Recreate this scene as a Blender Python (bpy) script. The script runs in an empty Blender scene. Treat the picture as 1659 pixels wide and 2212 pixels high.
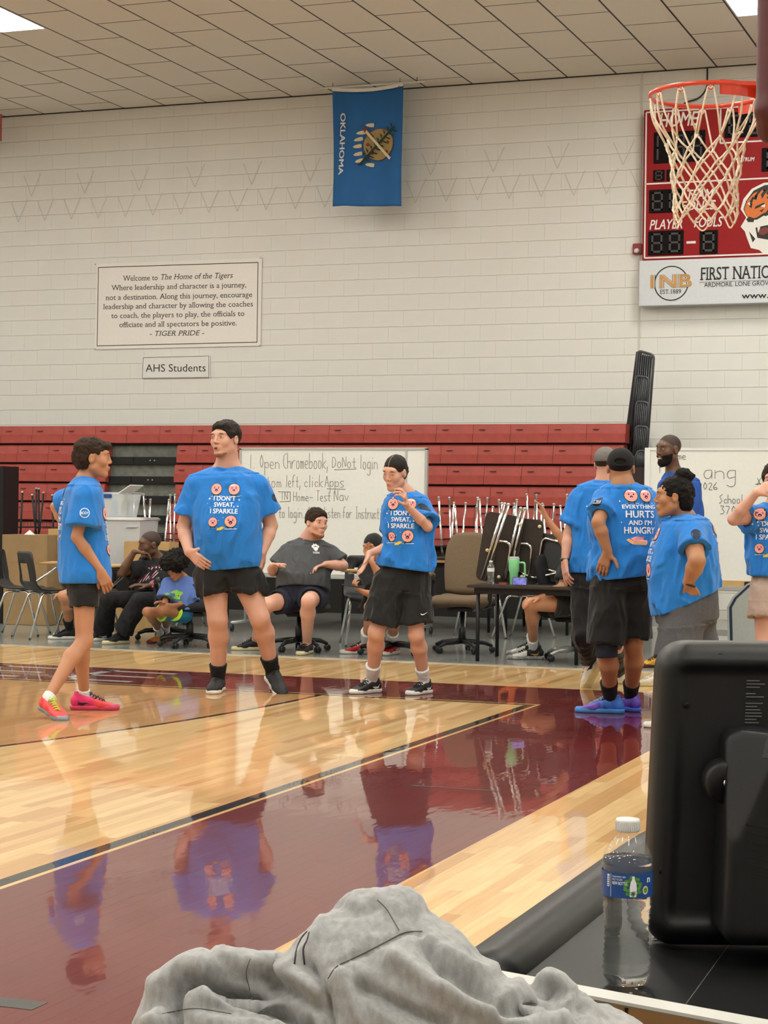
import bpy, bmesh, math, random
import numpy as np
from mathutils import Vector, Matrix
from mathutils.bvhtree import BVHTree

random.seed(7)
rng = np.random.default_rng(7)
SC = bpy.context.scene
COL = SC.collection
PI = math.pi

# ------------------------------------------------------------------ camera
CAM = np.array([0.0, 0.0, 1.29])
YAW, PITCH, ROLL, FPX = 0.3570, -0.0026, 0.0118, 4109.7
IW, IH = 1659, 2212
_f = np.array([-math.sin(YAW)*math.cos(PITCH), math.cos(YAW)*math.cos(PITCH), math.sin(PITCH)])
_r0 = np.array([math.cos(YAW), math.sin(YAW), 0.0])
_u0 = np.cross(_r0, _f)
_r = _r0*math.cos(ROLL) + _u0*math.sin(ROLL)
_u = -_r0*math.sin(ROLL) + _u0*math.cos(ROLL)
cam_data = bpy.data.cameras.new('camera')
cam_data.sensor_fit = 'VERTICAL'
cam_data.sensor_height = 36.0
cam_data.lens = FPX*36.0/IH
cam_data.clip_start = 0.05
cam_data.clip_end = 200
cam = bpy.data.objects.new('camera', cam_data)
M = Matrix.Identity(4)
for i in range(3):
    M[i][0], M[i][1], M[i][2], M[i][3] = _r[i], _u[i], -_f[i], CAM[i]
cam.matrix_world = M
COL.objects.link(cam)
SC.camera = cam

# ------------------------------------------------------------------ world, exposure
world = bpy.data.worlds.new('gym_air')
SC.world = world
world.use_nodes = True
world.node_tree.nodes['Background'].inputs[0].default_value = (0.9, 0.86, 0.8, 1)
world.node_tree.nodes['Background'].inputs[1].default_value = 0.05
SC.view_settings.view_transform = 'Standard'
SC.view_settings.look = 'None'
SC.view_settings.gamma = 1.0
SC.view_settings.use_curve_mapping = False
SC.view_settings.exposure = 0.0
try:
    SC.cycles.use_denoising = True
    SC.cycles.max_bounces = 8
    SC.cycles.diffuse_bounces = 4
    SC.cycles.glossy_bounces = 4
    SC.cycles.transmission_bounces = 8
    SC.cycles.sample_clamp_indirect = 6
except Exception:
    pass
LIGHT_POWER = 1.0
LAMP_EMIT = 62.0

# ------------------------------------------------------------------ measuring helpers: real points from sight lines
def ray(px, py):
    return _f + _r*(px-IW/2)/FPX - _u*(py-IH/2)/FPX
def PD(px, py, D):
    return CAM + ray(px, py)*D
def G(px, py, z=0.0):
    d = ray(px, py)
    return CAM + d*((z-CAM[2])/d[2])
def PY(px, py, Y):
    d = ray(px, py)
    return CAM + d*(Y/d[1])
def PX(px, py, X):
    d = ray(px, py)
    return CAM + d*(X/d[0])
def depth(p):
    return float((np.asarray(p)-CAM)@_f)
RH = _r0                       # horizontal right of the view
FH = np.array([-math.sin(YAW), math.cos(YAW), 0.0])

# ------------------------------------------------------------------ materials
def lin(h):
    if not isinstance(h, str):
        return tuple(h)
    h = h.lstrip('#')
    c = [int(h[i:i+2], 16)/255 for i in (0, 2, 4)]
    return tuple(x/12.92 if x <= 0.04045 else ((x+0.055)/1.055)**2.4 for x in c)
_mats = {}
def mat(name, col, rough=0.5, metal=0.0, var=0.08, scale=30.0, bump=0.0, bscale=None, coat=0.0, sss=0.0,
        emit=None, estr=0.0, trans=0.0, ior=1.45, spec=None, sheen=0.0, stretch=None, croll=0.05, alpha=1.0, wrinkle=0.0):
    if name in _mats:
        return _mats[name]
    m = bpy.data.materials.new(name)
    m.use_nodes = True
    nt = m.node_tree
    b = nt.nodes['Principled BSDF']
    c = lin(col)
    b.inputs['Base Color'].default_value = (*c, 1)
    b.inputs['Roughness'].default_value = rough
    b.inputs['Metallic'].default_value = metal
    b.inputs['IOR'].default_value = ior
    if coat:
        b.inputs['Coat Weight'].default_value = coat
        b.inputs['Coat Roughness'].default_value = croll
    if sss:
        b.inputs['Subsurface Weight'].default_value = sss
        b.inputs['Subsurface Radius'].default_value = (0.02, 0.008, 0.004)
        b.inputs['Subsurface Scale'].default_value = 0.5
    if trans:
        b.inputs['Transmission Weight'].default_value = trans
    if spec is not None:
        b.inputs['Specular IOR Level'].default_value = spec
    if sheen:
        b.inputs['Sheen Weight'].default_value = sheen
    if alpha < 1:
        b.inputs['Alpha'].default_value = alpha
    if emit:
        b.inputs['Emission Color'].default_value = (*lin(emit), 1)
        b.inputs['Emission Strength'].default_value = estr
    if var or bump:
        tc = nt.nodes.new('ShaderNodeTexCoord')
        src = tc.outputs['Object']
        if stretch:
            mp = nt.nodes.new('ShaderNodeMapping')
            mp.inputs['Scale'].default_value = stretch
            nt.links.new(src, mp.inputs[0])
            src = mp.outputs[0]
        if var:
            n = nt.nodes.new('ShaderNodeTexNoise')
            n.inputs['Scale'].default_value = scale
            n.inputs['Detail'].default_value = 4
            nt.links.new(src, n.inputs['Vector'])
            r = nt.nodes.new('ShaderNodeValToRGB')
            r.color_ramp.elements[0].position = 0.3
            r.color_ramp.elements[1].position = 0.7
            r.color_ramp.elements[0].color = (*[max(0, x*(1-var)) for x in c], 1)
            r.color_ramp.elements[1].color = (*[min(1, x*(1+var)) for x in c], 1)
            nt.links.new(n.outputs['Fac'], r.inputs[0])
            nt.links.new(r.outputs[0], b.inputs['Base Color'])
        if bump:
            n2 = nt.nodes.new('ShaderNodeTexNoise')
            n2.inputs['Scale'].default_value = bscale or scale*4
            n2.inputs['Detail'].default_value = 3
            nt.links.new(src, n2.inputs['Vector'])
            bp = nt.nodes.new('ShaderNodeBump')
            bp.inputs['Strength'].default_value = bump
            bp.inputs['Distance'].default_value = 0.01
            nt.links.new(n2.outputs['Fac'], bp.inputs['Height'])
            nt.links.new(bp.outputs[0], b.inputs['Normal'])
            if wrinkle:
                ge = nt.nodes.new('ShaderNodeNewGeometry'); mq = nt.nodes.new('ShaderNodeMapping')
                mq.inputs['Scale'].default_value = (1, 1, .55); nt.links.new(ge.outputs['Position'], mq.inputs[0])
                n3 = nt.nodes.new('ShaderNodeTexNoise'); n3.inputs['Scale'].default_value = 9; n3.inputs['Detail'].default_value = 3
                n3.inputs['Roughness'].default_value = .55; n3.inputs['Distortion'].default_value = 1.1
                try: n3.noise_type = 'RIDGED_MULTIFRACTAL'
                except Exception: pass
                nt.links.new(mq.outputs[0], n3.inputs['Vector'])
                b2 = nt.nodes.new('ShaderNodeBump'); b2.inputs['Strength'].default_value = wrinkle; b2.inputs['Distance'].default_value = .045
                nt.links.new(n3.outputs['Fac'], b2.inputs['Height']); nt.links.new(b2.outputs[0], bp.inputs['Normal'])
    _mats[name] = m
    return m

# ------------------------------------------------------------------ object helpers
def tag(o, label=None, cat=None, group=None, kind=None):
    if label: o['label'] = label
    if cat: o['category'] = cat
    if group: o['group'] = group
    if kind: o['kind'] = kind
    return o
def empty(name, loc, label, cat, group=None, rz=0.0):
    o = bpy.data.objects.new(name, None)
    o.empty_display_size = 0.1
    o.location = tuple(loc)
    o.rotation_euler = (0, 0, rz)
    COL.objects.link(o)
    return tag(o, label, cat, group)
def link_mesh(name, me, parent=None, loc=None):
    o = bpy.data.objects.new(name, me)
    COL.objects.link(o)
    if parent is not None: o.parent = parent
    if loc is not None: o.location = tuple(loc)
    return o
def raw(name, V, F, mats, parent=None, smooth=False, mi=None, off=None, loc=None):
    V = np.asarray(V, dtype=np.float64)
    if off is not None: V = V - np.asarray(off)
    me = bpy.data.meshes.new(name)
    if isinstance(F, np.ndarray) and F.ndim == 2 and len(F):
        n, k = F.shape
        me.vertices.add(len(V)); me.vertices.foreach_set('co', V.astype(np.float32).ravel())
        me.loops.add(n*k); me.loops.foreach_set('vertex_index', F.astype(np.int32).ravel())
        me.polygons.add(n)
        me.polygons.foreach_set('loop_start', np.arange(0, n*k, k, dtype=np.int32))
        me.update(calc_edges=True)
        me.validate()
    else:
        me.from_pydata([tuple(v) for v in V], [], [tuple(int(i) for i in f) for f in F])
    for m in (mats if isinstance(mats, (list, tuple)) else [mats]):
        me.materials.append(m)
    if mi is not None: me.polygons.foreach_set('material_index', np.asarray(mi, dtype=np.int32))
    if smooth: me.polygons.foreach_set('use_smooth', [True]*len(me.polygons))
    me.update()
    return link_mesh(name, me, parent, loc)
def copy_tree(o, parent=None):
    c = o.copy()
    COL.objects.link(c)
    if parent is not None: c.parent = parent
    for ch in list(o.children): copy_tree(ch, c)
    return c

class MB:
    """collects solids, links them as ONE mesh object"""
    def __init__(s): s.V = []; s.F = []; s.MI = []; s.S = []
    def add(s, V, F, mi=0, smooth=False, T=None):
        b = len(s.V)
        if T is not None:
            V = [T @ Vector(v) for v in V]
        s.V += [tuple(v) for v in V]
        for f in F:
            s.F.append(tuple(b+i for i in f)); s.MI.append(mi); s.S.append(smooth)
        return s
    def box(s, a, b, mi=0, T=None, bev=0.0):
        x0, y0, z0 = [min(p, q) for p, q in zip(a, b)]
        x1, y1, z1 = [max(p, q) for p, q in zip(a, b)]
        if bev <= 0:
            V = [(x0,y0,z0),(x1,y0,z0),(x1,y1,z0),(x0,y1,z0),(x0,y0,z1),(x1,y0,z1),(x1,y1,z1),(x0,y1,z1)]
            F = [(3,2,1,0),(4,5,6,7),(0,1,5,4),(1,2,6,5),(2,3,7,6),(3,0,4,7)]
            return s.add(V, F, mi, False, T)
        bm = bmesh.new()
        bmesh.ops.create_cube(bm, size=1)
        for v in bm.verts:
            v.co = Vector(((x0+x1)/2+v.co.x*(x1-x0), (y0+y1)/2+v.co.y*(y1-y0), (z0+z1)/2+v.co.z*(z1-z0)))
        bmesh.ops.bevel(bm, geom=bm.edges[:], offset=bev, segments=2, affect='EDGES')
        V = [v.co.copy() for v in bm.verts]
        F = [[v.index for v in f.verts] for f in bm.faces]
        bm.free()
        return s.add(V, F, mi, False, T)
    def tube(s, pts, r, n=8, mi=0, closed=False, T=None, cap=True):
        P = [Vector(p) for p in pts]
        m = len(P)
        R = r if isinstance(r, (list, tuple)) else [r]*m
        V = []; F = []
        prev = None
        for i, p in enumerate(P):
            if closed: d = (P[(i+1) % m]-P[i-1])
            else: d = P[min(i+1, m-1)]-P[max(i-1, 0)]
            d = d.normalized() if d.length > 1e-9 else Vector((0, 0, 1))
            if prev is None:
                a = Vector((0, 0, 1)) if abs(d.z) < 0.9 else Vector((1, 0, 0))
                x = d.cross(a).normalized()
            else:
                x = (prev-d*prev.dot(d))
                x = x.normalized() if x.length > 1e-6 else d.orthogonal().normalized()
            prev = x
            y = d.cross(x)
            for k in range(n):
                t = 2*PI*k/n
                V.append(p+(x*math.cos(t)+y*math.sin(t))*R[i])
        for i in range(m if closed else m-1):
            j = (i+1) % m
            for k in range(n):
                k2 = (k+1) % n
                F.append((i*n+k, i*n+k2, j*n+k2, j*n+k))
        if cap and not closed:
            F.append(tuple(range(n-1, -1, -1))); F.append(tuple((m-1)*n+k for k in range(n)))
        return s.add(V, F, mi, True, T)
    def lathe(s, prof, n=24, mi=0, T=None, cap=True):
        V = []; F = []
        for (r, z) in prof:
            for k in range(n):
                t = 2*PI*k/n
                V.append((r*math.cos(t), r*math.sin(t), z))
        for i in range(len(prof)-1):
            for k in range(n):
                k2 = (k+1) % n
                F.append((i*n+k, i*n+k2, (i+1)*n+k2, (i+1)*n+k))
        if cap:
            F.append(tuple(range(n-1, -1, -1))); F.append(tuple((len(prof)-1)*n+k for k in range(n)))
        return s.add(V, F, mi, True, T)
    def prism(s, poly, z0, z1, mi=0, T=None, smooth=False):
        n = len(poly)
        V = [(x, y, z0) for x, y in poly]+[(x, y, z1) for x, y in poly]
        F = [tuple(range(n-1, -1, -1)), tuple(range(n, 2*n))]
        for k in range(n):
            k2 = (k+1) % n
            F.append((k, k2, n+k2, n+k))
        return s.add(V, F, mi, smooth, T)
    def ball(s, c, r, n=12, mi=0, T=None):
        rr = r if isinstance(r, (tuple, list)) else (r, r, r)
        V = []; F = []
        h = n//2
        for i in range(1, h):
            a = PI*i/h
            for k in range(n):
                t = 2*PI*k/n
                V.append((c[0]+rr[0]*math.sin(a)*math.cos(t), c[1]+rr[1]*math.sin(a)*math.sin(t), c[2]+rr[2]*math.cos(a)))
        V.append((c[0], c[1], c[2]+rr[2])); V.append((c[0], c[1], c[2]-rr[2]))
        t0, b0 = len(V)-2, len(V)-1
        for i in range(h-2):
            for k in range(n):
                k2 = (k+1) % n
                F.append((i*n+k, (i+1)*n+k, (i+1)*n+k2, i*n+k2))
        for k in range(n):
            k2 = (k+1) % n
            F.append((t0, k, k2)); F.append((b0, (h-2)*n+k2, (h-2)*n+k))
        return s.add(V, F, mi, True, T)
    def build(s, name, mats, parent=None, off=None, loc=None):
        V = np.array(s.V, dtype=float) if s.V else np.zeros((0, 3))
        o = raw(name, V, s.F, mats, parent, False, s.MI, off, loc)
        o.data.polygons.foreach_set('use_smooth', s.S)
        return o
def fillet(pts, r, n=5):
    P = [Vector(p) for p in pts]
    out = [P[0]]
    for i in range(1, len(P)-1):
        a, b, c = P[i-1], P[i], P[i+1]
        d1, d2 = (a-b), (c-b)
        rr = min(r, d1.length*0.45, d2.length*0.45)
        p0, p2 = b+d1.normalized()*rr, b+d2.normalized()*rr
        for k in range(n+1):
            t = k/n
            out.append(p0*(1-t)**2+b*2*t*(1-t)+p2*t*t)
    out.append(P[-1])
    return out

# ------------------------------------------------------------------ lettering (built-in typeface, turned into flat mesh)
_tc = {}
def text2d(s, bold=0.0, shear=0.0, serif=False, spacing=1.0):
    """returns verts (x,y), faces; capital height is about 0.7, starts at x=0"""
    key = (s, bold, shear, serif, spacing)
    if key in _tc: return _tc[key]
    cu = bpy.data.curves.new('lettering', 'FONT')
    cu.body = s
    cu.size = 1.0
    cu.space_character = spacing
    cu.resolution_u = 3
    ob = bpy.data.objects.new('lettering', cu)
    me = ob.to_mesh()
    V = [[v.co.x, v.co.y] for v in me.vertices]
    F = [tuple(p.vertices) for p in me.polygons]
    if serif:
        cnt = {}
        for p in me.polygons:
            vs = list(p.vertices)
            cx = sum(V[i][1] for i in vs)/len(vs)
            for a, b in zip(vs, vs[1:]+vs[:1]):
                k = (min(a, b), max(a, b))
                cnt.setdefault(k, []).append(cx)
        add = []
        for (a, b), cs in cnt.items():
            if len(cs) != 1: continue
            (xa, ya), (xb, yb) = V[a], V[b]
            L = abs(xa-xb)
            if abs(ya-yb) < 0.004 and 0.035 < L < 0.14:
                up = cs[0] < ya
                if not up and ya > 0.06 or up and ya < 0.3: continue
                x0, x1 = min(xa, xb)-0.075, max(xa, xb)+(0.075 if not up or ya > 0.65 else 0.0)
                add.append((x0, x1, ya-0.045, ya) if up else (x0, x1, ya, ya+0.045))
        for x0, x1, y0, y1 in add:
            n = len(V)
            V += [[x0, y0], [x1, y0], [x1, y1], [x0, y1]]
            F.append((n, n+1, n+2, n+3))
    if bold:
        V0, F0, n = list(V), list(F), len(V); V = []; F = []
        for q, (dx, dy) in enumerate(((-bold*.7, -bold*.35), (bold*.7, -bold*.35), (-bold*.7, bold*.35), (bold*.7, bold*.35))):
            V += [[x+dx, y+dy, q*.0003] for x, y in V0]; F += [tuple(i+q*n for i in f) for f in F0]
    ob.to_mesh_clear()
    bpy.data.objects.remove(ob)
    if shear:
        for v in V: v[0] += v[1]*shear
    _tc[key] = (V, F)
    return V, F
def twidth(V):
    return (max(v[0] for v in V)-min(v[0] for v in V)) if V else 0
def put_text(mb, s, org, ux, uy, height=None, width=None, align='L', mi=0, lift=(0, 0, 0), **k):
    """org: 3D point of the baseline start; ux, uy: unit directions; height = capital height"""
    V, F = text2d(s, **k)
    if not V: return
    x0 = min(v[0] for v in V); w = twidth(V)
    sy = height/0.7 if height else width/w
    sx = width/w if width else sy
    if not height: sy = sx
    sh = {'L': 0, 'C': -w*sx/2, 'R': -w*sx}[align]
    ux = Vector(ux); uy = Vector(uy); org = Vector(org)+Vector(lift); nn = ux.cross(uy)
    mb.add([org+ux*((v[0]-x0)*sx+sh)+uy*(v[1]*sy)+nn*(v[2] if len(v) > 2 else 0) for v in V], F, mi)

# single-stroke hand lettering: strokes on a grid 0..4 wide, 0 baseline, 4 x-height, 8 ascender, negative below
HAND = {
'a':'4,4 1,4 0,2 1,0 3,0 4,2 4,4 4,0','b':'0,8 0,0 3,0 4,2 3,4 0,3','c':'4,3 2,4 0,2 2,0 4,1','d':'4,8 4,0 1,0 0,2 1,4 4,3',
'e':'0,2 4,2 3,4 1,4 0,2 1,0 4,0','f':'4,8 2,8 1,6 1,0|0,4 3,4','g':'4,4 1,4 0,2 1,0 4,1|4,4 4,-3 2,-4 0,-3','h':'0,8 0,0|0,3 2,4 4,3 4,0',
'i':'1,4 1,0|1,6 1,6.4','k':'0,8 0,0|4,4 0,2 4,0','l':'1,8 1,0','m':'0,4 0,0|0,3 1,4 2,3 2,0|2,3 3,4 4,3 4,0','n':'0,4 0,0|0,3 2,4 4,3 4,0',
'o':'1,4 0,2 1,0 3,0 4,2 3,4 1,4','p':'0,4 0,-4|0,3 3,4 4,2 3,0 0,1','r':'0,4 0,0|0,2 2,4 4,4','s':'4,4 1,4 0,3 4,1 3,0 0,0','t':'2,7 2,0 4,0|0,4 4,4',
'u':'0,4 0,1 2,0 4,1|4,4 4,0','v':'0,4 2,0 4,4','w':'0,4 1,0 2,3 3,0 4,4','y':'0,4 2,0|4,4 1,-4','x':'0,4 4,0|4,4 0,0',
'A':'0,0 2,8 4,0|1,3 3,3','C':'4,8 1,7 0,4 1,1 4,0','D':'0,0 0,8 3,7 4,4 3,1 0,0','N':'0,0 0,8 4,0 4,8','T':'0,8 4,8|2,8 2,0','H':'0,8 0,0|4,8 4,0|0,4 4,4',
'I':'2,8 2,0|1,8 3,8|1,0 3,0','S':'4,8 0,6 4,2 0,0','L':'0,8 0,0 3,0','2':'0,6 2,8 4,6 0,0 4,0','0':'2,8 0,4 2,0 4,4 2,8','6':'3,8 0,4 0,1 2,0 4,1 3,3 0,2',
'3':'0,8 4,8 1,5 4,3 3,0 0,0','7':'0,8 4,8 1,0','4':'3,0 3,8 0,3 4,3','O':'2,8 0,4 2,0 4,4 2,8','X':'0,8 4,0|4,8 0,0','Y':'0,8 2,4 4,8|2,4 2,0','.':'1,0 1,.4','-':'0,3 4,3',',':'1,1 0,-2','1':'1,8 1,0','F':'0,0 0,8 4,8|0,4 3,4'}
def hand(mb, s, org, ux, uz, h, w=None, adv=0.72, thick=0.0035, mi=0, n=4, uy=(0, -1, 0)):
    """h = cap height; flat ribbons in the plane"""
    org = Vector(org); ux = Vector(ux); uz = Vector(uz); up = Vector(uy)
    x = 0.0
    su = h/8
    sx = (w or h*0.075)
    for ch in s:
        if ch == ' ':
            x += 4*sx*0.9; continue
        for st in HAND.get(ch, '0,0 4,0').split('|'):
            pts = [tuple(float(q) for q in t.split(',')) for t in st.split()]
            P = []
            j = [random.uniform(-.25, .25) for _ in range(4)]
            for (a, b) in pts:
                P.append(org+ux*(x+(a+j[0]*.6)*sx)+uz*((b+j[1]*.5)*su)+up*0.0008)
            if len(P) > 2: P = fillet(P, h*0.2, 3)
            for a, b in zip(P, P[1:]):
                up_ = up*(.00012*(len(mb.F) % 23)); a = a+up_; b = b+up_; d = (b-a)
                if d.length < 1e-6: continue
                nn = d.cross(up).normalized()*thick/2
                e = d.normalized()*thick*0.3
                mb.add([a-nn-e, b-nn+e, b+nn+e, a+nn-e], [(0, 1, 2, 3)], mi)
        x += 4*sx/adv*(0.6 if ch in 'il1.,' else 1)
    return x
# ================================================================== ROOM
YW = 22.56; ZC = 6.569; TX0 = -13.402; TW = 0.6096; TJ = 22.166
XL, XR, YB = -22.0, 5.0, -5.0
YE = 14.92                      # far edge of the wooden court

# ---- court floor material: maple with painted borders, varnished to a mirror
def floor_mat():
    m = bpy.data.materials.new('varnished_maple_court')
    m.use_nodes = True
    nt = m.node_tree; N = nt.nodes; L = nt.links
    b = N['Principled BSDF']
    geo = N.new('ShaderNodeNewGeometry'); sp = N.new('ShaderNodeSeparateXYZ')
    L.new(geo.outputs['Position'], sp.inputs[0])
    X, Y = sp.outputs[0], sp.outputs[1]
    def mth(op, a, b_=None, c=None):
        n = N.new('ShaderNodeMath'); n.operation = op
        for i, v in enumerate((a, b_, c)):
            if v is None: continue
            if isinstance(v, (int, float)): n.inputs[i].default_value = v
            else: L.new(v, n.inputs[i])
        return n.outputs[0]
    def rng_(v, lo, hi):
        return mth('MULTIPLY', mth('GREATER_THAN', v, lo), mth('LESS_THAN', v, hi))
    def mix(f, a, b_):
        n = N.new('ShaderNodeMix'); n.data_type = 'RGBA'
        L.new(f, n.inputs[0]) if not isinstance(f, (int, float)) else setattr(n.inputs[0], 'default_value', f)
        for i, v in ((6, a), (7, b_)):
            if isinstance(v, tuple): n.inputs[i].default_value = (*v, 1)
            else: L.new(v, n.inputs[i])
        return n.outputs[2]
    tone = N.new('ShaderNodeAttribute'); tone.attribute_name = 'tone'
    ramp = N.new('ShaderNodeValToRGB')
    ramp.color_ramp.elements[0].color = (*lin('#b98e5c'), 1)
    ramp.color_ramp.elements[1].color = (*lin('#dcbc88'), 1)
    e = ramp.color_ramp.elements.new(0.25); e.color = (*lin('#caa36e'), 1)
    e = ramp.color_ramp.elements.new(0.6); e.color = (*lin('#d2b07a'), 1)
    L.new(tone.outputs['Fac'], ramp.inputs[0])
    mp = N.new('ShaderNodeMapping'); mp.inputs['Scale'].default_value = (60, 3.0, 1)
    L.new(geo.outputs['Position'], mp.inputs[0])
    gr = N.new('ShaderNodeTexNoise'); gr.inputs['Scale'].default_value = 1.0; gr.inputs['Detail'].default_value = 5
    L.new(mp.outputs[0], gr.inputs['Vector'])
    mr = N.new('ShaderNodeMapRange'); mr.inputs[1].default_value = 0.35; mr.inputs[2].default_value = 0.75
    mr.inputs[3].default_value = 0.0; mr.inputs[4].default_value = 0.32
    L.new(gr.outputs['Fac'], mr.inputs[0])
    wood = mix(mr.outputs[0], ramp.outputs[0], lin('#a9794a'))
    # stained zone beyond the arc
    dx = mth('SUBTRACT', X, -17.24); dy = mth('SUBTRACT', Y, 12.1)
    dist = mth('SQRT', mth('ADD', mth('MULTIPLY', dx, dx), mth('MULTIPLY', dy, dy)))
    inner = mth('MULTIPLY', mth('LESS_THAN', dist, 12.3), mth('LESS_THAN', Y, 12.06))
    col = mix(mth('MULTIPLY', inner, 0.6), wood, lin('#a3703f'))
    arc = mth('MULTIPLY', mth('LESS_THAN', mth('ABSOLUTE', mth('SUBTRACT', dist, 12.3)), 0.022), mth('LESS_THAN', Y, 12.06))
    col = mix(arc, col, lin('#2a0f12'))
    # maroon border
    mar = mth('MAXIMUM', mth('MULTIPLY', rng_(X, -3.40, -2.216), mth('LESS_THAN', Y, 13.26)),
              mth('MULTIPLY', mth('LESS_THAN', X, -2.216), rng_(Y, 12.12, 13.26)))
    n2 = N.new('ShaderNodeTexNoise'); n2.inputs['Scale'].default_value = 1.3; n2.inputs['Detail'].default_value = 6
    L.new(geo.outputs['Position'], n2.inputs['Vector'])
    mc = mix(n2.outputs['Fac'], lin('#541418'), lin('#671d1c'))
    tm = mth('MULTIPLY', mth('SUBTRACT', tone.outputs['Fac'], 0.5), 0.10)
    mc = mix(mth('MAXIMUM', tm, 0.0), mc, lin('#84332a'))
    col = mix(mar, col, mc)
    black = mth('MAXIMUM', mth('MULTIPLY', rng_(X, -3.492, -3.424), mth('LESS_THAN', Y, 12.09)),
                mth('MULTIPLY', mth('LESS_THAN', X, -3.424), rng_(Y, 12.03, 12.09)))
    col = mix(black, col, lin('#101012'))
    L.new(col, b.inputs['Base Color'])
    b.inputs['Roughness'].default_value = 0.35
    b.inputs['Specular IOR Level'].default_value = 0.06
    b.inputs['Coat Weight'].default_value = 0.82
    b.inputs['Coat IOR'].default_value = 1.45
    b.inputs['Coat Roughness'].default_value = 0.022
    w = N.new('ShaderNodeTexNoise'); w.inputs['Scale'].default_value = 7.0; w.inputs['Detail'].default_value = 2
    mp2 = N.new('ShaderNodeMapping'); mp2.inputs['Scale'].default_value = (2.2, 0.9, 1)
    L.new(geo.outputs['Position'], mp2.inputs[0]); L.new(mp2.outputs[0], w.inputs['Vector'])
    bp = N.new('ShaderNodeBump'); bp.inputs['Strength'].default_value = 0.045; bp.inputs['Distance'].default_value = 0.01
    L.new(w.outputs['Fac'], bp.inputs['Height'])
    L.new(bp.outputs[0], b.inputs['Coat Normal'])
    return m
M_FLOOR = floor_mat()
M_SEAM = mat('plank_seam_dark', '#5a3c24', 0.7, var=0)
M_GREY = mat('grey_sport_floor', '#7f8480', 0.25, var=0.10, scale=3, coat=0.5, croll=0.1)
M_ALU = mat('brushed_aluminium', '#b9bbb8', 0.35, 0.7, var=0.05)
M_CHROME = mat('chrome_steel', '#d6d6d6', 0.14, 1.0, var=0.03)
M_WALL = mat('painted_block', '#dddbd5', 0.62, var=0.02, scale=2.5, bump=0.12, bscale=60)
M_JOINT = mat('block_joint', '#cbc8c0', 0.8, var=0)
M_TILE = mat('ceiling_tile_fibre', '#ece5d8', 0.9, var=0.04, scale=60, bump=0.2, bscale=200)
M_GRID = mat('ceiling_grid_black', '#241f1c', 0.5, var=0)
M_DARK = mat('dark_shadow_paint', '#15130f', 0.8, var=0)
M_LAMP = mat('lit_diffuser', '#ffffff', 0.5, var=0, emit='#fbfcf4', estr=LAMP_EMIT)
M_WHITEPL = mat('white_plastic', '#d8d8d6', 0.35, var=0.02)
M_BLACKPL = mat('black_plastic', '#1b1b1d', 0.38, var=0.08, scale=12)
M_BLACKMT = mat('black_steel', '#17171a', 0.4, 0.3, var=0.05)

fl = MB(); fl.box((XL, YB, -0.16), (XR, YW+0.4, -0.012)); FLOOR = tag(fl.build('floor', M_SEAM), kind='structure')
gf = MB(); gf.box((XL, YE+0.06, -0.0119), (XR, YW+0.2, -0.001)); gfo = gf.build('grey_flooring', M_GREY, FLOOR)
gs = MB(); gs.box((XL, YE, -0.011), (XR, YE+0.06, 0.006)); gs.build('edge_strip', M_ALU, FLOOR)

PW = 0.0572
planks = []
nst = int((1.2+14.5)/PW)
for i in range(nst):
    x = -14.5+i*PW
    y = -0.5-random.random()*1.2
    while y < YE:
        l = random.uniform(0.5, 1.7)
        y2 = min(YE, y+l)
        if y2 > 1.5: planks.append((x, max(y, 0.5), x+PW, y2, random.random()))
        y = y2
def inview(x, y, z=0.0, m=60):
    p = np.array([x, y, z])-CAM
    d = p@_f
    if d < 0.5: return False
    px = IW/2+FPX*(p@_r)/d; py = IH/2-FPX*(p@_u)/d
    return -m < px < IW+m and -m < py < IH+m
def vis(p):
    x, y = (p[0]+p[2])/2, (p[1]+p[3])/2
    return inview(x, y) and not (x > -0.75)
seen = sorted([p for p in planks if vis(p)], key=lambda p: (p[0]+p[2])**2/4+(p[1]+p[3])**2/4)
single = set(seen[:290])
def plank_geo(p, V, F, T):
    x0, y0, x1, y1, t = p
    b = len(V); g = 0.00022
    V += [(x0+g, y0+g, 0), (x1-g, y0+g, 0), (x1-g, y1-g, 0), (x0+g, y1-g, 0),
          (x0+g, y0+g, -.012), (x1-g, y0+g, -.012), (x1-g, y1-g, -.012), (x0+g, y1-g, -.012)]
    F += [(b, b+1, b+2, b+3), (b, b+4, b+5, b+1), (b+1, b+5, b+6, b+2), (b+2, b+6, b+7, b+3), (b+3, b+7, b+4, b)]
    T += [t]*8
V, F, T = [], [], []
for p in planks:
    if p in single:
        v, f, t = [], [], []
        plank_geo(p, v, f, t)
        o = raw('floor_plank', v, f, M_FLOOR, FLOOR)
        a = o.data.attributes.new('tone', 'FLOAT', 'POINT'); a.data.foreach_set('value', t)
    else: plank_geo(p, V, F, T)
o = raw('floor_planks', V, F, M_FLOOR, FLOOR)
a = o.data.attributes.new('tone', 'FLOAT', 'POINT'); a.data.foreach_set('value', T)
o['kind'] = 'stuff'
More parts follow.
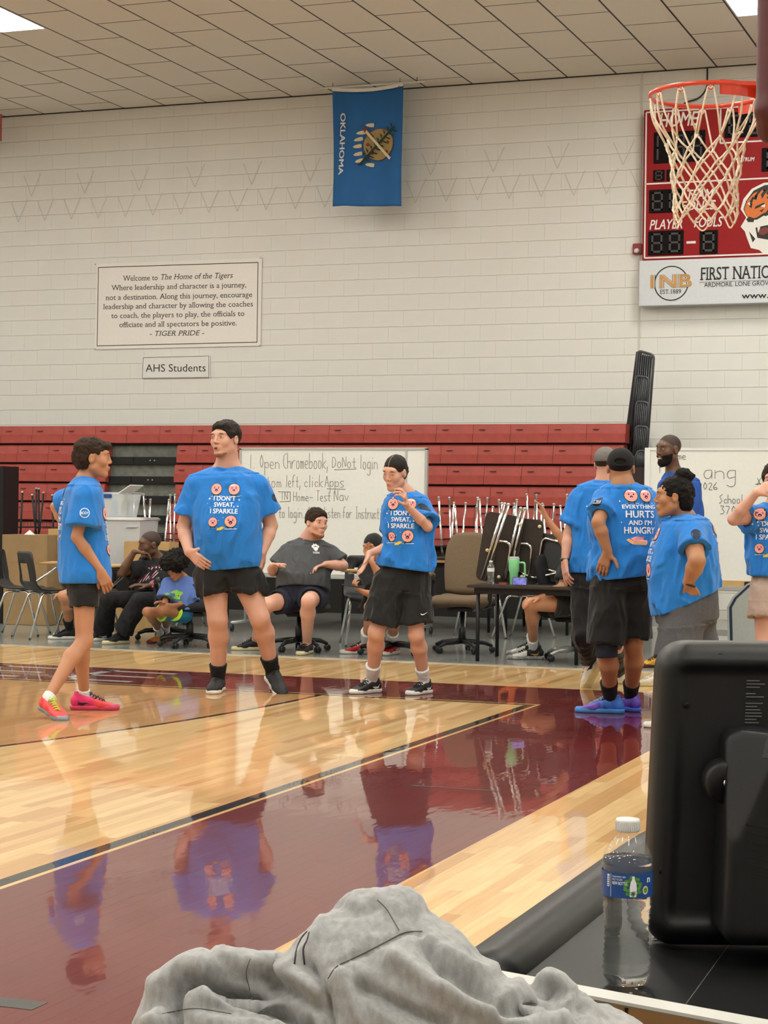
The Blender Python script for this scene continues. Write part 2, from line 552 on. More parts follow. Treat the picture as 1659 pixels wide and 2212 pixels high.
# white lettering strokes and short dark marks painted on the boards
M_PAINTW = mat('white_court_paint', '#c9c6c2', 0.3, var=0.03, coat=1.0)
lt = MB()
def flat(q, z=0.0006, mi=0):
    lt.add([(x, y, z) for x, y in q], [(0, 1, 2, 3)], mi)
for k in range(3):
    x0 = -9.05+k*0.95
    flat([(x0, 12.28), (x0+.10, 12.28), (x0+.10, 13.1), (x0, 13.1)])
    for yy in (13.02, 12.66, 12.30):
        flat([(x0, yy-.04), (x0+.62, yy-.04), (x0+.62, yy+.04), (x0, yy+.04)])
for k in range(5):
    yy = 12.25+k*0.09
    flat([(-7.0-.25*k, yy), (-6.75-.2*k, yy), (-6.75-.2*k, yy+.025), (-7.0-.25*k, yy+.025)])
lt.build('painted_letters', M_PAINTW, FLOOR)
ln = MB()
a0, a1 = G(-10, 2150), G(95, 2170)
ln.box((a0[0], a1[1]-.06, 0.0), (a1[0], a1[1]+.02, 0.001))
a0, a1 = G(880, 1700), G(1078, 1709)
ln.box((a0[0], a1[1]-.012, 0.0), (a1[0], a1[1]+.012, 0.0008))
ln.build('dark_tape_mark', mat('dark_tape', '#2e2c26', 0.5, var=0), FLOOR)

# ---- walls
wf = MB(); wf.box((XL, YW+0.004, 0), (XR, YW+0.3, ZC+0.3)); WF = tag(wf.build('wall_far', M_JOINT), kind='structure')
wf = MB(); wf.box((XL-0.2, YB, 0), (XL, YW+.3, ZC+.3)); tag(wf.build('wall_left', M_WALL), kind='structure')
wf = MB(); wf.box((XR, YB, 0), (XR+.2, YW+.3, ZC+.3)); tag(wf.build('wall_right', M_WALL), kind='structure')
wf = MB(); wf.box((XL, YB-.2, 0), (XR, YB, ZC+.3)); tag(wf.build('wall_back', M_WALL), kind='structure')
def block_geo(w, h):
    b = 0.003; d = 0.007; c = 0.0004
    V = [(0, 0, 0), (w, 0, 0), (w, 0, h), (0, 0, h), (c, -d, b), (w-c, -d, b), (w-c, -d, h-b), (c, -d, h-b)]
    F = [(4, 5, 6, 7), (0, 1, 5, 4), (1, 2, 6, 5), (2, 3, 7, 6), (3, 0, 4, 7)]
    return V, F
BH, BW = 0.2032, 0.4064
bV, bF = block_geo(BW-0.0008, BH-0.004)
bme = None
cand = []
off0 = (PY(700, 915, YW)[2]) % BH
nrow = int((ZC)/BH)+1
for j in range(nrow):
    z = off0-BH+j*BH
    for i in range(int((XR-XL)/BW)+1):
        x = XL+i*BW+(BW/2 if j % 2 else 0)
        if x+BW > XR+.3 or z < -.01: continue
        cand.append((x, z, inview(x+BW/2, YW, z+BH/2, 0) and z > 2.05))
vis_b = [c for c in cand if c[2]]
vis_b.sort(key=lambda c: abs(c[1]-3.2)+0.12*abs(c[0]+6))
sing = set((c[0], c[1]) for c in vis_b[:298])
V, F = [], []
for x, z, s in cand:
    if (x, z) in sing:
        if bme is None:
            o = raw('concrete_block', bV, bF, M_WALL, WF, loc=(x, YW+.004, z)); bme = o.data
        else:
            o = link_mesh('concrete_block', bme, WF, (x, YW+.004, z))
    else:
        b = len(V); zz = min(1.0, (ZC-z)/BH)
        V += [(v[0]+x, v[1]+YW+.004, v[2]*zz+z) for v in bV]; F += [tuple(b+i for i in f) for f in bF]
o = raw('concrete_blocks', V, F, M_WALL, WF); o['kind'] = 'stuff'
# vertical expansion joint and the faint pennant scars
tr = MB(); px_ = PY(1385, 300, YW)
tr.box((px_[0]-.012, YW-.014, 2.2), (px_[0]+.012, YW, ZC)); tr.build('expansion_joint', M_JOINT, WF)
pn = MB()
M_SCAR = mat('old_paint_edge', '#c8c3b8', 0.7, var=0)
for k in range(34):
    x = -13.9+k*0.41
    if x > -4.9: break
    z = 5.12
    for (xa, za, xb, zb) in ((x, z+.28, x+.12, z), (x+.12, z, x+.26, z+.30)):
        d = Vector((xb-xa, 0, zb-za)); n = Vector((-d.z, 0, d.x)).normalized()*0.006
        A = Vector((xa, YW-.0095, za)); B = Vector((xb, YW-.0095, zb))
        pn.add([A-n, B-n, B+n, A+n], [(0, 1, 2, 3)])
        if k % 2 == 0:
            sh = Vector((0.2, 0, 0.34)); pn.add([A-n+sh, B-n+sh, B+n+sh, A+n+sh], [(0, 1, 2, 3)])
pn.build('pennant_outlines', M_SCAR, WF)

# ---- ceiling: dark grid, staggered fibre tiles, lit panels
ce = MB(); ce.box((XL, YB, ZC+.002), (XR, YW+.3, ZC+.25)); CE = tag(ce.build('ceiling', M_GRID), kind='structure')
lamps = set()
i_lo = int(math.floor((XL-TX0)/TW)); i_hi = int((XR-TX0)/TW)
for col in range(-23, 34, 1):
    for (c0, par) in ((3, 1), (16, 0), (-10, 0), (29, 1), (10, 0), (-3, 1), (23, 1)):
        if col == c0:
            base = TJ-3*1.2192 if par else TJ-1.5*1.2192
            st = 0
            if c0 in (10, -3, 23): base -= 3*1.2192+ (0 if par else 0)
            for k in range(0, 8):
                ye = base-k*4*1.2192
                if ye-1.3 > YB: lamps.add((col, round(ye, 3)))
V, F = [], []
tme = None; tl = []
GAPX, GAPY = 0.012, 0.013
for i in range(i_lo, i_hi+1):
    x = TX0+i*TW
    if x < XL-0.01 or x+TW > XR+.01: continue
    y = TJ-(0 if i % 2 else 0.5)*1.2192
    tl.append((i, x, y, YW))            # cut tile at the wall
    while y > YB+1.3:
        tl.append((i, x, y-1.2192, y)); y -= 1.2192
tm_full = MB().box((GAPX, GAPY, 0.0), (TW-GAPX, 1.2192-GAPY, 0.002))
ncount = 0
vt = []
for (i, x, y0, y1) in tl:
    if (i, round(y1, 3)) in lamps: continue
    full = abs((y1-y0)-1.2192) < 1e-3
    v = inview(x+TW/2, (y0+y1)/2, ZC, 40) and full
    if v and ncount < 298:
        ncount += 1
        if tme is None:
            o = tm_full.build('ceiling_tile', M_TILE, CE, loc=(x, y0, ZC)); tme = o.data
        else: link_mesh('ceiling_tile', tme, CE, (x, y0, ZC))
    else:
        m_ = MB().box((x+GAPX, y0+GAPY, ZC), (x+TW-GAPX, y1-GAPY, ZC+.002))
        b = len(V); V += m_.V; F += [tuple(b+q for q in f) for f in m_.F]
o = raw('ceiling_tiles', V, F, M_TILE, CE); o['kind'] = 'stuff'
ct = MB(); ct.box((XL, YW-.022, ZC-.012), (XR, YW+.002, ZC+.001)); ct.build('wall_angle', M_GRID, CE)
li = 0
for (col, ye) in sorted(lamps):
    x = TX0+col*TW
    if x < XL or x+TW > XR: continue
    nm = {(3, round(TJ-3*1.2192, 3)): 'lit ceiling panel at the upper left corner of the view',
          (16, round(TJ-1.5*1.2192, 3)): 'lit ceiling panel above the hoop at the right'}.get((col, ye), 'lit flat ceiling panel over the court, outside the view')
    e = empty('ceiling_light', (x, ye-1.2192, ZC), nm, 'ceiling light', 'ceiling lights in the tile grid')
    f = MB()
    for a, b in (((0.01, .005, -.004), (.03, 1.214, .002)), ((TW-.03, .005, -.004), (TW-.01, 1.214, .002)),
                 ((.03, .005, -.004), (TW-.03, .025, .002)), ((.03, 1.194, -.004), (TW-.03, 1.214, .002))):
        f.box(a, b)
    f.build('frame', M_WHITEPL, e)
    d = MB().box((.03, .025, 0.0), (TW-.03, 1.194, .0018)); d.build('diffuser', M_LAMP, e)

# ================================================================== BLEACHERS (folded)
M_RED = mat('red_seat_plastic', '#9f453d', 0.42, var=0.12, scale=9, bump=0.02)
M_REDD = mat('red_seat_slot', '#7a241f', 0.5, var=0)
M_STEEL = mat('galvanised_deck', '#6d7069', 0.5, 0.3, var=0.25, scale=14)
YBF = 21.35
BL = empty('folded_bleacher', (-9.0, YBF, 0), 'folded wooden-decked bleacher bank with rows of red plastic seat modules along the wall', 'bleacher')
OB = (-9.0, YBF, 0)
def seat_mesh(w):
    m = MB()
    # front face leans back below a rounded top lip; slot near the upper left
    prof = [(0.0, 0.000), (-0.028, 0.004), (-0.034, 0.10), (-0.012, 0.112), (-0.004, 0.205), (0.012, 0.222), (0.20, 0.224), (0.20, 0.0)]
    T = Matrix(((0, 0, 1, 0), (1, 0, 0, 0), (0, 1, 0, 0), (0, 0, 0, 1)))
    m.prism(prof, 0.002, w-0.002, 0, T)
    return m
ROWZ = [2.278-0.222-k*0.245 for k in range(6)]
MW = 0.4572
seat_me = None
GX0, GX1 = PY(238, 1000, YBF)[0], PY(388, 1000, YBF)[0]
XEND = PY(1352, 930, YBF)[0]
ns = 0
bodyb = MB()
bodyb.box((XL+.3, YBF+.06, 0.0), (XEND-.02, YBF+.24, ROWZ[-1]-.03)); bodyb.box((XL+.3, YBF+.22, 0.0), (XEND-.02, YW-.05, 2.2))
bodyb.build('understructure_shade', M_DARK, BL, OB)  # lowest seat rows left out; the shade there is put in as black
for k, z in enumerate(ROWZ):
    yk = YBF-0.006*k
    xe = XEND-(0.0 if k == 0 else 0.02)
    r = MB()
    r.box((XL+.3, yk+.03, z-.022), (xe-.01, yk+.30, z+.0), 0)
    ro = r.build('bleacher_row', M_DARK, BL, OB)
    x = xe
    shift = (k*0.137) % MW
    first = True
    gx0, gx1 = GX0-.02*k, GX1-.03*k
    V, F, MI = [], [], []
    while x > -16:
        w = (MW-shift*0.6) if first else MW
        first = False
        x0 = x-w
        if k > 0 and x0 < gx1 and x > gx0:
            if x > gx1 + .1: x0, w = gx1, x-gx1
            elif x0 < gx0-.1: w = gx0-x0
            else:
                x = x0; continue
        sm = seat_mesh(w)
        slot = MB().box((w*.16, -.0335, .155), (w*.16+.075, -.004, .161), 0)
        if z > .2 and -15.0 < x0:
            if abs(w-MW) < 1e-6:
                if seat_me is None:
                    o = sm.build('seat_module', M_RED, ro, loc=(x0-OB[0], yk-OB[1], z)); seat_me = o.data
                    slot_o = slot.build('handle_slot', M_REDD, ro, loc=(x0-OB[0], yk-OB[1], z)); slot_me = slot_o.data
                else:
                    link_mesh('seat_module', seat_me, ro, (x0-OB[0], yk-OB[1], z))
                    link_mesh('handle_slot', slot_me, ro, (x0-OB[0], yk-OB[1], z))
            else:
                sm.build('seat_module', M_RED, ro, loc=(x0-OB[0], yk-OB[1], z))
                slot.build('handle_slot', M_REDD, ro, loc=(x0-OB[0], yk-OB[1], z))
            ns += 1
        x = x0
    if k > 0:      # open bay: steel deck edges and dark beams
        b = MB()
        b.box((gx0, yk+.10, z+.07), (gx1, yk+.16, z+.22), 0)
        b.box((gx0, yk+.05, z-.01), (gx1, yk+.13, z+.075), 1)
        b.box(((gx0+gx1)/2-.2, yk+.04, z-.01), ((gx0+gx1)/2-.16, yk+.05, z+.075), 1)
        for q in (0.08, 0.14):
            b.ball(((gx0+gx1)/2+q, yk+.05, z+.03), .010, 8, 2)
        b.build('steel_beam', [M_STEEL, M_BLACKMT, M_ALU], ro, OB)
# dark end panel at the far left of the view
ep = MB(); p0 = PY(9, 1007, 17.6); ep.box((p0[0]-.5, 17.6, 0), (p0[0], 17.9, p0[2]), bev=.004)
tag(ep.build('storage_cabinet', M_BLACKMT), 'tall plain dark cabinet cut by the left edge of the view', 'cabinet')

# folding guard rails standing up at the bleacher's end
gr = empty('guard_rail_stack', PY(1395, 985, 21.5), 'tall black slatted folding guard rails stowed upright at the bleacher end', 'railing')
GO = tuple(gr.location)
def W2(px, py, Y): return Vector(PY(px, py, Y))
def barred(q, Y, n, name):
    """q = four pixel corners: tl, tr, br, bl"""
    tl_, tr_, br_, bl_ = [W2(*p, Y) for p in q]
    m = MB()
    m.tube(fillet([bl_, tl_, tr_, br_], .05), .014, 8)
    o = m.build(name, mat('guard_rail_black', '#4c4d51', .35, .4, var=.05), gr, GO)
    b = None
    for k in range(1, n):
        t = k/n
        m = MB(); m.tube([tl_.lerp(tr_, t), bl_.lerp(br_, t)], .008, 6)
        m.build('rail_bar', _mats['guard_rail_black'], o, GO)
    return o
barred([(1378, 757), (1413, 767), (1397, 985), (1360, 985)], 21.62, 8, 'rail_frame')
barred([(1374, 811), (1402, 816), (1394, 900), (1366, 900)], 21.55, 7, 'rail_frame')
barred([(1375, 866), (1402, 870), (1396, 950), (1368, 950)], 21.50, 7, 'rail_frame')
barred([(1373, 920), (1400, 922), (1394, 985), (1368, 985)], 21.45, 7, 'rail_frame')
barred([(1376, 973), (1400, 975), (1396, 1010), (1370, 1010)], 21.40, 7, 'rail_frame')
pm = MB()
A, B, C_, D_ = W2(1374, 760, 21.66), W2(1384, 758, 21.66), W2(1368, 990, 21.66), W2(1344, 990, 21.66)
pm.add([A, B, C_, D_]+[v+Vector((0, .05, 0)) for v in (A, B, C_, D_)], [(0, 1, 2, 3), (7, 6, 5, 4), (0, 4, 5, 1), (1, 5, 6, 2), (2, 6, 7, 3), (3, 7, 4, 0)])
pm.build('side_plate', M_BLACKMT, gr, GO)
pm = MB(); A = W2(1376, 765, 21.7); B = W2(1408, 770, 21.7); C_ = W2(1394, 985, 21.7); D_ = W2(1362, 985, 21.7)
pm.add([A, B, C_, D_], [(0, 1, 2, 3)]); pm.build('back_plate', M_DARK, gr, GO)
ep = MB(); p0 = PY(1372, 1010, 21.3); p1 = PY(1397, 1300, 21.3)
ep.box((p0[0], 21.2, 0), (p1[0], 21.6, p0[2]), bev=.01)
tag(ep.build('end_panel', mat('dark_maroon_panel', '#2a1413', .6)), 'dark narrow bleacher end panel under the stowed guard rails', 'panel')
# ================================================================== SOLID-FIELD MODELLER (bodies, clothes, shoes, soft things)
class Field:
    def __init__(s, lo, hi, h):
        s.h = h; s.lo = np.asarray(lo, float)-3*h
        n = np.ceil((np.asarray(hi, float)+3*h-s.lo)/h).astype(int)+1
        s.n = n
        s.ax = [s.lo[i]+h*np.arange(n[i]) for i in range(3)]
        s.v = np.full(tuple(n), 0.5, np.float32)
    def sub_(s, lo, hi):
        sl = []
        for i in range(3):
            a = max(0, int((lo[i]-s.lo[i])/s.h)); b = min(s.n[i], int((hi[i]-s.lo[i])/s.h)+2)
            if b <= a: return None
            sl.append(slice(a, b))
        X = s.ax[0][sl[0]][:, None, None]; Y = s.ax[1][sl[1]][None, :, None]; Z = s.ax[2][sl[2]][None, None, :]
        return tuple(sl), X, Y, Z
    def _put(s, sl, d, k, op):
        a = s.v[sl]
        if op == '+':
            if k > 0:
                h = np.maximum(k-np.abs(a-d), 0)/k; s.v[sl] = np.minimum(a, d)-h*h*k*0.25
            else: s.v[sl] = np.minimum(a, d)
        elif op == '-':
            d = -d
            if k > 0:
                h = np.maximum(k-np.abs(a-d), 0)/k; s.v[sl] = np.maximum(a, d)+h*h*k*0.25
            else: s.v[sl] = np.maximum(a, d)
    def cone(s, a, b, ra, rb, k=0.02, op='+', fl=None, fs=1.0):
        a = np.asarray(a, float); b = np.asarray(b, float)
        R = max(ra, rb)*max(1, fs)+k+2*s.h
        q = s.sub_(np.minimum(a, b)-R, np.maximum(a, b)+R)
        if q is None: return s
        sl, X, Y, Z = q
        ab = b-a; L = max(1e-9, ab@ab)
        x, y, z = X-a[0], Y-a[1], Z-a[2]
        t = np.clip((x*ab[0]+y*ab[1]+z*ab[2])/L, 0, 1)
        x = x-t*ab[0]; y = y-t*ab[1]; z = z-t*ab[2]
        if fl is not None:
            n = fl; dn = (x*n[0]+y*n[1]+z*n[2])*(1/fs-1)
            x = x+dn*n[0]; y = y+dn*n[1]; z = z+dn*n[2]
        d = np.sqrt(x*x+y*y+z*z)-(ra+(rb-ra)*t)
        if fl is not None and fs < 1: d = d*fs**0.5
        s._put(sl, d.astype(np.float32), k, op)
        return s
    def ell(s, c, r, R=None, k=0.02, op='+'):
        c = np.asarray(c, float); r = np.asarray(r, float)
        m = max(r)+k+2*s.h
        q = s.sub_(c-m, c+m)
        if q is None: return s
        sl, X, Y, Z = q
        x, y, z = X-c[0], Y-c[1], Z-c[2]
        if R is None: R = np.eye(3)
        u = (x*R[0][0]+y*R[0][1]+z*R[0][2])/r[0]; v = (x*R[1][0]+y*R[1][1]+z*R[1][2])/r[1]; w = (x*R[2][0]+y*R[2][1]+z*R[2][2])/r[2]
        k0 = np.sqrt(u*u+v*v+w*w)+1e-9
        k1 = np.sqrt((u/r[0])**2+(v/r[1])**2+(w/r[2])**2)+1e-9
        s._put(sl, (k0*(k0-1)/k1).astype(np.float32), k, op)
        return s
    def torso(s, prof, lat, fwd, infl=0.0, k=0.03, cap=.05):
        """one smooth loft through (p, halfwidth, halfdepth) stations"""
        P = np.array([q[0] for q in prof]); W = np.array([q[1] for q in prof]); D = np.array([q[2] for q in prof])
        up = unit(P[0]-P[-1])
        lat = unit(lat-up*np.dot(lat, up)); fwd = unit(fwd-up*np.dot(fwd, up)-lat*np.dot(fwd, lat))
        o = P[-1]; sv = (P-o)@up
        od = np.argsort(sv); sv = sv[od]; P, W, D = P[od], W[od], D[od]
        fs = np.linspace(sv[0], sv[-1], 48)
        def smooth(y):
            v = np.interp(fs, sv, y)
            for _ in range(14): v[1:-1] = (v[:-2]+2*v[1:-1]+v[2:])/4
            return v
        cl = smooth((P-o)@lat); cf = smooth((P-o)@fwd); sw = smooth(W); sd = smooth(D)
        R = max(W.max(), D.max())+abs(infl)+k+cap+2*s.h
        q = s.sub_(P.min(0)-R, P.max(0)+R)
        if q is None: return s
        sl, X, Y, Z = q
        x, y, z = X-o[0], Y-o[1], Z-o[2]
        t = (x*up[0]+y*up[1]+z*up[2]); u = (x*lat[0]+y*lat[1]+z*lat[2]); v = (x*fwd[0]+y*fwd[1]+z*fwd[2])
        tc = np.clip((t-fs[0])/(fs[-1]-fs[0])*47, 0, 46.999); i0 = tc.astype(np.int32); f = tc-i0
        g = lambda a_: a_[i0]+(a_[i0+1]-a_[i0])*f
        wx = g(sw)+infl; wy = g(sd)+infl
        u = (u-g(cl))/wx; v = (v-g(cf))/wy
        w = (np.maximum(t-fs[-1], 0)-np.maximum(fs[0]-t, 0))/(cap+max(infl, -.02))
        d = ((np.abs(u)**2.25+np.abs(v)**2.25)**(2/2.25)+w*w)**0.5
        s._put(sl, ((d-1)*np.where(np.abs(w) > .6, cap, np.minimum(wx, wy))).astype(np.float32), k, '+')
        return s
    def ripple(s, amp, fr=(11, 11, 4.5), seed=1, band=.05, fine=.35, zlo=None, zhi=None, ztop=None):
        """drapery folds worked into the field before hems are cut"""
        m = np.abs(s.v) < band
        I = np.argwhere(m)
        P = I*s.h+s.lo
        w = vnoise(P*5, seed+3)[:, None]*0.09
        q = (P+w)*np.array(fr)
        r = 1-np.abs(2*vnoise(q, seed)-1)*2
        r2 = 1-np.abs(2*vnoise(q*2.3+7, seed+1)-1)*2
        d = 1.9*amp*(r*.8+.3+fine*r2)
        if zlo is not None: d = d*np.clip(.45+.9*(zhi-P[:, 2])/(zhi-zlo), .3, 1.4)
        if ztop is not None: d = d*np.clip((ztop-P[:, 2])/.12, 0, 1)
        s.v[m] -= d.astype(np.float32)
        return s
    def plane(s, p, n, k=0.0):
        """cuts away the side the normal points to"""
        n = np.asarray(n, float); n = n/np.linalg.norm(n); p = np.asarray(p, float)
        X = s.ax[0][:, None, None]; Y = s.ax[1][None, :, None]; Z = s.ax[2][None, None, :]
        d = ((X-p[0])*n[0]+(Y-p[1])*n[1]+(Z-p[2])*n[2]).astype(np.float32)
        s.v = np.maximum(s.v, d)
        return s
    def mesh(s):
        v = s.v
        ins = v < 0
        nx, ny, nz = v.shape
        c = np.zeros((nx-1, ny-1, nz-1), np.int8)
        for i in (0, 1):
            for j in (0, 1):
                for k in (0, 1):
                    c += ins[i:nx-1+i, j:ny-1+j, k:nz-1+k]
        act = (c > 0) & (c < 8)
        idx = np.argwhere(act)
        if len(idx) == 0: return np.zeros((0, 3)), np.zeros((0, 4), int)
        ids = np.full(act.shape, -1, np.int32)
        ids[act] = np.arange(len(idx))
        acc = np.zeros((len(idx), 3)); cnt = np.zeros(len(idx))
        I, J, K = idx.T
        cor = [(i, j, k) for i in (0, 1) for j in (0, 1) for k in (0, 1)]
        val = {q: v[I+q[0], J+q[1], K+q[2]] for q in cor}
        for a in cor:
            for ax in range(3):
                if a[ax] == 0:
                    b = list(a); b[ax] = 1; b = tuple(b)
                    va, vb = val[a], val[b]
                    m = (va < 0) != (vb < 0)
                    t = np.where(m, va/(np.where(m, va-vb, 1)), 0)
                    for q in range(3):
                        acc[:, q] += np.where(m, a[q]+(t if q == ax else 0), 0)
                    cnt += m
        P = (idx+acc/cnt[:, None])*s.h+s.lo
        Q = []
        for ax in range(3):
            sa = [slice(None)]*3; sb = [slice(None)]*3
            sa[ax] = slice(0, -1); sb[ax] = slice(1, None)
            A = ins[tuple(sa)]; B = ins[tuple(sb)]
            e = np.argwhere(A != B)
            o1, o2 = (ax+1) % 3, (ax+2) % 3
            e = e[(e[:, o1] > 0) & (e[:, o2] > 0) & (e[:, o1] < v.shape[o1]-1) & (e[:, o2] < v.shape[o2]-1)]
            if len(e) == 0: continue
            def g(d1, d2):
                f = e.copy(); f[:, o1] -= d1; f[:, o2] -= d2
                return ids[f[:, 0], f[:, 1], f[:, 2]]
            q = np.stack([g(1, 1), g(0, 1), g(0, 0), g(1, 0)], 1)
            fl = ~A[e[:, 0], e[:, 1], e[:, 2]]
            q[fl] = q[fl][:, ::-1]
            Q.append(q)
        Q = np.concatenate(Q)
        Q = Q[(Q >= 0).all(1)]
        return P, Q

def vnormals(P, Q):
    n = np.cross(P[Q[:, 2]]-P[Q[:, 0]], P[Q[:, 3]]-P[Q[:, 1]])
    N = np.zeros_like(P)
    for i in range(4): np.add.at(N, Q[:, i], n)
    return N/np.maximum(1e-12, np.linalg.norm(N, axis=1))[:, None]
def vnoise(p, seed=0):
    i = np.floor(p).astype(np.int64); f = p-i; f = f*f*(3-2*f)
    def h(a, b, c):
        n = (a*374761393+b*668265263+c*2147483647+seed*144269504) & 0xffffffff
        n = ((n ^ (n >> 13))*1274126177) & 0xffffffff
        return ((n ^ (n >> 16)) & 0xffff)/65535.0
    r = 0
    for a in (0, 1):
        for b in (0, 1):
            for c in (0, 1):
                w = (f[:, 0] if a else 1-f[:, 0])*(f[:, 1] if b else 1-f[:, 1])*(f[:, 2] if c else 1-f[:, 2])
                r = r+w*h(i[:, 0]+a, i[:, 1]+b, i[:, 2]+c)
    return r
def folds(P, Q, amp, fr=(9, 9, 3.5), seed=0, fine=0.3, zlo=None, zhi=None):
    """drapery: ridged displacement along the normals, stronger to the hem when zlo/zhi are given"""
    N = vnormals(P, Q)
    w = vnoise(P*5, seed+3)[:, None]*0.09
    q = (P+w)*np.array(fr)
    r = 1-np.abs(2*vnoise(q, seed)-1)*2
    r2 = 1-np.abs(2*vnoise(q*2.3+7, seed+1)-1)*2
    d = 1.7*amp*(r*0.8+fine*r2)
    if zlo is not None: d = d*np.clip(0.45+0.9*(zhi-P[:, 2])/(zhi-zlo), 0.3, 1.4)
    return P+N*d[:, None]

# ------------------------------------------------------------------ one person
SKIN = {}
def skin(name, hexc, rough=0.5):
    if name not in SKIN:
        SKIN[name] = mat('skin_'+name, hexc, rough, var=0.07, scale=9, bump=0.03, bscale=350, sss=0.15)
    return SKIN[name]
M_SHIRT = mat('bright_blue_cotton', '#1672c4', 0.85, wrinkle=.45, var=0.10, scale=160, bump=0.12, bscale=420, sheen=0.15)
M_BLKCLOTH = mat('black_jersey', '#0b0b0d', 0.85, wrinkle=.5, var=0.2, scale=60, bump=0.1, bscale=300, sheen=0.1)
M_WHITEP = mat('white_print', '#e9ecf0', 0.7, var=0)
M_PINK = mat('pink_icing_print', '#eb9ea2', 0.7, var=0)
M_TAN = mat('biscuit_print', '#e3ad78', 0.7, var=0)
M_INK = mat('ink_outline_print', '#2a1a22', 0.7, var=0)
M_YEL = mat('yellow_print', '#d8bf3a', 0.7, var=0)
M_NAVY = mat('navy_print', '#17263f', 0.7, var=0)
M_EYEW = mat('eye_white', '#d9d2cc', 0.25, var=0)
M_EYED = mat('eye_iris', '#2c201a', 0.15, var=0)
M_LIP = mat('lip_rose', '#a5605a', 0.45, var=0.05)
M_LIPD = mat('lip_dark', '#5b342f', 0.45, var=0.05)
M_MOUTH = mat('mouth_inside', '#2a0f0e', 0.6, var=0)

def V3(*a): return np.array(a, float)
def unit(v): v = np.asarray(v, float); return v/max(1e-9, np.linalg.norm(v))
def facing(deg, pitch=0.0):
    """0 looks at the camera, 90 to the picture's right, 180 away"""
    a = math.radians(deg); h = -FH*math.cos(a)+RH*math.sin(a)
    p = math.radians(pitch)
    return unit(h*math.cos(p)+V3(0, 0, 1)*math.sin(p))

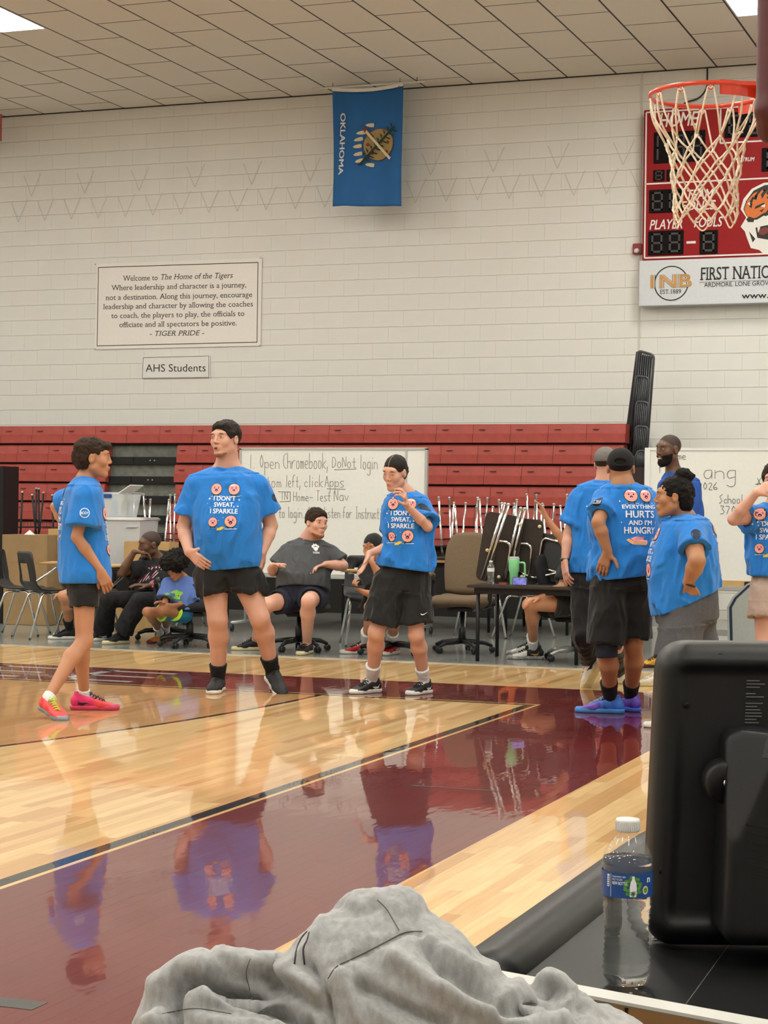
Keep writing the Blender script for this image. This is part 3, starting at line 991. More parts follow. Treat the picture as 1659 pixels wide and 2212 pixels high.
class Head:
    def __init__(s, c, deg, pitch=0, roll=0, sc=1.0, wide=1.0):
        s.c = np.asarray(c, float); s.f = facing(deg, pitch)
        s.rt = unit(np.cross(facing(deg), V3(0, 0, 1)))
        s.u = np.cross(s.rt, s.f)
        if roll:
            q = math.radians(roll); s.rt, s.u = s.rt*math.cos(q)+s.u*math.sin(q), -s.rt*math.sin(q)+s.u*math.cos(q)
        s.sc = sc; s.w = wide
        s.R = np.array([s.rt, s.f, s.u])
    def P(s, x, y, z): return s.c+(s.rt*x*s.w+s.f*y+s.u*z)*s.sc
    def r(s, *a): return tuple(q*s.sc*(s.w if i == 0 else 1) for i, q in enumerate(a)) if len(a) > 1 else a[0]*s.sc
    def build(s, F, infl=0.0, face=True, jaw=1.0):
        k = 0.022*s.sc; i = infl
        F.ell(s.P(0, -.014, .032), s.r(.073+i, .094+i, .082+i), s.R, k)
        F.ell(s.P(0, .022, -.022), s.r(.061+i, .066+i, .088+i), s.R, k)
        for sg in (-1, 1):
            F.cone(s.P(.046*sg*jaw, .0, -.058), s.P(.014*sg, .062, -.096), s.r(.023+i), s.r(.019+i), k)
            F.ell(s.P(.040*sg, .056, -.018), s.r(.024+i, .022+i, .026+i), s.R, k)
        F.ell(s.P(0, .072, -.097), s.r(.02+i, .017+i, .017+i), s.R, k*.8)
        F.ell(s.P(0, .072, .036), s.r(.052+i, .016+i, .018+i), s.R, k)
        if face:
            F.ell(s.P(0, .076, -.06), s.r(.026+i, .018+i, .02+i), s.R, k*.7)
            for sg in (-1, 1):
                F.ell(s.P(.031*sg, .094, .012), s.r(.019, .013, .0125), s.R, .010, '-')
                F.ell(s.P(.031*sg, .074, .011), s.r(.0155, .013, .011), s.R, .005)
            F.cone(s.P(0, .085, .024), s.P(0, .101, -.018), s.r(.007), s.r(.0100), .010)
            F.ell(s.P(0, .100, -.021), s.r(.011, .010, .009), s.R, .006)
            for sg in (-1, 1):
                F.ell(s.P(.012*sg, .094, -.026), s.r(.0075, .009, .007), s.R, .005)
            F.ell(s.P(0, .094, -.053), s.r(.02, .009, .0055), s.R, .004)
            F.ell(s.P(0, .091, -.064), s.r(.017, .009, .0065), s.R, .004)
        for sg in (-1, 1):
            F.ell(s.P(.0765*sg, -.012, -.004), s.r(.010+i*.3, .019+i*.3, .031+i*.3), s.R, .008)
            F.ell(s.P(.0885*sg, -.008, .0), s.r(.009, .010, .017), s.R, .004, '-')
    def eyes(s, root, open_=1.0, brow='#2b211c', look=(0, 0), lip=M_LIP, mouth_open=0.0, sub=None):
        off = np.array(root.location)
        T = Matrix([[*(s.rt*s.sc), 0], [*(s.f*s.sc), 0], [*(s.u*s.sc), 0], [0, 0, 0, 1]]).transposed()
        T = Matrix.Translation(Vector(s.c-off)) @ T.to_3x3().to_4x4()
        M_B = mat('brow_'+brow.strip('#'), brow, 0.8, var=0)
        for sg in (-1, 1):
            m = MB()
            if open_ > 0.3:
                m.ball((.031*sg*s.w, .0815, .011), (.0125, .007, .0058*open_), 12, 0)
                m.ball((.031*sg*s.w+look[0]*.004, .0855, .011+look[1]*.001), (.0056, .0045, .0054*open_), 10, 1)
            m.tube([((.031+dx*sg*1)*sg*s.w if False else (.031*sg+dx)*s.w, .0855-abs(dx)*.25, .0168*1-abs(dx)*.22-(1-open_)*.006) for dx in (-.014, -.007, 0, .007, .014)], [.0009, .0016, .0019, .0016, .0009], 6, 2)
            m.T = None
            m.V = [tuple(T @ Vector(v)) for v in m.V]
            m.build('eye', [M_EYEW, M_EYED, M_INK], root)
            m = MB()
            m.tube([((.031*sg+dx)*s.w, .0905-abs(dx-.0*sg)*.32, .031+.003*(1-(dx/.016)**2)+(dx*sg)*.02) for dx in (-.017, -.008, 0, .008, .017)], [.0013, .0026, .0028, .0024, .001], 6)
            m.V = [tuple(T @ Vector(v)) for v in m.V]
            m.build('eyebrow', M_B, root)
        m = MB()
        mo = mouth_open
        if mo > 0: m.ball((0, .0955, -.058-mo*.004), (.014, .006, .003+.007*mo), 12, 1)
        m.tube([(x*s.w, .1012-abs(x)*.42, -.0545+.0012*(1-abs(x)/.02)+mo*.003) for x in (-.021, -.01, -.004, .004, .01, .021)], [.0006, .0024, .0024, .0024, .0024, .0006], 6, 0)
        m.tube([(x*s.w, .0990-abs(x)*.42, -.0625-mo*.008) for x in (-.018, -.009, 0, .009, .018)], [.0006, .0028, .0034, .0028, .0006], 6, 0)
        m.V = [tuple(T @ Vector(v)) for v in m.V]
        m.build('lips', [lip, M_MOUTH], root)
    def hair(s, root, m, style, seed=1, h=0.005, infl=.012):
        F = Field(s.c-.26*s.sc, s.c+.26*s.sc, h*max(.8, s.sc))
        R = s.R; P = s.P; r = s.r
        amp, fr = .0045, 42
        if style == 'short':        # full short hair with a brow-high front line
            F.ell(P(0, -.016, .036), r(.073+infl, .094+infl, .082+infl), R, 0)
            F.ell(P(0, .045, .088), r(.052, .036, .024), R, .02); F.ell(P(0, -.03, .075), r(.068, .07, .055), R, .02)
            F.ripple(.002, (30, 30, 30), 3, .03)
            F.plane(P(0, .088, .068), -(R[2]-R[1]*1.15), ); F.plane(P(0, -.06, -.066), -R[2])
            F.ell(P(0, .115, .026), r(.066, .07, .052), R, .006, '-')
            for sg in (-1, 1): F.ell(P(.085*sg, .004, -.014), r(.03, .028, .034), R, .006, '-')
        elif style == 'flow':       # thick layered hair, cropped at the sides, fringe in front
            F.ell(P(0, -.028, .052), r(.084, .104, .078), R, 0)
            F.ell(P(0, -.055, .0), r(.078, .078, .085), R, .02)
            F.ell(P(0, .066, .078), r(.05, .038, .028), R, .02)
            F.plane(P(0, .105, .038), -(R[2]-R[1]*.72)); F.plane(P(0, -.06, -.07), -R[2])
            for sg in (-1, 1): F.ell(P(.09*sg, .015, -.01), r(.035, .04, .042), R, .006, '-')
            amp, fr = .007, 45
        elif style == 'bald':
            F.ell(P(0, -.016, .034), r(.0735, .0945, .0825), R, 0)
            F.plane(P(0, .06, .07), -(R[2]-R[1]*1.3)); F.plane(P(0, -.06, -.03), -R[2])
            for sg in (-1, 1): F.ell(P(.085*sg, .0, -.012), r(.03, .028, .034), R, .004, '-')
            amp = 0
        elif style == 'sleek':      # pulled back into a low bun
            F.ell(P(0, -.017, .036), r(.078, .099, .087), R, 0)
            F.ell(P(0, -.05, -.01), r(.066, .066, .07), R, .02)
            F.plane(P(0, .082, .066), -(R[2]-R[1]*1.2)); F.plane(P(0, -.06, -.07), -R[2])
            for sg in (-1, 1): F.ell(P(.09*sg, .012, -.014), r(.034, .036, .036), R, .004, '-')
            for a in range(7):
                q = a*2*PI/7
                F.ell(P(.022*math.cos(q), -.128+.01*math.cos(q*2), -.012+.026*math.sin(q)), r(.018, .018, .016), R, .006)
            F.ell(P(0, -.118, -.01), r(.03, .026, .03), R, .01)
            amp, fr = .0015, 90
        elif style == 'topbun':
            F.ell(P(0, -.024, .040), r(.082, .104, .090), R, 0)
            F.ell(P(0, -.07, -.02), r(.064, .056, .075), R, .02)
            F.plane(P(0, .086, .058), -(R[2]-R[1]*1.25)); F.plane(P(0, -.06, -.10), -R[2])
            for sg in (-1, 1): F.ell(P(.092*sg, .016, -.016), r(.034, .036, .036), R, .004, '-')
            F.ell(P(0, -.062, .138), r(.044, .046, .036), R, .01)
            F.ell(P(.01, -.10, .12), r(.03, .035, .03), R, .012)
            amp, fr = .006, 50
        elif style == 'afro':
            F.ell(P(0, -.03, .06), r(.145, .15, .118), R, 0)
            F.ell(P(0, .03, .085), r(.12, .09, .07), R, .03)
            F.ell(P(0, .10, -.055), r(.062, .085, .085), R, .01, '-')
            F.plane(P(0, 0, -.075), -R[2])
            amp, fr = .017, 38
        elif style == 'durag':
            F.ell(P(0, -.014, .036), r(.079, .100, .088), R, 0)
            F.plane(P(0, .085, .05), -(R[2]-R[1]*.75)); F.plane(P(0, -.06, -.05), -R[2])
            F.cone(P(0, -.10, -.01), P(.01, -.13, -.10), r(.012), r(.02), .01)
            amp, fr = .002, 20
        V, Q = F.mesh()
        if len(V) == 0: return None
        if amp:
            N = vnormals(V, Q)
            d = amp*s.sc*(2*vnoise(V*fr, seed)-1+.6*(2*vnoise(V*fr*2.1, seed+2)-1))
            V = V+N*d[:, None]
        return raw('durag' if style == 'durag' else 'hair', V, Q, m, root, True, off=root.location)

HR = .0088
def hand_sdf(F, w, k0, side, pn, curl, sc=1.0, spread=0.5, thumb=(0.5, 0.3), wr=.026):
    """w wrist, k0 unit wrist->knuckles, pn palm normal, side: +1 when the thumb lies along cross(k0,pn)"""
    k0 = unit(k0); pn = unit(pn-k0*np.dot(pn, k0)); sd = np.cross(k0, pn)*side
    L = .088*sc
    F.cone(w, w+k0*.02*sc, wr*.95, .026*sc, .012, fl=pn, fs=.72)
    for o in (-.026, -.009, .009, .026):
        F.cone(w+k0*.018*sc+sd*o*.55*sc, w+k0*(L-abs(o)*.12)+sd*o*1.05*sc, .0145*sc, .0125*sc, .010, fl=pn, fs=.85)
    lens = [(.043, .026, .020), (.047, .030, .022), (.044, .028, .021), (.034, .021, .018)]
    offs = [.027, .009, -.009, -.026]
    if not isinstance(curl, (list, tuple)): curl = [curl]*4
    for (l, o, c) in zip(lens, offs, curl):
        p = w+k0*(L-abs(o)*.12)*1.0+sd*o*1.05*sc
        d = unit(k0+sd*o*6*spread)
        ang = 0
        r = [HR*1.02, HR*.95, HR*.86, HR*.74]
        for j, ll in enumerate(l):
            ang += c*(0.75, 1.0, 0.7)[j]
            dd = unit(d*math.cos(ang)+pn*math.sin(ang))
            q = p+dd*ll*sc
            F.cone(p, q, r[j]*sc, r[j+1]*sc, .0035)
            p = q
    b = w+k0*.028*sc+sd*.024*sc
    a, c = thumb
    d1 = unit(sd*math.sin(a+.35)+k0*math.cos(a+.35)+pn*c)
    d2 = unit(d1*.8+k0*.55+pn*c*.6)
    p1 = b+d1*.036*sc; p2 = p1+d2*.030*sc; p3 = p2+unit(d2+k0*.3)*.022*sc
    F.cone(w+k0*.012*sc+sd*.012*sc, b+d1*.01*sc, .016*sc, .0145*sc, .01)
    F.cone(b, p1, .0145*sc, .0112*sc, .007); F.cone(p1, p2, .0112*sc, .0098*sc, .0035); F.cone(p2, p3, .0098*sc, .0078*sc, .0035)

# ------------------------------------------------------------------ shoes
_shoe = {}
def shoe_geo(high=False):
    if high in _shoe: return _shoe[high]
    # local: x toe, y side, z up; ankle above (0,0)
    U = Field((-.10, -.06, -.01), (.22, .06, .16), .0045)
    U.cone((-.045, 0, .05), (.03, 0, .055), .036, .037, .02)
    U.cone((.03, 0, .05), (.14, .004, .034), .040, .038, .03, fl=V3(0, 0, 1), fs=.85)
    U.cone((.11, 0, .030), (.168, .004, .026), .045, .033, .03, fl=V3(0, 0, 1), fs=.72)
    U.cone((-.03, 0, .05), (-.022, 0, .10 if not high else .125), .036, .036, .015)
    U.cone((.0, 0, .075), (.07, 0, .06), .026, .026, .03)
    U.plane((0, 0, .018), (0, 0, -1))
    U.plane((0, 0, .088 if not high else .118), (.35, 0, 1))
    U.cone((-.018, 0, .10), (-.015, 0, .16), .030, .034, .004, '-')
    up = U.mesh()
    S = Field((-.10, -.07, -.01), (.22, .07, .05), .0045)
    S.cone((-.045, 0, .02), (.06, 0, .018), .040, .036, .01, fl=V3(0, 0, 1), fs=.9)
    S.cone((.06, 0, .014), (.145, .004, .014), .037, .045, .02, fl=V3(0, 0, 1), fs=.7)
    S.cone((.13, 0, .014), (.174, .006, .015), .044, .030, .02, fl=V3(0, 0, 1), fs=.75)
    S.plane((0, 0, .027), (-.03, 0, 1)); S.plane((0, 0, 0.0), (0, 0, -1))
    so = S.mesh()
    _shoe[high] = (up, so)
    return _shoe[high]
def T34(org, fw, up, sc=1.0):
    fw = unit(fw); up = unit(np.asarray(up)-fw*np.dot(up, fw)); sd = np.cross(up, fw)
    A = np.array([fw, sd, up]).T*sc
    return A, np.asarray(org, float)
def app(A, o, V): return np.asarray(V) @ A.T + o
def tri_prism_swoosh():
    # a tapering tick, on the x-z plane
    top = [(-.055, .012), (-.035, -.004), (-.01, -.004), (.02, .008), (.07, .034)]
    bot = [(-.055, .012), (-.048, -.014), (-.02, -.022), (.015, -.006), (.07, .034)]
    return top+bot[::-1][1:-1]
SW = tri_prism_swoosh()
def shoe(root, org, fw, up, m_up, m_sole, m_lace, m_logo=None, sc=1.0, high=False, side=1, m_toe=None, logo_side=1, m_line=None):
    (uV, uF), (sV, sF) = shoe_geo(high)
    A, o = T34(org, fw, up, sc)
    off = np.array(root.location)
    mir = np.array([1, side, 1])
    def fl(F): return F if side > 0 else F[:, ::-1]
    V = uV*mir
    mats = [m_up]; mi = None
    if m_toe is not None:
        c = V[uF].mean(1); mats.append(m_toe); mi = ((c[:, 0] > .055) & (c[:, 2] < .075)).astype(int)
    so = raw('shoe', app(A, o, V), fl(uF), mats, root, True, mi, off)
    raw('sole', app(A, o, sV*mir), fl(sF), m_sole, so, True, off=off)
    if m_lace is not None:
        m = MB()
        for i in range(5):
            x = .035+i*.017; z = .092-i*.0085
            m.tube([(x, -.024, z-.008), (x+.004, -.01, z+.003), (x+.004, .01, z+.003), (x, .024, z-.008)], .0028, 5)
            m.tube([(x, -.020, z-.006), (x+.010, .0, z+.002), (x+.016, .020, z-.012)], .0024, 5)
        for sg in (-1, 1):
            m.tube([(.03, 0, .098), (.026, .015*sg, .110), (.04, .03*sg, .095), (.03, .004, .097)], .0022, 5)
        m.V = [tuple(v) for v in app(A, o, np.array(m.V))-off]
        m.build('laces', m_lace, so)
    if m_logo is not None:
        bv = BVHTree.FromPolygons([Vector(v) for v in uV*mir], [tuple(f) for f in fl(uF).tolist()])
        for ys in (-1, 1):
            P2 = []
            for (x, z) in SW:
                h = bv.ray_cast(Vector((x+.015, ys*.12, z+.048)), Vector((0, -ys, 0)))
                if h[0] is None: h = (Vector((x+.015, ys*.03, z+.048)),)
                P2.append((h[0].x, h[0].y+ys*.0015, h[0].z))
            P2 = app(A, o, P2)-off
            n = len(P2)
            F_ = [(i, i+1, n-i-2, n-i-1) for i in range(0, n//2-0) if i+1 < n-i-2]
            F_ = [tuple(range(n))]
            raw('swoosh', P2, F_, m_logo, so)
    return so

# ------------------------------------------------------------------ printed decals laid on cloth
class Art:
    def __init__(s): s.L = []          # (verts2d, faces, mat, lift)
    def poly(s, P, m, z=0): s.L.append(([tuple(p) for p in P], [tuple(range(len(P)))], m, z)); return s
    def disc(s, cx, cy, rx, m, z=0, ry=None, n=20, wob=0, rings=2, wn=7):
        ry = ry or rx
        V = [(cx, cy)]; F = []
        for q in range(1, rings+1):
            for i in range(n):
                a = 2*PI*i/n; w = 1+wob*math.sin(wn*a)
                V.append((cx+rx*w*math.cos(a)*q/rings, cy+ry*w*math.sin(a)*q/rings))
        for i in range(n):
            j = (i+1) % n
            F.append((0, 1+i, 1+j))
            for q in range(1, rings):
                a, b = 1+(q-1)*n, 1+q*n
                F.append((a+i, b+i, b+j, a+j))
        s.L.append((V, F, m, z)); return s
    def text(s, t, cx, y, h, m, z=1, w=None, **k):
        V, F = text2d(t, **k)
        x0 = min(v[0] for v in V); tw = twidth(V); sy = h/.7; sx = (w/tw) if w else sy
        for q in sorted(set(v[2] if len(v) > 2 else 0 for v in V)):
            ks = [i for i, v in enumerate(V) if (v[2] if len(v) > 2 else 0) == q]; mp = {i: j for j, i in enumerate(ks)}
            s.L.append(([(cx+(V[i][0]-x0-tw/2)*sx, y+V[i][1]*sy) for i in ks], [tuple(mp[i] for i in f) for f in F if f[0] in mp], m, z+q*700))
        return s
    def star(s, cx, cy, r, m, z=1):
        P = []
        for i in range(8):
            a = PI*i/4; q = r if i % 2 == 0 else r*.3
            P.append((cx+q*math.sin(a), cy+q*math.cos(a)))
        return s.poly(P, m, z)
    def donut(s, cx, cy, r, mood=0, cap=False):
        s.disc(cx, cy, r*1.12, M_INK, 1); s.disc(cx, cy, r*1.03, M_TAN, 2); s.disc(cx, cy+r*.06, r*.9, M_PINK, 3, wob=.06)
        for sg in (-1, 1):
            s.disc(cx+sg*r*.38, cy+r*.2, r*.13, M_INK, 4, n=8, rings=1)
            s.poly([(cx+sg*r*.50, cy+r*.40), (cx+sg*r*.22, cy+r*.52), (cx+sg*r*.22, cy+r*.46), (cx+sg*r*.50, cy+r*.34)], M_INK, 4)
        s.disc(cx, cy-r*.22, r*(.24+.08*mood), M_INK, 4, ry=r*(.18+.16*mood), n=12)
        s.disc(cx, cy-r*.32, r*.13, M_PINK, 5, ry=r*.09, n=8, rings=1)
        if cap: s.poly([(cx-r*.85, cy+r*.5), (cx-r*.6, cy+r*.82), (cx+r*.6, cy+r*.82), (cx+r*.85, cy+r*.5), (cx, cy+r*.68)], M_WHITEP, 4)
        for sg in (-1, 1):
            s.poly([(cx+sg*r*.3, cy-r*1.0), (cx+sg*r*.5, cy-r*1.0), (cx+sg*r*.55, cy-r*1.4), (cx+sg*r*.35, cy-r*1.4)], M_INK, 1)
        s.poly([(cx-r*1.1, cy-r*1.42), (cx+r*1.1, cy-r*1.36), (cx+r*1.2, cy-r*1.28), (cx-r*.9, cy-r*1.34)], M_WHITEP, 0)
        return s
    def lay(s, name, root, bv, org, n, up, rtv=None, lift=.0028, shell=.0005):
        """project along -n onto the cloth; org = 3D centre"""
        org = Vector(org); n = Vector(n).normalized(); up = Vector(up); up = (up-n*up.dot(n)).normalized(); rt = up.cross(n)
        off = Vector(root.location)
        mats = []; V = []; F = []; MI = []
        for (P, fs, m, z) in s.L:
            if m not in mats: mats.append(m)
            b = len(V); ok = []
            for (x, y) in P:
                o = org+rt*x+up*y+n*.45
                h = bv.ray_cast(o, -n)
                if h[0] is None or (h[0]-(org+rt*x+up*y)).length > .16:
                    ok.append(False); V.append(Vector((0, 0, 0)))
                else:
                    ok.append(True); V.append(h[0]+n*(lift+z*shell)-off)
            for f in fs:
                if all(ok[i] for i in f):
                    F.append(tuple(b+i for i in f)); MI.append(mats.index(m))
        if not F: return None
        used = sorted(set(i for f in F for i in f)); mp = {u: i for i, u in enumerate(used)}
        return raw(name, [V[i] for i in used], [tuple(mp[i] for i in f) for f in F], mats, root, mi=MI)
def front_art():
    a = Art()
    a.donut(-.062, .118, .036, .6); a.donut(.060, .118, .036, .2, True)
    a.text("I DON'T", 0, .040, .030, M_WHITEP, w=.150, bold=.03)
    a.text("SWEAT,", 0, -.002, .030, M_WHITEP, w=.140, bold=.03)
    a.text("I SPARKLE", 0, -.047, .032, M_WHITEP, w=.190, bold=.03)
    a.donut(-.070, -.106, .030, .4); a.donut(.052, -.100, .038, 1.0)
    a.poly([(-.04, -.150), (-.005, -.135), (.02, -.142), (-.012, -.160), (-.045, -.163)], M_YEL, 4)
    for x, y, r in ((-.105, .052, .010), (.098, .046, .010), (.092, .002, .009), (-.098, -.008, .005), (.0, -.075, .005), (-.03, -.095, .004), (.11, .075, .004), (-.118, .02, .004)):
        a.star(x, y, r, M_WHITEP)
    return a
def back_art():
    a = Art()
    a.donut(-.045, .135, .036, .2, True); a.donut(.045, .135, .036, .8, True)
    a.text('EVERYTHING', 0, .055, .024, M_WHITEP, w=.20, bold=.03)
    a.text('HURTS', 0, .000, .043, M_WHITEP, w=.17, bold=.03)
    a.text("AND I'M", 0, -.045, .028, M_WHITEP, w=.14, bold=.03)
    a.text('HUNGRY', 0, -.098, .040, M_WHITEP, w=.19, bold=.03)
    a.poly([(-.085, -.14), (-.05, -.165), (.03, -.17), (.09, -.135), (.085, -.125), (.03, -.15), (-.04, -.148), (-.07, -.128)], M_TAN, 3)
    a.poly([(-.06, -.128), (-.04, -.146), (.03, -.149), (.08, -.124), (.03, -.118), (-.03, -.116)], M_PINK, 2)
    for x, y, r in ((-.11, .1, .008), (.11, .09, .008), (-.11, -.03, .006), (.1, -.03, .006)): a.star(x, y, r, M_WHITEP)
    return a
def patch_art(ring=False):
    a = Art()
    if ring:
        a.disc(0, 0, .030, M_WHITEP, 1); a.disc(0, 0, .026, M_SHIRT, 2); a.text('BODY', 0, -.008, .016, M_WHITEP, z=3, w=.046, bold=.02)
    else:
        a.disc(0, 0, .030, M_NAVY, 1, ry=.028)
        for y in (-.010, -.003, .004): a.poly([(-.024, y), (.024, y+.001), (.024, y+.004), (-.024, y+.003)], M_WHITEP, 2)
    return a
# ================================================================== PEOPLE
def _cone_raw(F, sl, X, Y, Z, a, b, ra, rb):
    ab = b-a; L = ab@ab
    x, y, z = X-a[0], Y-a[1], Z-a[2]
    tt = (x*ab[0]+y*ab[1]+z*ab[2])/L
    t = np.clip(tt, 0, 1)
    x = x-t*ab[0]; y = y-t*ab[1]; z = z-t*ab[2]
    return np.sqrt(x*x+y*y+z*z)-(ra+(rb-ra)*t), (tt-1)*math.sqrt(L)
def sleeve(F, a, b, ra, rb, k=.03, th=.018, dep=.025, cut=None):
    """tube of cloth, open at b"""
    a = np.asarray(a, float); b = np.asarray(b, float)
    R = max(ra, rb)+k+2*F.h
    q = F.sub_(np.minimum(a, b)-R, np.maximum(a, b)+R)
    if q is None: return
    sl, X, Y, Z = q
    d, e = _cone_raw(F, sl, X, Y, Z, a, b, ra, rb)
    if cut is not None:
        n = unit(cut); e = (X-b[0])*n[0]+(Y-b[1])*n[1]+(Z-b[2])*n[2]
    di, e2 = _cone_raw(F, sl, X, Y, Z, a, b+unit(b-a)*.03, ra-th, rb-th)
    d = np.maximum(np.maximum(d, e), -np.maximum(di, -(e+dep)))
    F._put(sl, d.astype(np.float32), k, '+')
def hem(F, prof, lat, fwd, infl, p, n, th=.026, dep=.012):
    F.plane(p, n)
    G_ = Field.__new__(Field); G_.h = F.h; G_.lo = F.lo; G_.n = F.n; G_.ax = F.ax; G_.v = np.full_like(F.v, .5)
    G_.torso(prof, lat, fwd, infl-th, .02)
    n = unit(n)
    X = F.ax[0][:, None, None]; Y = F.ax[1][None, :, None]; Z = F.ax[2][None, None, :]
    e = ((X-p[0])*n[0]+(Y-p[1])*n[1]+(Z-p[2])*n[2]).astype(np.float32)
    F.v = np.maximum(F.v, -np.maximum(G_.v, -(e+dep)))

def person(label, D, head, neck, prof, tdeg, arms, legs, sk, hair=None, shirt=None, shorts=None, feet=(),
           root_at=None, h=.0055, ch=.008, hsc=1.0, hwide=1.0, msc=1.0, group=None, face=None, beard=None, socks=None,
           nr=.056, shl=.058, extra=None, bare=True):
    J = lambda t: PD(t[0], t[1], D+(t[2] if len(t) > 2 else 0.0))
    hd = Head(J(head[:3]), head[3], head[4], head[5], hsc, hwide)
    fwd = facing(tdeg); lat = unit(np.cross(fwd, V3(0, 0, 1)))
    nk = J(neck)
    pr = [(J(p[:3]), p[3]*(.84 if i == 0 else 1), p[4]) for i, p in enumerate(prof)]
    A = []
    for a in arms:
        if a is None: continue
        A.append(dict(a, s=J(a['s']), e=J(a['e']), w=J(a['w']), t=J(a['t'])))
    Lg = []
    for l in legs:
        q = dict(l); q['h'] = J(l['h']); q['k'] = J(l['k'])
        if 'g' in l:
            g = G(l['g'][0], l['g'][1], l.get('lift', 0.0)); q['g3'] = g
            q['a'] = g+V3(0, 0, .088)*l.get('sc', 1) if 'a' not in l else J(l['a'])
        else: q['a'] = J(l['a'])
        Lg.append(q)
    if root_at is None:
        gs_ = [q['g3'] for q in Lg if 'g3' in q]
        root_at = np.mean(gs_, axis=0)*np.array([1, 1, 0]) if gs_ else nk*np.array([1, 1, 0])
    root = empty('person', root_at, label, 'person', group)
    off = np.array(root.location)
    pts = [hd.c]+[p[0] for p in pr]+[q for a in A for q in (a['s'], a['e'], a['w'], a['t'])]+[q for l in Lg for q in (l['h'], l['k'], l['a'])]
    pts = np.array(pts)
    lo, hi = pts.min(0)-.17, pts.max(0)+.17
    lo[2] = max(lo[2], pts.min(0)[2]-.06)
    # ---- body
    F = Field(lo, hi, h)
    m = msc
    F.torso(pr, lat, fwd, -.016, .03)
    chest = pr[0][0]
    F.cone(nk-V3(0, 0, .02), hd.P(0, -.018, -.045), nr, nr*.93, .03)
    for a in A:
        am = a.get('m', 1.0)*m
        F.cone(nk-V3(0, 0, .005), a['s']+V3(0, 0, .01), .05*m, .045*m, .04)
        F.cone(a['s'], a['e'], .052*am, .040*am, .03)
        mid = a['e']*.66+a['w']*.34
        F.cone(a['e'], mid, .039*am, .041*am, .012)
        F.cone(mid, a['w'], .041*am, .026*am, .012)
        pn = a['pn']; pn = RH*pn[0]+V3(0, 0, 1)*pn[1]-FH*pn[2]
        hand_sdf(F, a['w'], a['t']-a['w'], a.get('side', 1), pn, a.get('curl', .35), a.get('hs', 1.0), a.get('spread', .5), a.get('thumb', (.5, .3)), .027*am)
    for l in Lg:
        lm = l.get('m', 1.0)*m
        F.cone(l['h'], l['k'], .088*lm, .056*lm, .04)
        kn = l['k']; an = l['a']
        ax = unit(an-kn); bk = l.get('back', -fwd); bk = unit(bk-ax*np.dot(bk, ax))
        F.cone(kn, kn*.7+an*.3+bk*.016*lm, .055*lm, .058*lm, .025)
        F.cone(kn*.7+an*.3+bk*.016*lm, an, .058*lm, .034*lm, .025)
        if 'g3' in l or 'ft' in l: F.cone(an, an-V3(0, 0, .03)+ (facing(l['fd'])*.03), .034*lm, .034*lm, .015)
    hd.build(F, face=face is not None)
    if extra: extra(F, hd, J)
    V, Q = F.mesh()
    body = raw('body', V, Q, sk, root, True, off=off)
    # ---- face parts, hair, beard
    if face is not None: hd.eyes(root, **face)
    if hair is not None: hd.hair(root, hair[1], hair[0], *(hair[2:] if len(hair) > 2 else ()))
    if beard is not None:
        bm_, zt, inf = beard
        B = Field(hd.c-.15, hd.c+.17, .004)
        hd.build(B, infl=inf, face=False)
        B.plane(hd.P(0, 0, zt), hd.R[2]+hd.R[1]*.25)
        B.plane(hd.P(0, .012, 0), -hd.R[1]-hd.R[2]*.15)
        B.ell(hd.P(0, .115, -.060), hd.r(.0235, .032, .0105), hd.R, .004, '-')
        B.ell(hd.P(0, .10, -.02), hd.r(.030, .05, .020), hd.R, .004, '-')
        v, q = B.mesh()
        if len(v):
            n = vnormals(v, q); v = v+n*(.0016*(2*vnoise(v*200, 4)-1))[:, None]
            raw('beard', v, q, bm_, root, True, off=off)
    bv = None
    # ---- shirt
    if shirt is not None:
        S = Field(lo, hi, ch)
        inf = shirt.get('infl', .012)
        sp = shirt.get('prof'); sp = pr if sp is None else [(J(p[:3]), p[3], p[4]) for p in sp]
        S.torso(sp, lat, fwd, inf, .04)
        for a in A:
            S.cone(nk-V3(0, 0, .030), a['s']+V3(0, 0, .0), .055*m, .048*m+inf, .05)
        for a in A:
            r0 = (.052+a.get('sr0', 0))*m+inf; r1 = (.064+a.get('sr', 0))*m+inf
            if 'se' in a: end = J(a['se'])
            else: end = a['s']*(1-a.get('sl', .72))+a['e']*a.get('sl', .72)
            sleeve(S, a['s'], end, r0, r1, .035)
        S.ripple(1.25*shirt.get('amp', .006), shirt.get('fr', (12, 12, 4.5)), shirt.get('seed', 1), .05, .35, min(p[0][2] for p in sp), max(p[0][2] for p in sp))
        for hp, hn in shirt['hem'][:1]:
            hp = J(hp); hn = RH*hn[0]+V3(0, 0, 1)*hn[1]-FH*hn[2]
            hem(S, sp, lat, fwd, inf, hp, hn)
        nkr = shirt.get('neck', .072)
        up = unit(hd.P(0, -.018, -.045)-nk+V3(0, 0, .25))
        nc = nk+V3(0, 0, shirt.get('nz', .0))
        ntilt = unit(V3(0, 0, 1)+fwd*shirt.get('nt', .35))
        S.cone(nc-ntilt*.004, nc+ntilt*.25, nkr, nkr*1.25, .006, '-')
        v, q = S.mesh()
        so = raw('shirt', v, q, shirt['m'], root, True, off=off)
        bv = BVHTree.FromPolygons([Vector(p) for p in v], q.tolist())
        # collar band
        C = Field(nk-.2, nk+.2, .005)
        C.torso(sp, lat, fwd, inf+.003, .04)
        for a in A: C.cone(nk-V3(0, 0, .030), a['s'], .055*m+.003, .048*m+inf+.003, .05)
        C.v = np.maximum(C.v, 0)*0+C.v
        K = Field.__new__(Field); K.h = C.h; K.lo = C.lo; K.n = C.n; K.ax = C.ax; K.v = np.full_like(C.v, .5)
        K.cone(nc-ntilt*.004, nc+ntilt*.25, nkr, nkr*1.25, 0)
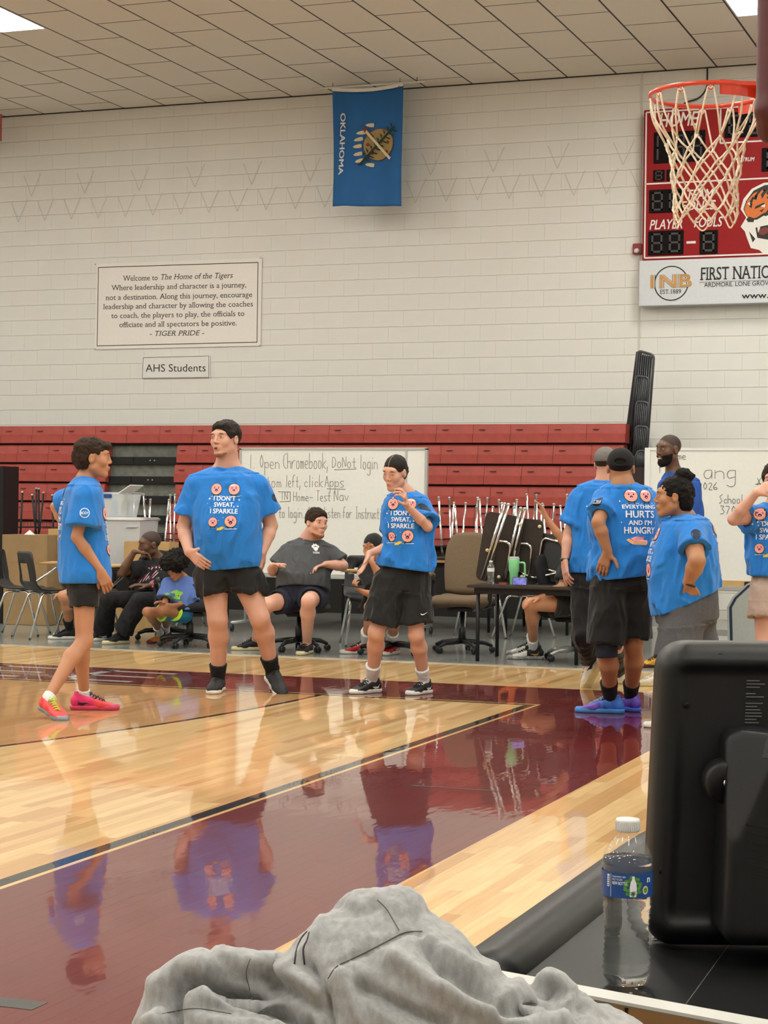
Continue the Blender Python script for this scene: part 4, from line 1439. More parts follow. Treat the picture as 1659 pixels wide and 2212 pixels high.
        C.v = np.maximum(C.v, np.maximum(-K.v-.002, K.v-.013)); C.v = np.maximum(C.v, -(C.v*0+.0)-1)
        inner = Field.__new__(Field); inner.h = C.h; inner.lo = C.lo; inner.n = C.n; inner.ax = C.ax; inner.v = np.full_like(C.v, .5)
        inner.torso(sp, lat, fwd, inf-.010, .04)
        for a in A: inner.cone(nk-V3(0, 0, .030), a['s'], .055*m-.01, .048*m+inf-.010, .05)
        C.v = np.maximum(C.v, -inner.v)
        v, q = C.mesh()
        if len(v): raw('collar', v, q, shirt['m'], so, True, off=off)
    # ---- shorts or trousers
    if shorts is not None:
        S = Field(lo, hi, ch)
        inf = shorts.get('infl', .010)
        top = J(shorts['top'])
        S.torso(pr[-shorts.get('n', 3):], lat, fwd, shorts.get('ti', -.012), .03)
        hips = [l['h'] for l in Lg]
        for l in Lg:
            if l.get('noshort'): continue
            f = l.get('sf', .6); lm = l.get('m', 1)*m
            end = l['h']*(1-f)+l['k']*f
            r0 = .094*lm+inf; r1 = l.get('sr', .085)*lm+inf
            if f > 1.0:       # trousers down to the ankle
                S.cone(l['h'], l['k'], r0, .066*lm+inf, .04)
                a2 = l['k']*(2-f)+l['a']*(f-1)
                sleeve(S, l['k'], a2, .066*lm+inf, l.get('sr', .055)*lm+inf, .03)
            else:
                cut = l.get('cut')
                sleeve(S, l['h'], end, r0, r1, .045, cut=None if cut is None else RH*cut[0]+V3(0, 0, 1)*cut[1]-FH*cut[2])
        S.ripple(shorts.get('amp', .006), (11, 11, 5), 5, .04, ztop=top[2])
        S.plane(top, RH*shorts.get('tilt', (0, 1, 0))[0]+V3(0, 0, 1)*shorts.get('tilt', (0, 1, 0))[1])
        v, q = S.mesh()
        so = raw(shorts.get('name', 'shorts'), v, q, shorts['m'], root, True, off=off)
    # ---- socks and shoes
    for l in Lg:
        if 'sock' in l and l['sock'] is not None:
            sm_, f = l['sock']; lm = l.get('m', 1)*m
            K = Field(np.minimum(l['a'], l['k'])-.12, np.maximum(l['a'], l['k'])+.12, .006)
            t = l['a']*(1-f)+l['k']*f
            K.cone(l['a'], t, .038*lm, (.038+.055*f)*lm, .0)
            K.cone(l['a'], l['a']-V3(0, 0, .035)+facing(l['fd'])*.03, .037*lm, .036*lm, .01)
            K.plane(t-unit(t-l['a'])*.012, t-l['a'])
            v, q = K.mesh()
            v = folds(v, q, .0012, (40, 40, 90), 2, .2)
            raw('sock', v, q, sm_, root, True, off=off)
        if 'shoe' in l:
            st = dict(l['shoe']); fd = facing(l['fd'], l.get('fp', 0))
            upv = unit(V3(0, 0, 1)-fd*fd[2])
            if l.get('froll'):
                sdv = np.cross(upv, fd); upv = unit(upv+sdv*l['froll'])
            o = l['g3'] if 'g3' in l and 'ft' not in l else l['a']-upv*.088*st.get('sc', 1)
            shoe(root, o, fd, upv, **st)
    return root, bv, hd, J, fwd, lat
# ------------------------------------------------------------------ materials for the figures
SK_FAIR = skin('fair', '#c39580'); SK_TAN = skin('tan', '#ae7c5e'); SK_PINK = skin('rosy', '#c99a86')
SK_DARK = skin('deep', '#5d4131', .42); SK_BROWN = skin('brown', '#946548'); SK_OLIVE = skin('olive', '#a57656')
H_BLACK = mat('hair_black', '#0f0b0a', .6, spec=.2, var=.3, scale=90, bump=.5, bscale=260)
H_BROWN = mat('hair_brown', '#30231a', .65, spec=.2, var=.35, scale=90, bump=.6, bscale=260)
H_DBROWN = mat('hair_dark_brown', '#1c1411', .55, spec=.25, var=.3, scale=90, bump=.4, bscale=300)
S_WHITE = mat('white_rib_knit', '#d8d8d8', .9, var=.05, bump=.2, bscale=200)
S_BLACK = mat('black_rib_knit', '#131315', .9, var=.1, bump=.2, bscale=200)
R_WHITE = mat('white_rubber', '#d6d4cc', .5, var=.05)
R_CREAM = mat('cream_rubber', '#c4b98f', .5, var=.08)
R_GREY = mat('grey_translucent_rubber', '#777f88', .3, var=.1)
L_BLACK = mat('black_shoe_mesh', '#161618', .6, var=.4, scale=40, bump=.2, bscale=200)
L_WHITE = mat('white_leather', '#d5d3cd', .5, var=.05)
L_RED = mat('red_shoe_mesh', '#b0191c', .5, var=.1)
M_LACEK = mat('black_lace', '#0e0e10', .8, var=0)
M_LACEW = mat('white_lace', '#dddddd', .8, var=0)

# ---- 1 big man in the middle
root, bv, hd, J, fw, lt_ = person(
    'tall heavy-set man in blue T-shirt, short black shorts and black crew socks, looking left', 13.05,
    head=(486, 950, .0, -34, 2, -2), neck=(492, 1003, .04), nr=.078,
    prof=[(487, 1036, .02, .215, .125), (487, 1085, .0, .228, .155), (489, 1135, -.02, .210, .172), (492, 1180, -.01, .212, .168), (494, 1225, .02, .205, .150), (495, 1252, .03, .185, .14)], tdeg=-12,
    arms=[dict(s=(424, 1049, .02), e=(397, 1138, .05), w=(408, 1192, -.10), t=(446, 1224, -.16), pn=(.75, -.4, -.35), side=1, curl=[.22, .28, .32, .36], spread=.3, thumb=(.75, .35), m=1.20, hs=1.08, sr=.022, sr0=.01, sl=.68),
          dict(s=(557, 1050, .02), e=(585, 1135, .08), w=(566, 1194, -.03), t=(546, 1250, -.07), pn=(-.55, -.2, -.55), side=1, curl=[.35, .4, .45, .5], spread=.55, thumb=(.5, .5), m=1.20, hs=1.08, sr=.018, sr0=.01, sl=.66)],
    legs=[dict(h=(461, 1240, .0), k=(470, 1338, -.04), g=(471, 1494), fd=-8, m=1.18, sf=.36, sr=.090, cut=(.25, -1, 0), sock=(S_BLACK, .28), shoe=dict(m_up=L_BLACK, m_sole=R_WHITE, m_lace=M_LACEK, high=True, side=1, sc=1.08)),
          dict(h=(526, 1240, .0), k=(561, 1335, -.06), g=(588, 1478), lift=.05, fd=28, fp=-24, m=1.18, sf=.38, sr=.094, cut=(-.1, -1, 0), sock=(S_BLACK, .30), shoe=dict(m_up=L_BLACK, m_sole=R_WHITE, m_lace=M_LACEK, high=True, side=-1, sc=1.08))],
    sk=SK_FAIR, hair=('short', H_DBROWN, 3, .0045, .009), hsc=1.04, hwide=1.11, h=.005, msc=1.0,
    face=dict(open_=.85, mouth_open=.9, brow='#2b211c', look=(-.5, 0)),
    beard=(mat('stubble_brown', '#8d6248', .8, var=.3, scale=200), -.075, .0012),
    shirt=dict(m=M_SHIRT, hem=[((490, 1229, .0), (.10, -1, 0))], infl=.012, neck=.082, nt=.5, amp=.006, seed=11),
    shorts=dict(m=M_BLKCLOTH, top=(490, 1205, 0), amp=.010))
front_art().lay('shirt_print', root, bv, PD(483, 1094, 12.86), facing(-8), (0, 0, 1))
patch_art().lay('sleeve_patch', root, bv, PD(597, 1075, 13.05), facing(60), (0, 0, 1))

# ---- 2 teenager walking at the left
SHOEN = mat('coral_pink_knit', '#e2474a', .55, var=.12, scale=30, bump=.2, bscale=250)
SHOEM = mat('hot_pink_knit', '#d02a68', .55, var=.12, scale=30)
root, bv, hd, J, fw, lt_ = person(
    'teenage boy with brown hair in loose blue T-shirt, walking right in coral shoes', 11.75,
    head=(203, 990, .0, 97, -2, 0), neck=(184, 1036, .02), nr=.047,
    prof=[(181, 1062, .04, .165, .098), (178, 1100, .06, .175, .112), (179, 1150, .08, .17, .118), (182, 1200, .07, .172, .122), (184, 1240, .05, .17, .122), (184, 1272, .05, .15, .11)], tdeg=100,
    arms=[dict(s=(186, 1070, -.13), e=(166, 1160, -.15), w=(217, 1232, -.13), t=(233, 1268, -.12), pn=(-.3, .3, -.9), side=-1, curl=[.5, .6, .65, .7], thumb=(.2, .4), m=.86, hs=.97, sr=.020, sl=.62, se=(181, 1131, -.14)),
          dict(s=(172, 1068, .20), e=(120, 1095, .30), w=(146, 1150, .26), t=(164, 1172, .22), pn=(.3, .3, -.9), side=1, curl=.5, m=.80, hs=.9, sr=-.005, sl=.72)],
    legs=[dict(h=(181, 1268, -.05), k=(183, 1385, -.09), g=(103, 1540), lift=.03, fd=40, fp=-12, m=.86, sf=.36, sr=.088, sock=(S_WHITE, .10), shoe=dict(m_up=SHOEN, m_sole=R_GREY, m_lace=mat('lime_lace', '#b5d84a', .7, var=0), side=1, sc=1.0)),
          dict(h=(182, 1268, .09), k=(180, 1385, .06), g=(182, 1533), fd=92, m=.84, sf=.36, sr=.088, sock=(S_WHITE, .14), shoe=dict(m_up=SHOEM, m_toe=SHOEN, m_sole=mat('magenta_rubber', '#c23a63', .4, var=.2, scale=20), m_lace=mat('navy_lace', '#20294e', .7, var=0), m_logo=M_INK, side=1, sc=1.08))],
    sk=SK_TAN, hair=('flow', H_BROWN, 5, .0045), hsc=1.0, h=.005,
    face=dict(open_=.9, look=(0, 0)),
    shirt=dict(m=M_SHIRT, hem=[((180, 1259, .0), (.02, -1, 0))], infl=.014, neck=.062, nt=.45, amp=.009, seed=21, fr=(7, 7, 2.6)),
    shorts=dict(m=M_BLKCLOTH, top=(184, 1240, 0), amp=.004))
patch_art(True).lay('sleeve_patch', root, bv, PD(183, 1108, 11.5), facing(10), (0, 0, 1))
a = front_art(); a.lay('shirt_print', root, bv, J((216, 1150, .06)), facing(92), (0, 0, 1))
a = back_art(); a.lay('back_print', root, bv, J((150, 1110, .06)), facing(-78), (0, 0, 1))

# ---- 3 young woman in the middle
root, bv, hd, J, fw, lt_ = person(
    'young woman with dark low bun, blue T-shirt and long black shorts, hand at her jaw', 13.0,
    head=(853, 1021, -.02, -33, -17, 4), neck=(877, 1065, .05), nr=.045,
    prof=[(879, 1086, .04, .150, .10), (880, 1120, .04, .150, .118), (881, 1160, .03, .143, .118), (880, 1200, .03, .155, .12), (875, 1245, .03, .165, .128), (870, 1270, .03, .155, .12)], tdeg=-16,
    arms=[dict(s=(854, 1097, .04), e=(846, 1178, .07), w=(797, 1196, -.05), t=(781, 1238, -.09), pn=(-.6, -.5, .3), side=-1, curl=[.12, .15, .2, .25], spread=.5, thumb=(.3, .3), m=.80, hs=.92, sr=.012, sl=.6),
          dict(s=(904, 1098, .04), e=(924, 1138, -.10), w=(879, 1092, -.20), t=(872, 1062, -.26), pn=(-.9, .1, -.1), side=1, curl=[.9, .8, .6, .5], spread=.6, thumb=(.5, .5), m=.82, hs=.92, sr=.010, sl=.80)],
    legs=[dict(h=(840, 1262, .02), k=(813, 1366, -.06), g=(803, 1496), fd=-48, m=.98, sf=.78, sr=.098, cut=(-.25, -1, 0), sock=(S_WHITE, .34), shoe=dict(m_up=L_BLACK, m_sole=R_WHITE, m_lace=M_LACEK, m_logo=M_WHITEP, side=1, sc=1.0)),
          dict(h=(896, 1262, .03), k=(899, 1372, -.02), g=(916, 1498), fd=-36, m=.92, sf=.74, sr=.110, cut=(.1, -1, 0), sock=(S_WHITE, .30), shoe=dict(m_up=L_BLACK, m_sole=R_WHITE, m_lace=M_LACEK, m_logo=M_WHITEP, side=-1, sc=.96))],
    sk=SK_PINK, hair=('sleek', H_DBROWN, 2, .004), hsc=.98, hwide=.94, h=.005,
    face=dict(open_=.25, brow='#3a2a22', lip=mat('lip_deep_rose', '#a04a45', .4, var=0)),
    shirt=dict(m=M_SHIRT, hem=[((878, 1229, .0), (-.12, -1, 0))], infl=.014, neck=.066, nt=.5, amp=.009, seed=31),
    shorts=dict(m=M_BLKCLOTH, top=(870, 1205, 0), amp=.007, infl=.012))
front_art().lay('shirt_print', root, bv, PD(861, 1126, 12.84), facing(-14), (.0, 0, 1))
patch_art().lay('sleeve_patch', root, bv, PD(923, 1096, 12.9), facing(50), (0, 0, 1))
mb = MB(); P_ = J((849, 1077, -.14))-np.array(root.location); mb.ball(P_, (.006, .004, .011), 8); mb.build('pendant', M_CHROME, root)
bw = Art(); bw.poly([(x*.42, y*.42) for x, y in SW], M_WHITEP, 1); bw.lay('shorts_logo', root, BVHTree.FromPolygons([v.co+root.location for v in [c for c in root.children if c.name.startswith('shorts')][0].data.vertices], [tuple(p.vertices) for p in [c for c in root.children if c.name.startswith('shorts')][0].data.polygons]), PD(915, 1326, 12.9), facing(10), (0, 0, 1))

mb = MB(); mb.tube([tuple(hd.P(0, -.017+.1005*math.sin(u), .036+.0885*math.cos(u))-np.array(root.location)) for u in np.linspace(.15, 1.25, 12)], .0013, 5); mb.build('hair_parting', SK_PINK, root)
# ---- 4 man in a black cap seen from behind
BSH = mat('blue_swirl_shoe', '#3a6fd0', .5, var=.5, scale=22); PSH = mat('violet_swirl_shoe', '#5a3ba8', .5, var=.5, scale=22)
def cap_on(root, hd, m, logo=False, back=True, strap=None):
    off = np.array(root.location)
    F = Field(hd.c-.2, hd.c+.24, .005)
    F.ell(hd.P(0, -.014, .040), hd.r(.082, .103, .090), hd.R, 0)
    F.plane(hd.P(0, 0, .022), -hd.R[2]+hd.R[1]*.10)
    if strap is not None: F.ell(hd.P(0, strap*-.105, .040), hd.r(.034, .03, .017), hd.R, .004, '-')
    v, q = F.mesh(); c = raw('cap', v, q, m, root, True, off=off)
    F = Field(hd.c-.25, hd.c+.25, .005)
    s = 1 if back else -1
    F.ell(hd.P(0, .10*s, .018), hd.r(.072, .082, .030), hd.R, 0)
    F.plane(hd.P(0, .10*s, .026), hd.R[2]); F.plane(hd.P(0, .10*s, .018), -hd.R[2]-hd.R[1]*.12*s)
    v, q = F.mesh(); raw('cap_brim', v, q, m, c, True, off=off)
    for k in range(3):
        t = MB(); a = (k-1)*.9
        t.tube([tuple(hd.P(.082*math.sin(a)*math.sin(u), -.014+.104*math.cos(a)*math.sin(u), .040+.0905*math.cos(u))-off) for u in np.linspace(0, 1.45, 10)], .0011, 4)
        t.build('cap_seam', m, c)
    return c
root, bv, hd, J, fw, lt_ = person(
    'man in backwards black cap seen from behind, with dark knee sleeve and vivid blue shoes', 11.85,
    head=(1341, 1012, .0, 170, 0, 0), neck=(1346, 1045, -.03), nr=.062,
    prof=[(1349, 1068, .0, .19, .11), (1347, 1105, -.01, .20, .13), (1347, 1150, .0, .185, .138), (1349, 1190, .0, .175, .138), (1346, 1225, .0, .18, .14), (1345, 1262, .0, .165, .13)], tdeg=165,
    arms=[dict(s=(1311, 1084, -.02), e=(1292, 1128, -.17), w=(1313, 1190, -.17), t=(1303, 1222, -.16), pn=(.25, 0, -1), side=1, curl=[.35, .4, .4, .45], thumb=(.9, -.1), spread=.4, m=1.0, hs=1.0, sr=.010, sl=.62),
          dict(s=(1395, 1085, .02), e=(1446, 1128, .10), w=(1414, 1176, .0), t=(1388, 1198, -.08), pn=(-.4, .1, -.9), side=1, curl=.4, thumb=(.8, -.2), m=1.0, hs=1.0, sr=.012, sl=.62)],
    legs=[dict(h=(1318, 1258, -.02), k=(1309, 1398, -.05), g=(1318, 1540), fd=-98, m=1.02, sf=.93, sr=.092, back=facing(20), sock=(S_BLACK, .36), shoe=dict(m_up=BSH, m_toe=mat('blue_violet_mesh', '#6a4fb0', .5, var=.4, scale=30), m_sole=mat('sky_blue_rubber', '#3f83c9', .4, var=.15, scale=20), m_lace=mat('sky_lace', '#5ea4dc', .7, var=0), side=-1, sc=1.10)),
          dict(h=(1372, 1258, .03), k=(1368, 1390, .03), g=(1362, 1536), fd=-150, m=1.02, sf=.90, sr=.096, back=facing(20), sock=(S_BLACK, .30), shoe=dict(m_up=PSH, m_sole=mat('blue_rubber', '#3560c0', .4, var=.15, scale=20), m_lace=None, side=1, sc=1.06))],
    sk=SK_OLIVE, hair=('bald', H_BLACK), hsc=1.0, h=.005, hwide=1.04,
    shirt=dict(m=M_SHIRT, hem=[((1347, 1247, .0), (.12, -1, 0))], infl=.012, neck=.080, nt=.05, nz=-.005, amp=.009, seed=41),
    shorts=dict(m=M_BLKCLOTH, top=(1346, 1215, 0), amp=.006, infl=.016))
cap_on(root, hd, mat('black_cap_cloth', '#121112', .9, var=.2, scale=120, bump=.3, bscale=500), strap=1, back=True)
back_art().lay('shirt_print', root, bv, PD(1381, 1118, 11.70), facing(18), (0, 0, 1))
patch_art().lay('sleeve_patch', root, bv, PD(1291, 1084, 11.7), facing(-35), (0, 0, 1))
kb = Field(J((1309, 1398, -.05))-.12, J((1309, 1398, -.05))+.12, .006)
K0 = J((1309, 1382, -.05)); K1 = J((1311, 1420, -.05))
kb.cone(K0, K1, .072, .068, 0); kb.plane(K1, K1-K0); kb.plane(K0, K0-K1)
v, q = kb.mesh(); raw('knee_sleeve', v, q, mat('navy_neoprene', '#161a2c', .8, var=.2, bump=.2), root, True, off=root.location)

# ---- 5 man in a grey cap behind him
root, bv, hd, J, fw, lt_ = person(
    'man in grey cap seen from behind, black joggers, partly behind the black-capped man', 13.5,
    head=(1309, 1004, .0, 150, -6, 0), neck=(1306, 1040, .0), nr=.055,
    prof=[(1296, 1062, .0, .18, .105), (1292, 1110, .0, .185, .125), (1292, 1160, .0, .178, .125), (1290, 1205, .0, .178, .13), (1288, 1240, .0, .175, .13), (1288, 1262, .0, .16, .12)], tdeg=170,
    arms=[dict(s=(1252, 1082, .0), e=(1229, 1152, .0), w=(1220, 1212, -.06), t=(1223, 1258, -.10), pn=(.8, .0, -.4), side=-1, curl=[.25, .35, .4, .45], thumb=(.3, .3), m=.98, hs=1.0, sr=.008, sl=.68),
          dict(s=(1338, 1082, .02), e=(1366, 1150, .04), w=(1360, 1205, .0), t=(1358, 1240, -.02), pn=(-.8, 0, -.4), side=1, curl=.4, m=.98, sl=.7)],
    legs=[dict(h=(1262, 1262, .0), k=(1262, 1372, -.05), g=(1255, 1446), lift=.12, a=(1274, 1432, .22), fd=-140, fp=-52, m=.95, sf=1.93, sr=.042, ft=1, back=facing(180), shoe=dict(m_up=L_WHITE, m_sole=R_CREAM, m_lace=None, m_logo=M_INK, side=-1, sc=1.04)),
          dict(h=(1312, 1262, .0), k=(1322, 1365, .0), g=(1338, 1476), fd=-150, m=.95, sf=1.95, sr=.042, back=facing(0), shoe=dict(m_up=L_WHITE, m_sole=R_CREAM, m_lace=None, side=1, sc=1.04))],
    sk=SK_FAIR, hair=('bald', H_BROWN), hsc=.98, h=.006,
    shirt=dict(m=M_SHIRT, hem=[((1288, 1237, .0), (.0, -1, 0))], infl=.012, neck=.068, nt=.0, amp=.008, seed=51),
    shorts=dict(m=M_BLKCLOTH, top=(1290, 1215, 0), amp=.008, name='joggers', infl=.006))
cap_on(root, hd, mat('grey_cap_cloth', '#6c6864', .9, var=.25, scale=150, bump=.3, bscale=500), back=True)
back_art().lay('shirt_print', root, bv, PD(1310, 1125, 13.3), facing(10), (0, 0, 1))
mb = MB(); Wp = J((1220, 1209, -.05))-np.array(root.location)
mb.lathe([(.031, -.012), (.034, -.011), (.034, .011), (.031, .012)], 20, T=Matrix.Translation(Vector(Wp)), cap=True); mb.build('watch_band', M_BLACKPL, root)

# ---- 6 bald bearded man further back
root, bv, hd, J, fw, lt_ = person(
    'smiling bald man with full black beard standing behind the woman with the top bun', 15.4,
    head=(1444, 972, .0, -58, -4, 0), neck=(1456, 1020, .04), nr=.060,
    prof=[(1466, 1046, .05, .18, .11), (1468, 1090, .05, .19, .125), (1466, 1135, .05, .18, .13), (1462, 1180, .05, .175, .13), (1460, 1225, .05, .175, .13)], tdeg=-50,
    arms=[dict(s=(1440, 1052, -.08), e=(1440, 1120, -.12), w=(1422, 1165, -.28), t=(1400, 1175, -.34), pn=(0, -1, 0), side=1, curl=.5, m=1.0),
          dict(s=(1494, 1050, .14), e=(1496, 1125, .2), w=(1478, 1175, .1), t=(1460, 1190, .0), pn=(0, -1, 0), side=1, curl=.5, m=1.0)],
    legs=[dict(h=(1446, 1225, -.02), k=(1440, 1330, -.05), g=(1426, 1440), fd=-62, m=1.0, sf=.8, sock=None, shoe=dict(m_up=mat('yellow_shoe_mesh', '#c99a1c', .5, var=.15), m_sole=mat('maroon_rubber', '#4a1a18', .5, var=.2), m_lace=mat('maroon_lace', '#4a1a2a', .7, var=0), side=1, sc=1.05)),
          dict(h=(1478, 1225, .1), k=(1482, 1330, .1), g=(1490, 1446), fd=-50, m=1.0, sf=.8, sock=None, shoe=dict(m_up=_mats['yellow_shoe_mesh'], m_sole=_mats['maroon_rubber'], m_lace=None, side=-1, sc=1.05))],
    sk=SK_DARK, hair=('bald', mat('shaved_scalp', '#33231b', .6, var=.1), 1, .0045, 0), hsc=1.06, h=.006,
    face=dict(open_=.7, brow='#120d0b', lip=M_LIPD),
    beard=(H_BLACK, -.022, .008),
    shirt=dict(m=mat('royal_blue_cotton', '#1c4a9a', .85, var=.1, scale=100), hem=[((1460, 1240, .0), (.0, -1, 0))], infl=.012, neck=.068, nt=.4, amp=.008, seed=61),
    shorts=dict(m=M_BLKCLOTH, top=(1462, 1205, 0), amp=.006))
mb = MB(); hw = [tuple(hd.P(x, .103-abs(x)*.6, -.058-.004+abs(x)*.2)-np.array(root.location)) for x in (-.016, -.008, 0, .008, .016)]
mb.tube(hw, .0034, 6); mb.build('teeth', M_EYEW, root)

# ---- 7 woman with the top bun
root, bv, hd, J, fw, lt_ = person(
    'woman with dark top bun, blue T-shirt and grey shorts, hand on hip, facing left', 11.3,
    head=(1453, 1074, .0, -96, -2, 0), neck=(1482, 1118, .03), nr=.052,
    prof=[(1482, 1138, .03, .17, .135), (1478, 1180, .03, .185, .175), (1476, 1215, .02, .185, .185), (1478, 1250, .02, .19, .185), (1482, 1300, .02, .19, .185), (1485, 1335, .02, .18, .175)], tdeg=-112,
    arms=[dict(s=(1492, 1152, -.12), e=(1506, 1212, -.30), w=(1487, 1258, -.22), t=(1500, 1286, -.19), pn=(.2, .1, -1), side=-1, curl=[.3, .35, .4, .45], spread=.5, thumb=(.5, .1), m=1.22, hs=.92, sr=.010, sr0=.006, sl=.58),
          dict(s=(1466, 1140, .16), e=(1440, 1205, .26), w=(1450, 1255, .2), t=(1462, 1275, .16), pn=(0, 0, -1), side=1, curl=.4, m=1.1, hs=.9, sl=.7)],
    legs=[dict(h=(1478, 1325, -.08), k=(1460, 1440, -.12), g=(1464, 1572), fd=-95, m=1.18, sf=.86, sr=.105, sock=(S_WHITE, .2), shoe=dict(m_up=L_WHITE, m_sole=R_WHITE, m_lace=M_LACEW, side=-1)),
          dict(h=(1494, 1325, .12), k=(1512, 1440, .10), g=(1520, 1560), fd=-95, m=1.18, sf=.86, sr=.105, sock=(S_WHITE, .2), shoe=dict(m_up=L_WHITE, m_sole=R_WHITE, m_lace=None, side=1))],
    sk=SK_OLIVE, hair=('topbun', H_BLACK, 8, .0045), hsc=1.0, h=.0055,
    face=dict(open_=.9, brow='#1a1210'),
    shirt=dict(m=M_SHIRT, hem=[((1478, 1302, .0), (.46, -1, 0))], infl=.014, neck=.070, nt=.3, amp=.008, seed=71),
    shorts=dict(m=mat('charcoal_heather_jersey', '#4a4a4e', .9, var=.12, scale=120, bump=.15, bscale=400), top=(1484, 1268, 0), amp=.003, ti=.004, infl=.010, tilt=(0, 1, 0)))
back_art().lay('back_print', root, bv, J((1535, 1190, .05)), facing(72), (0, 0, 1))
front_art().lay('shirt_print', root, bv, J((1420, 1195, .06)), facing(-88), (0, 0, 1))
patch_art().lay('sleeve_patch', root, bv, PD(1502, 1153, 11.1), facing(-5), (0, 0, 1))
mb = MB(); Wp = J((1490, 1263, -.22))-np.array(root.location)
mb.lathe([(.034, -.006), (.037, -.005), (.037, .005), (.034, .006)], 20, T=Matrix.Translation(Vector(Wp)) @ Matrix.Rotation(.35, 4, 'Y')); mb.build('wristband', M_BLACKPL, root)

# ---- 8 person cut by the right edge
root, bv, hd, J, fw, lt_ = person(
    'person in blue T-shirt and beige shorts at the right edge, hand over the mouth', 12.4,
    head=(1674, 1042, .0, -22, 0, 0), neck=(1676, 1090, .04), nr=.052,
    prof=[(1678, 1112, .03, .18, .11), (1680, 1150, .03, .185, .125), (1682, 1190, .02, .18, .13), (1682, 1225, .02, .18, .135), (1683, 1262, .02, .18, .14), (1683, 1285, .02, .17, .13)], tdeg=-25,
    arms=[dict(s=(1638, 1116, .0), e=(1585, 1122, -.12), w=(1634, 1064, -.24), t=(1662, 1050, -.22), pn=(.6, .1, -.8), side=-1, curl=[.2, .25, .3, .35], spread=.5, thumb=(.3, .3), m=.98, hs=.95, sr=.014, sl=.48),
          dict(s=(1725, 1110, .05), e=(1740, 1180, .1), w=(1735, 1230, .0), t=(1730, 1260, 0), pn=(-1, 0, 0), side=1, curl=.4, sl=.6)],
    legs=[dict(h=(1658, 1285, .0), k=(1652, 1392, -.04), g=(1650, 1512), fd=-25, m=1.05, sf=.44, sr=.098, sock=(S_WHITE, .2), shoe=dict(m_up=L_WHITE, m_sole=R_WHITE, m_lace=M_LACEW)),
          dict(h=(1708, 1285, .03), k=(1712, 1392, .0), g=(1715, 1512), fd=-15, m=1.05, sf=.44, sr=.098, sock=(S_WHITE, .2), shoe=dict(m_up=L_WHITE, m_sole=R_WHITE, m_lace=M_LACEW, side=-1))],
    sk=SK_PINK, hair=('short', H_BROWN), hsc=1.0, h=.006,
    face=dict(open_=.5, brow='#4a3528'),
    shirt=dict(m=M_SHIRT, hem=[((1680, 1245, .0), (.0, -1, 0))], infl=.012, neck=.068, nt=.4, amp=.008, seed=81),
    shorts=dict(m=mat('beige_fleece', '#a89488', .95, var=.08, scale=90, bump=.2, bscale=300), top=(1684, 1228, 0), amp=.006, infl=.012))
front_art().lay('shirt_print', root, bv, PD(1661, 1150, 12.25), facing(-20), (0, 0, 1))
# ================================================================== SEATED PEOPLE
SG = 'people resting on chairs behind the court'
H7 = .0068
root, bv, hd, J, fw, lt_ = person(
    'seated man in grey T-shirt with white paw print and navy shorts, looking right', 16.7,
    head=(684, 1131, .05, 38, -3, 4), neck=(667, 1160, .12), nr=.074,
    prof=[(663, 1186, .12, .20, .14), (658, 1220, .08, .205, .17), (654, 1245, .05, .212, .185), (652, 1270, .05, .212, .18), (652, 1290, .08, .20, .16)], tdeg=14,
    arms=[dict(s=(619, 1195, .10), e=(590, 1234, .05), w=(588, 1222, -.14), t=(604, 1217, -.24), pn=(.1, -.9, .2), side=1, curl=[.15, .2, .2, .25], thumb=(.5, .3), m=1.12, sr=.006, sl=.66),
          dict(s=(716, 1196, .14), e=(741, 1222, .10), w=(704, 1219, -.04), t=(683, 1224, -.10), pn=(-.1, -.9, .3), side=-1, curl=[.3, .35, .4, .4], spread=.7, thumb=(.5, .3), m=1.15, sr=.008, sl=.68)],
    legs=[dict(h=(632, 1292, .08), k=(576, 1306, -.30), g=(552, 1404), fd=-72, m=1.1, sf=.60, sr=.084, shoe=dict(m_up=L_BLACK, m_sole=R_CREAM, m_lace=M_LACEK, side=-1, sc=1.08), sock=(S_BLACK, .06)),
          dict(h=(678, 1292, .08), k=(667, 1298, -.36), g=(663, 1412), fd=-18, m=1.1, sf=.60, sr=.086, shoe=dict(m_up=L_BLACK, m_sole=R_CREAM, m_lace=M_LACEK, side=1, sc=1.05), sock=(S_BLACK, .06))],
    sk=SK_PINK, hair=('short', H_BROWN, 3, .005, .009), hsc=1.05, hwide=1.05, h=H7, ch=.009, group=None,
    face=dict(open_=.95, brow='#5a3d2a', look=(.9, 0)), beard=(mat('ginger_beard', '#8a5436', .8, var=.3, scale=200), -.070, .004),
    shirt=dict(m=mat('grey_heather_tee', '#44474b', .85, wrinkle=.5, var=.22, scale=220, bump=.12, bscale=420), hem=[((652, 1272, .0), (.0, -1, .3))], infl=.012, neck=.078, nt=.5, amp=.007, seed=101),
    shorts=dict(m=mat('navy_jersey', '#161a2b', .85, wrinkle=.5,bump=.1, var=.15, scale=90), top=(652, 1262, 0), amp=.006, infl=.012))
a = Art(); a.disc(0, -.006, .022, M_WHITEP, 1, ry=.018, wob=.12, wn=3)
for x, y in ((-.026, .014), (-.010, .026), (.010, .026), (.026, .014)): a.disc(x, y, .0095, M_WHITEP, 1, ry=.012, n=10)
a.text('TIGERS', 0, -.047, .016, M_WHITEP, w=.066, bold=.03)
a.lay('shirt_logo', root, bv, J((682, 1184, -.02)), facing(16), (0, 0, 1))
a = Art(); a.text('H', 0, 0, .010, M_WHITEP, w=.022, bold=.04); a.lay('collar_logo', root, bv, J((660, 1166, .0)), facing(14), (0, 0, 1))

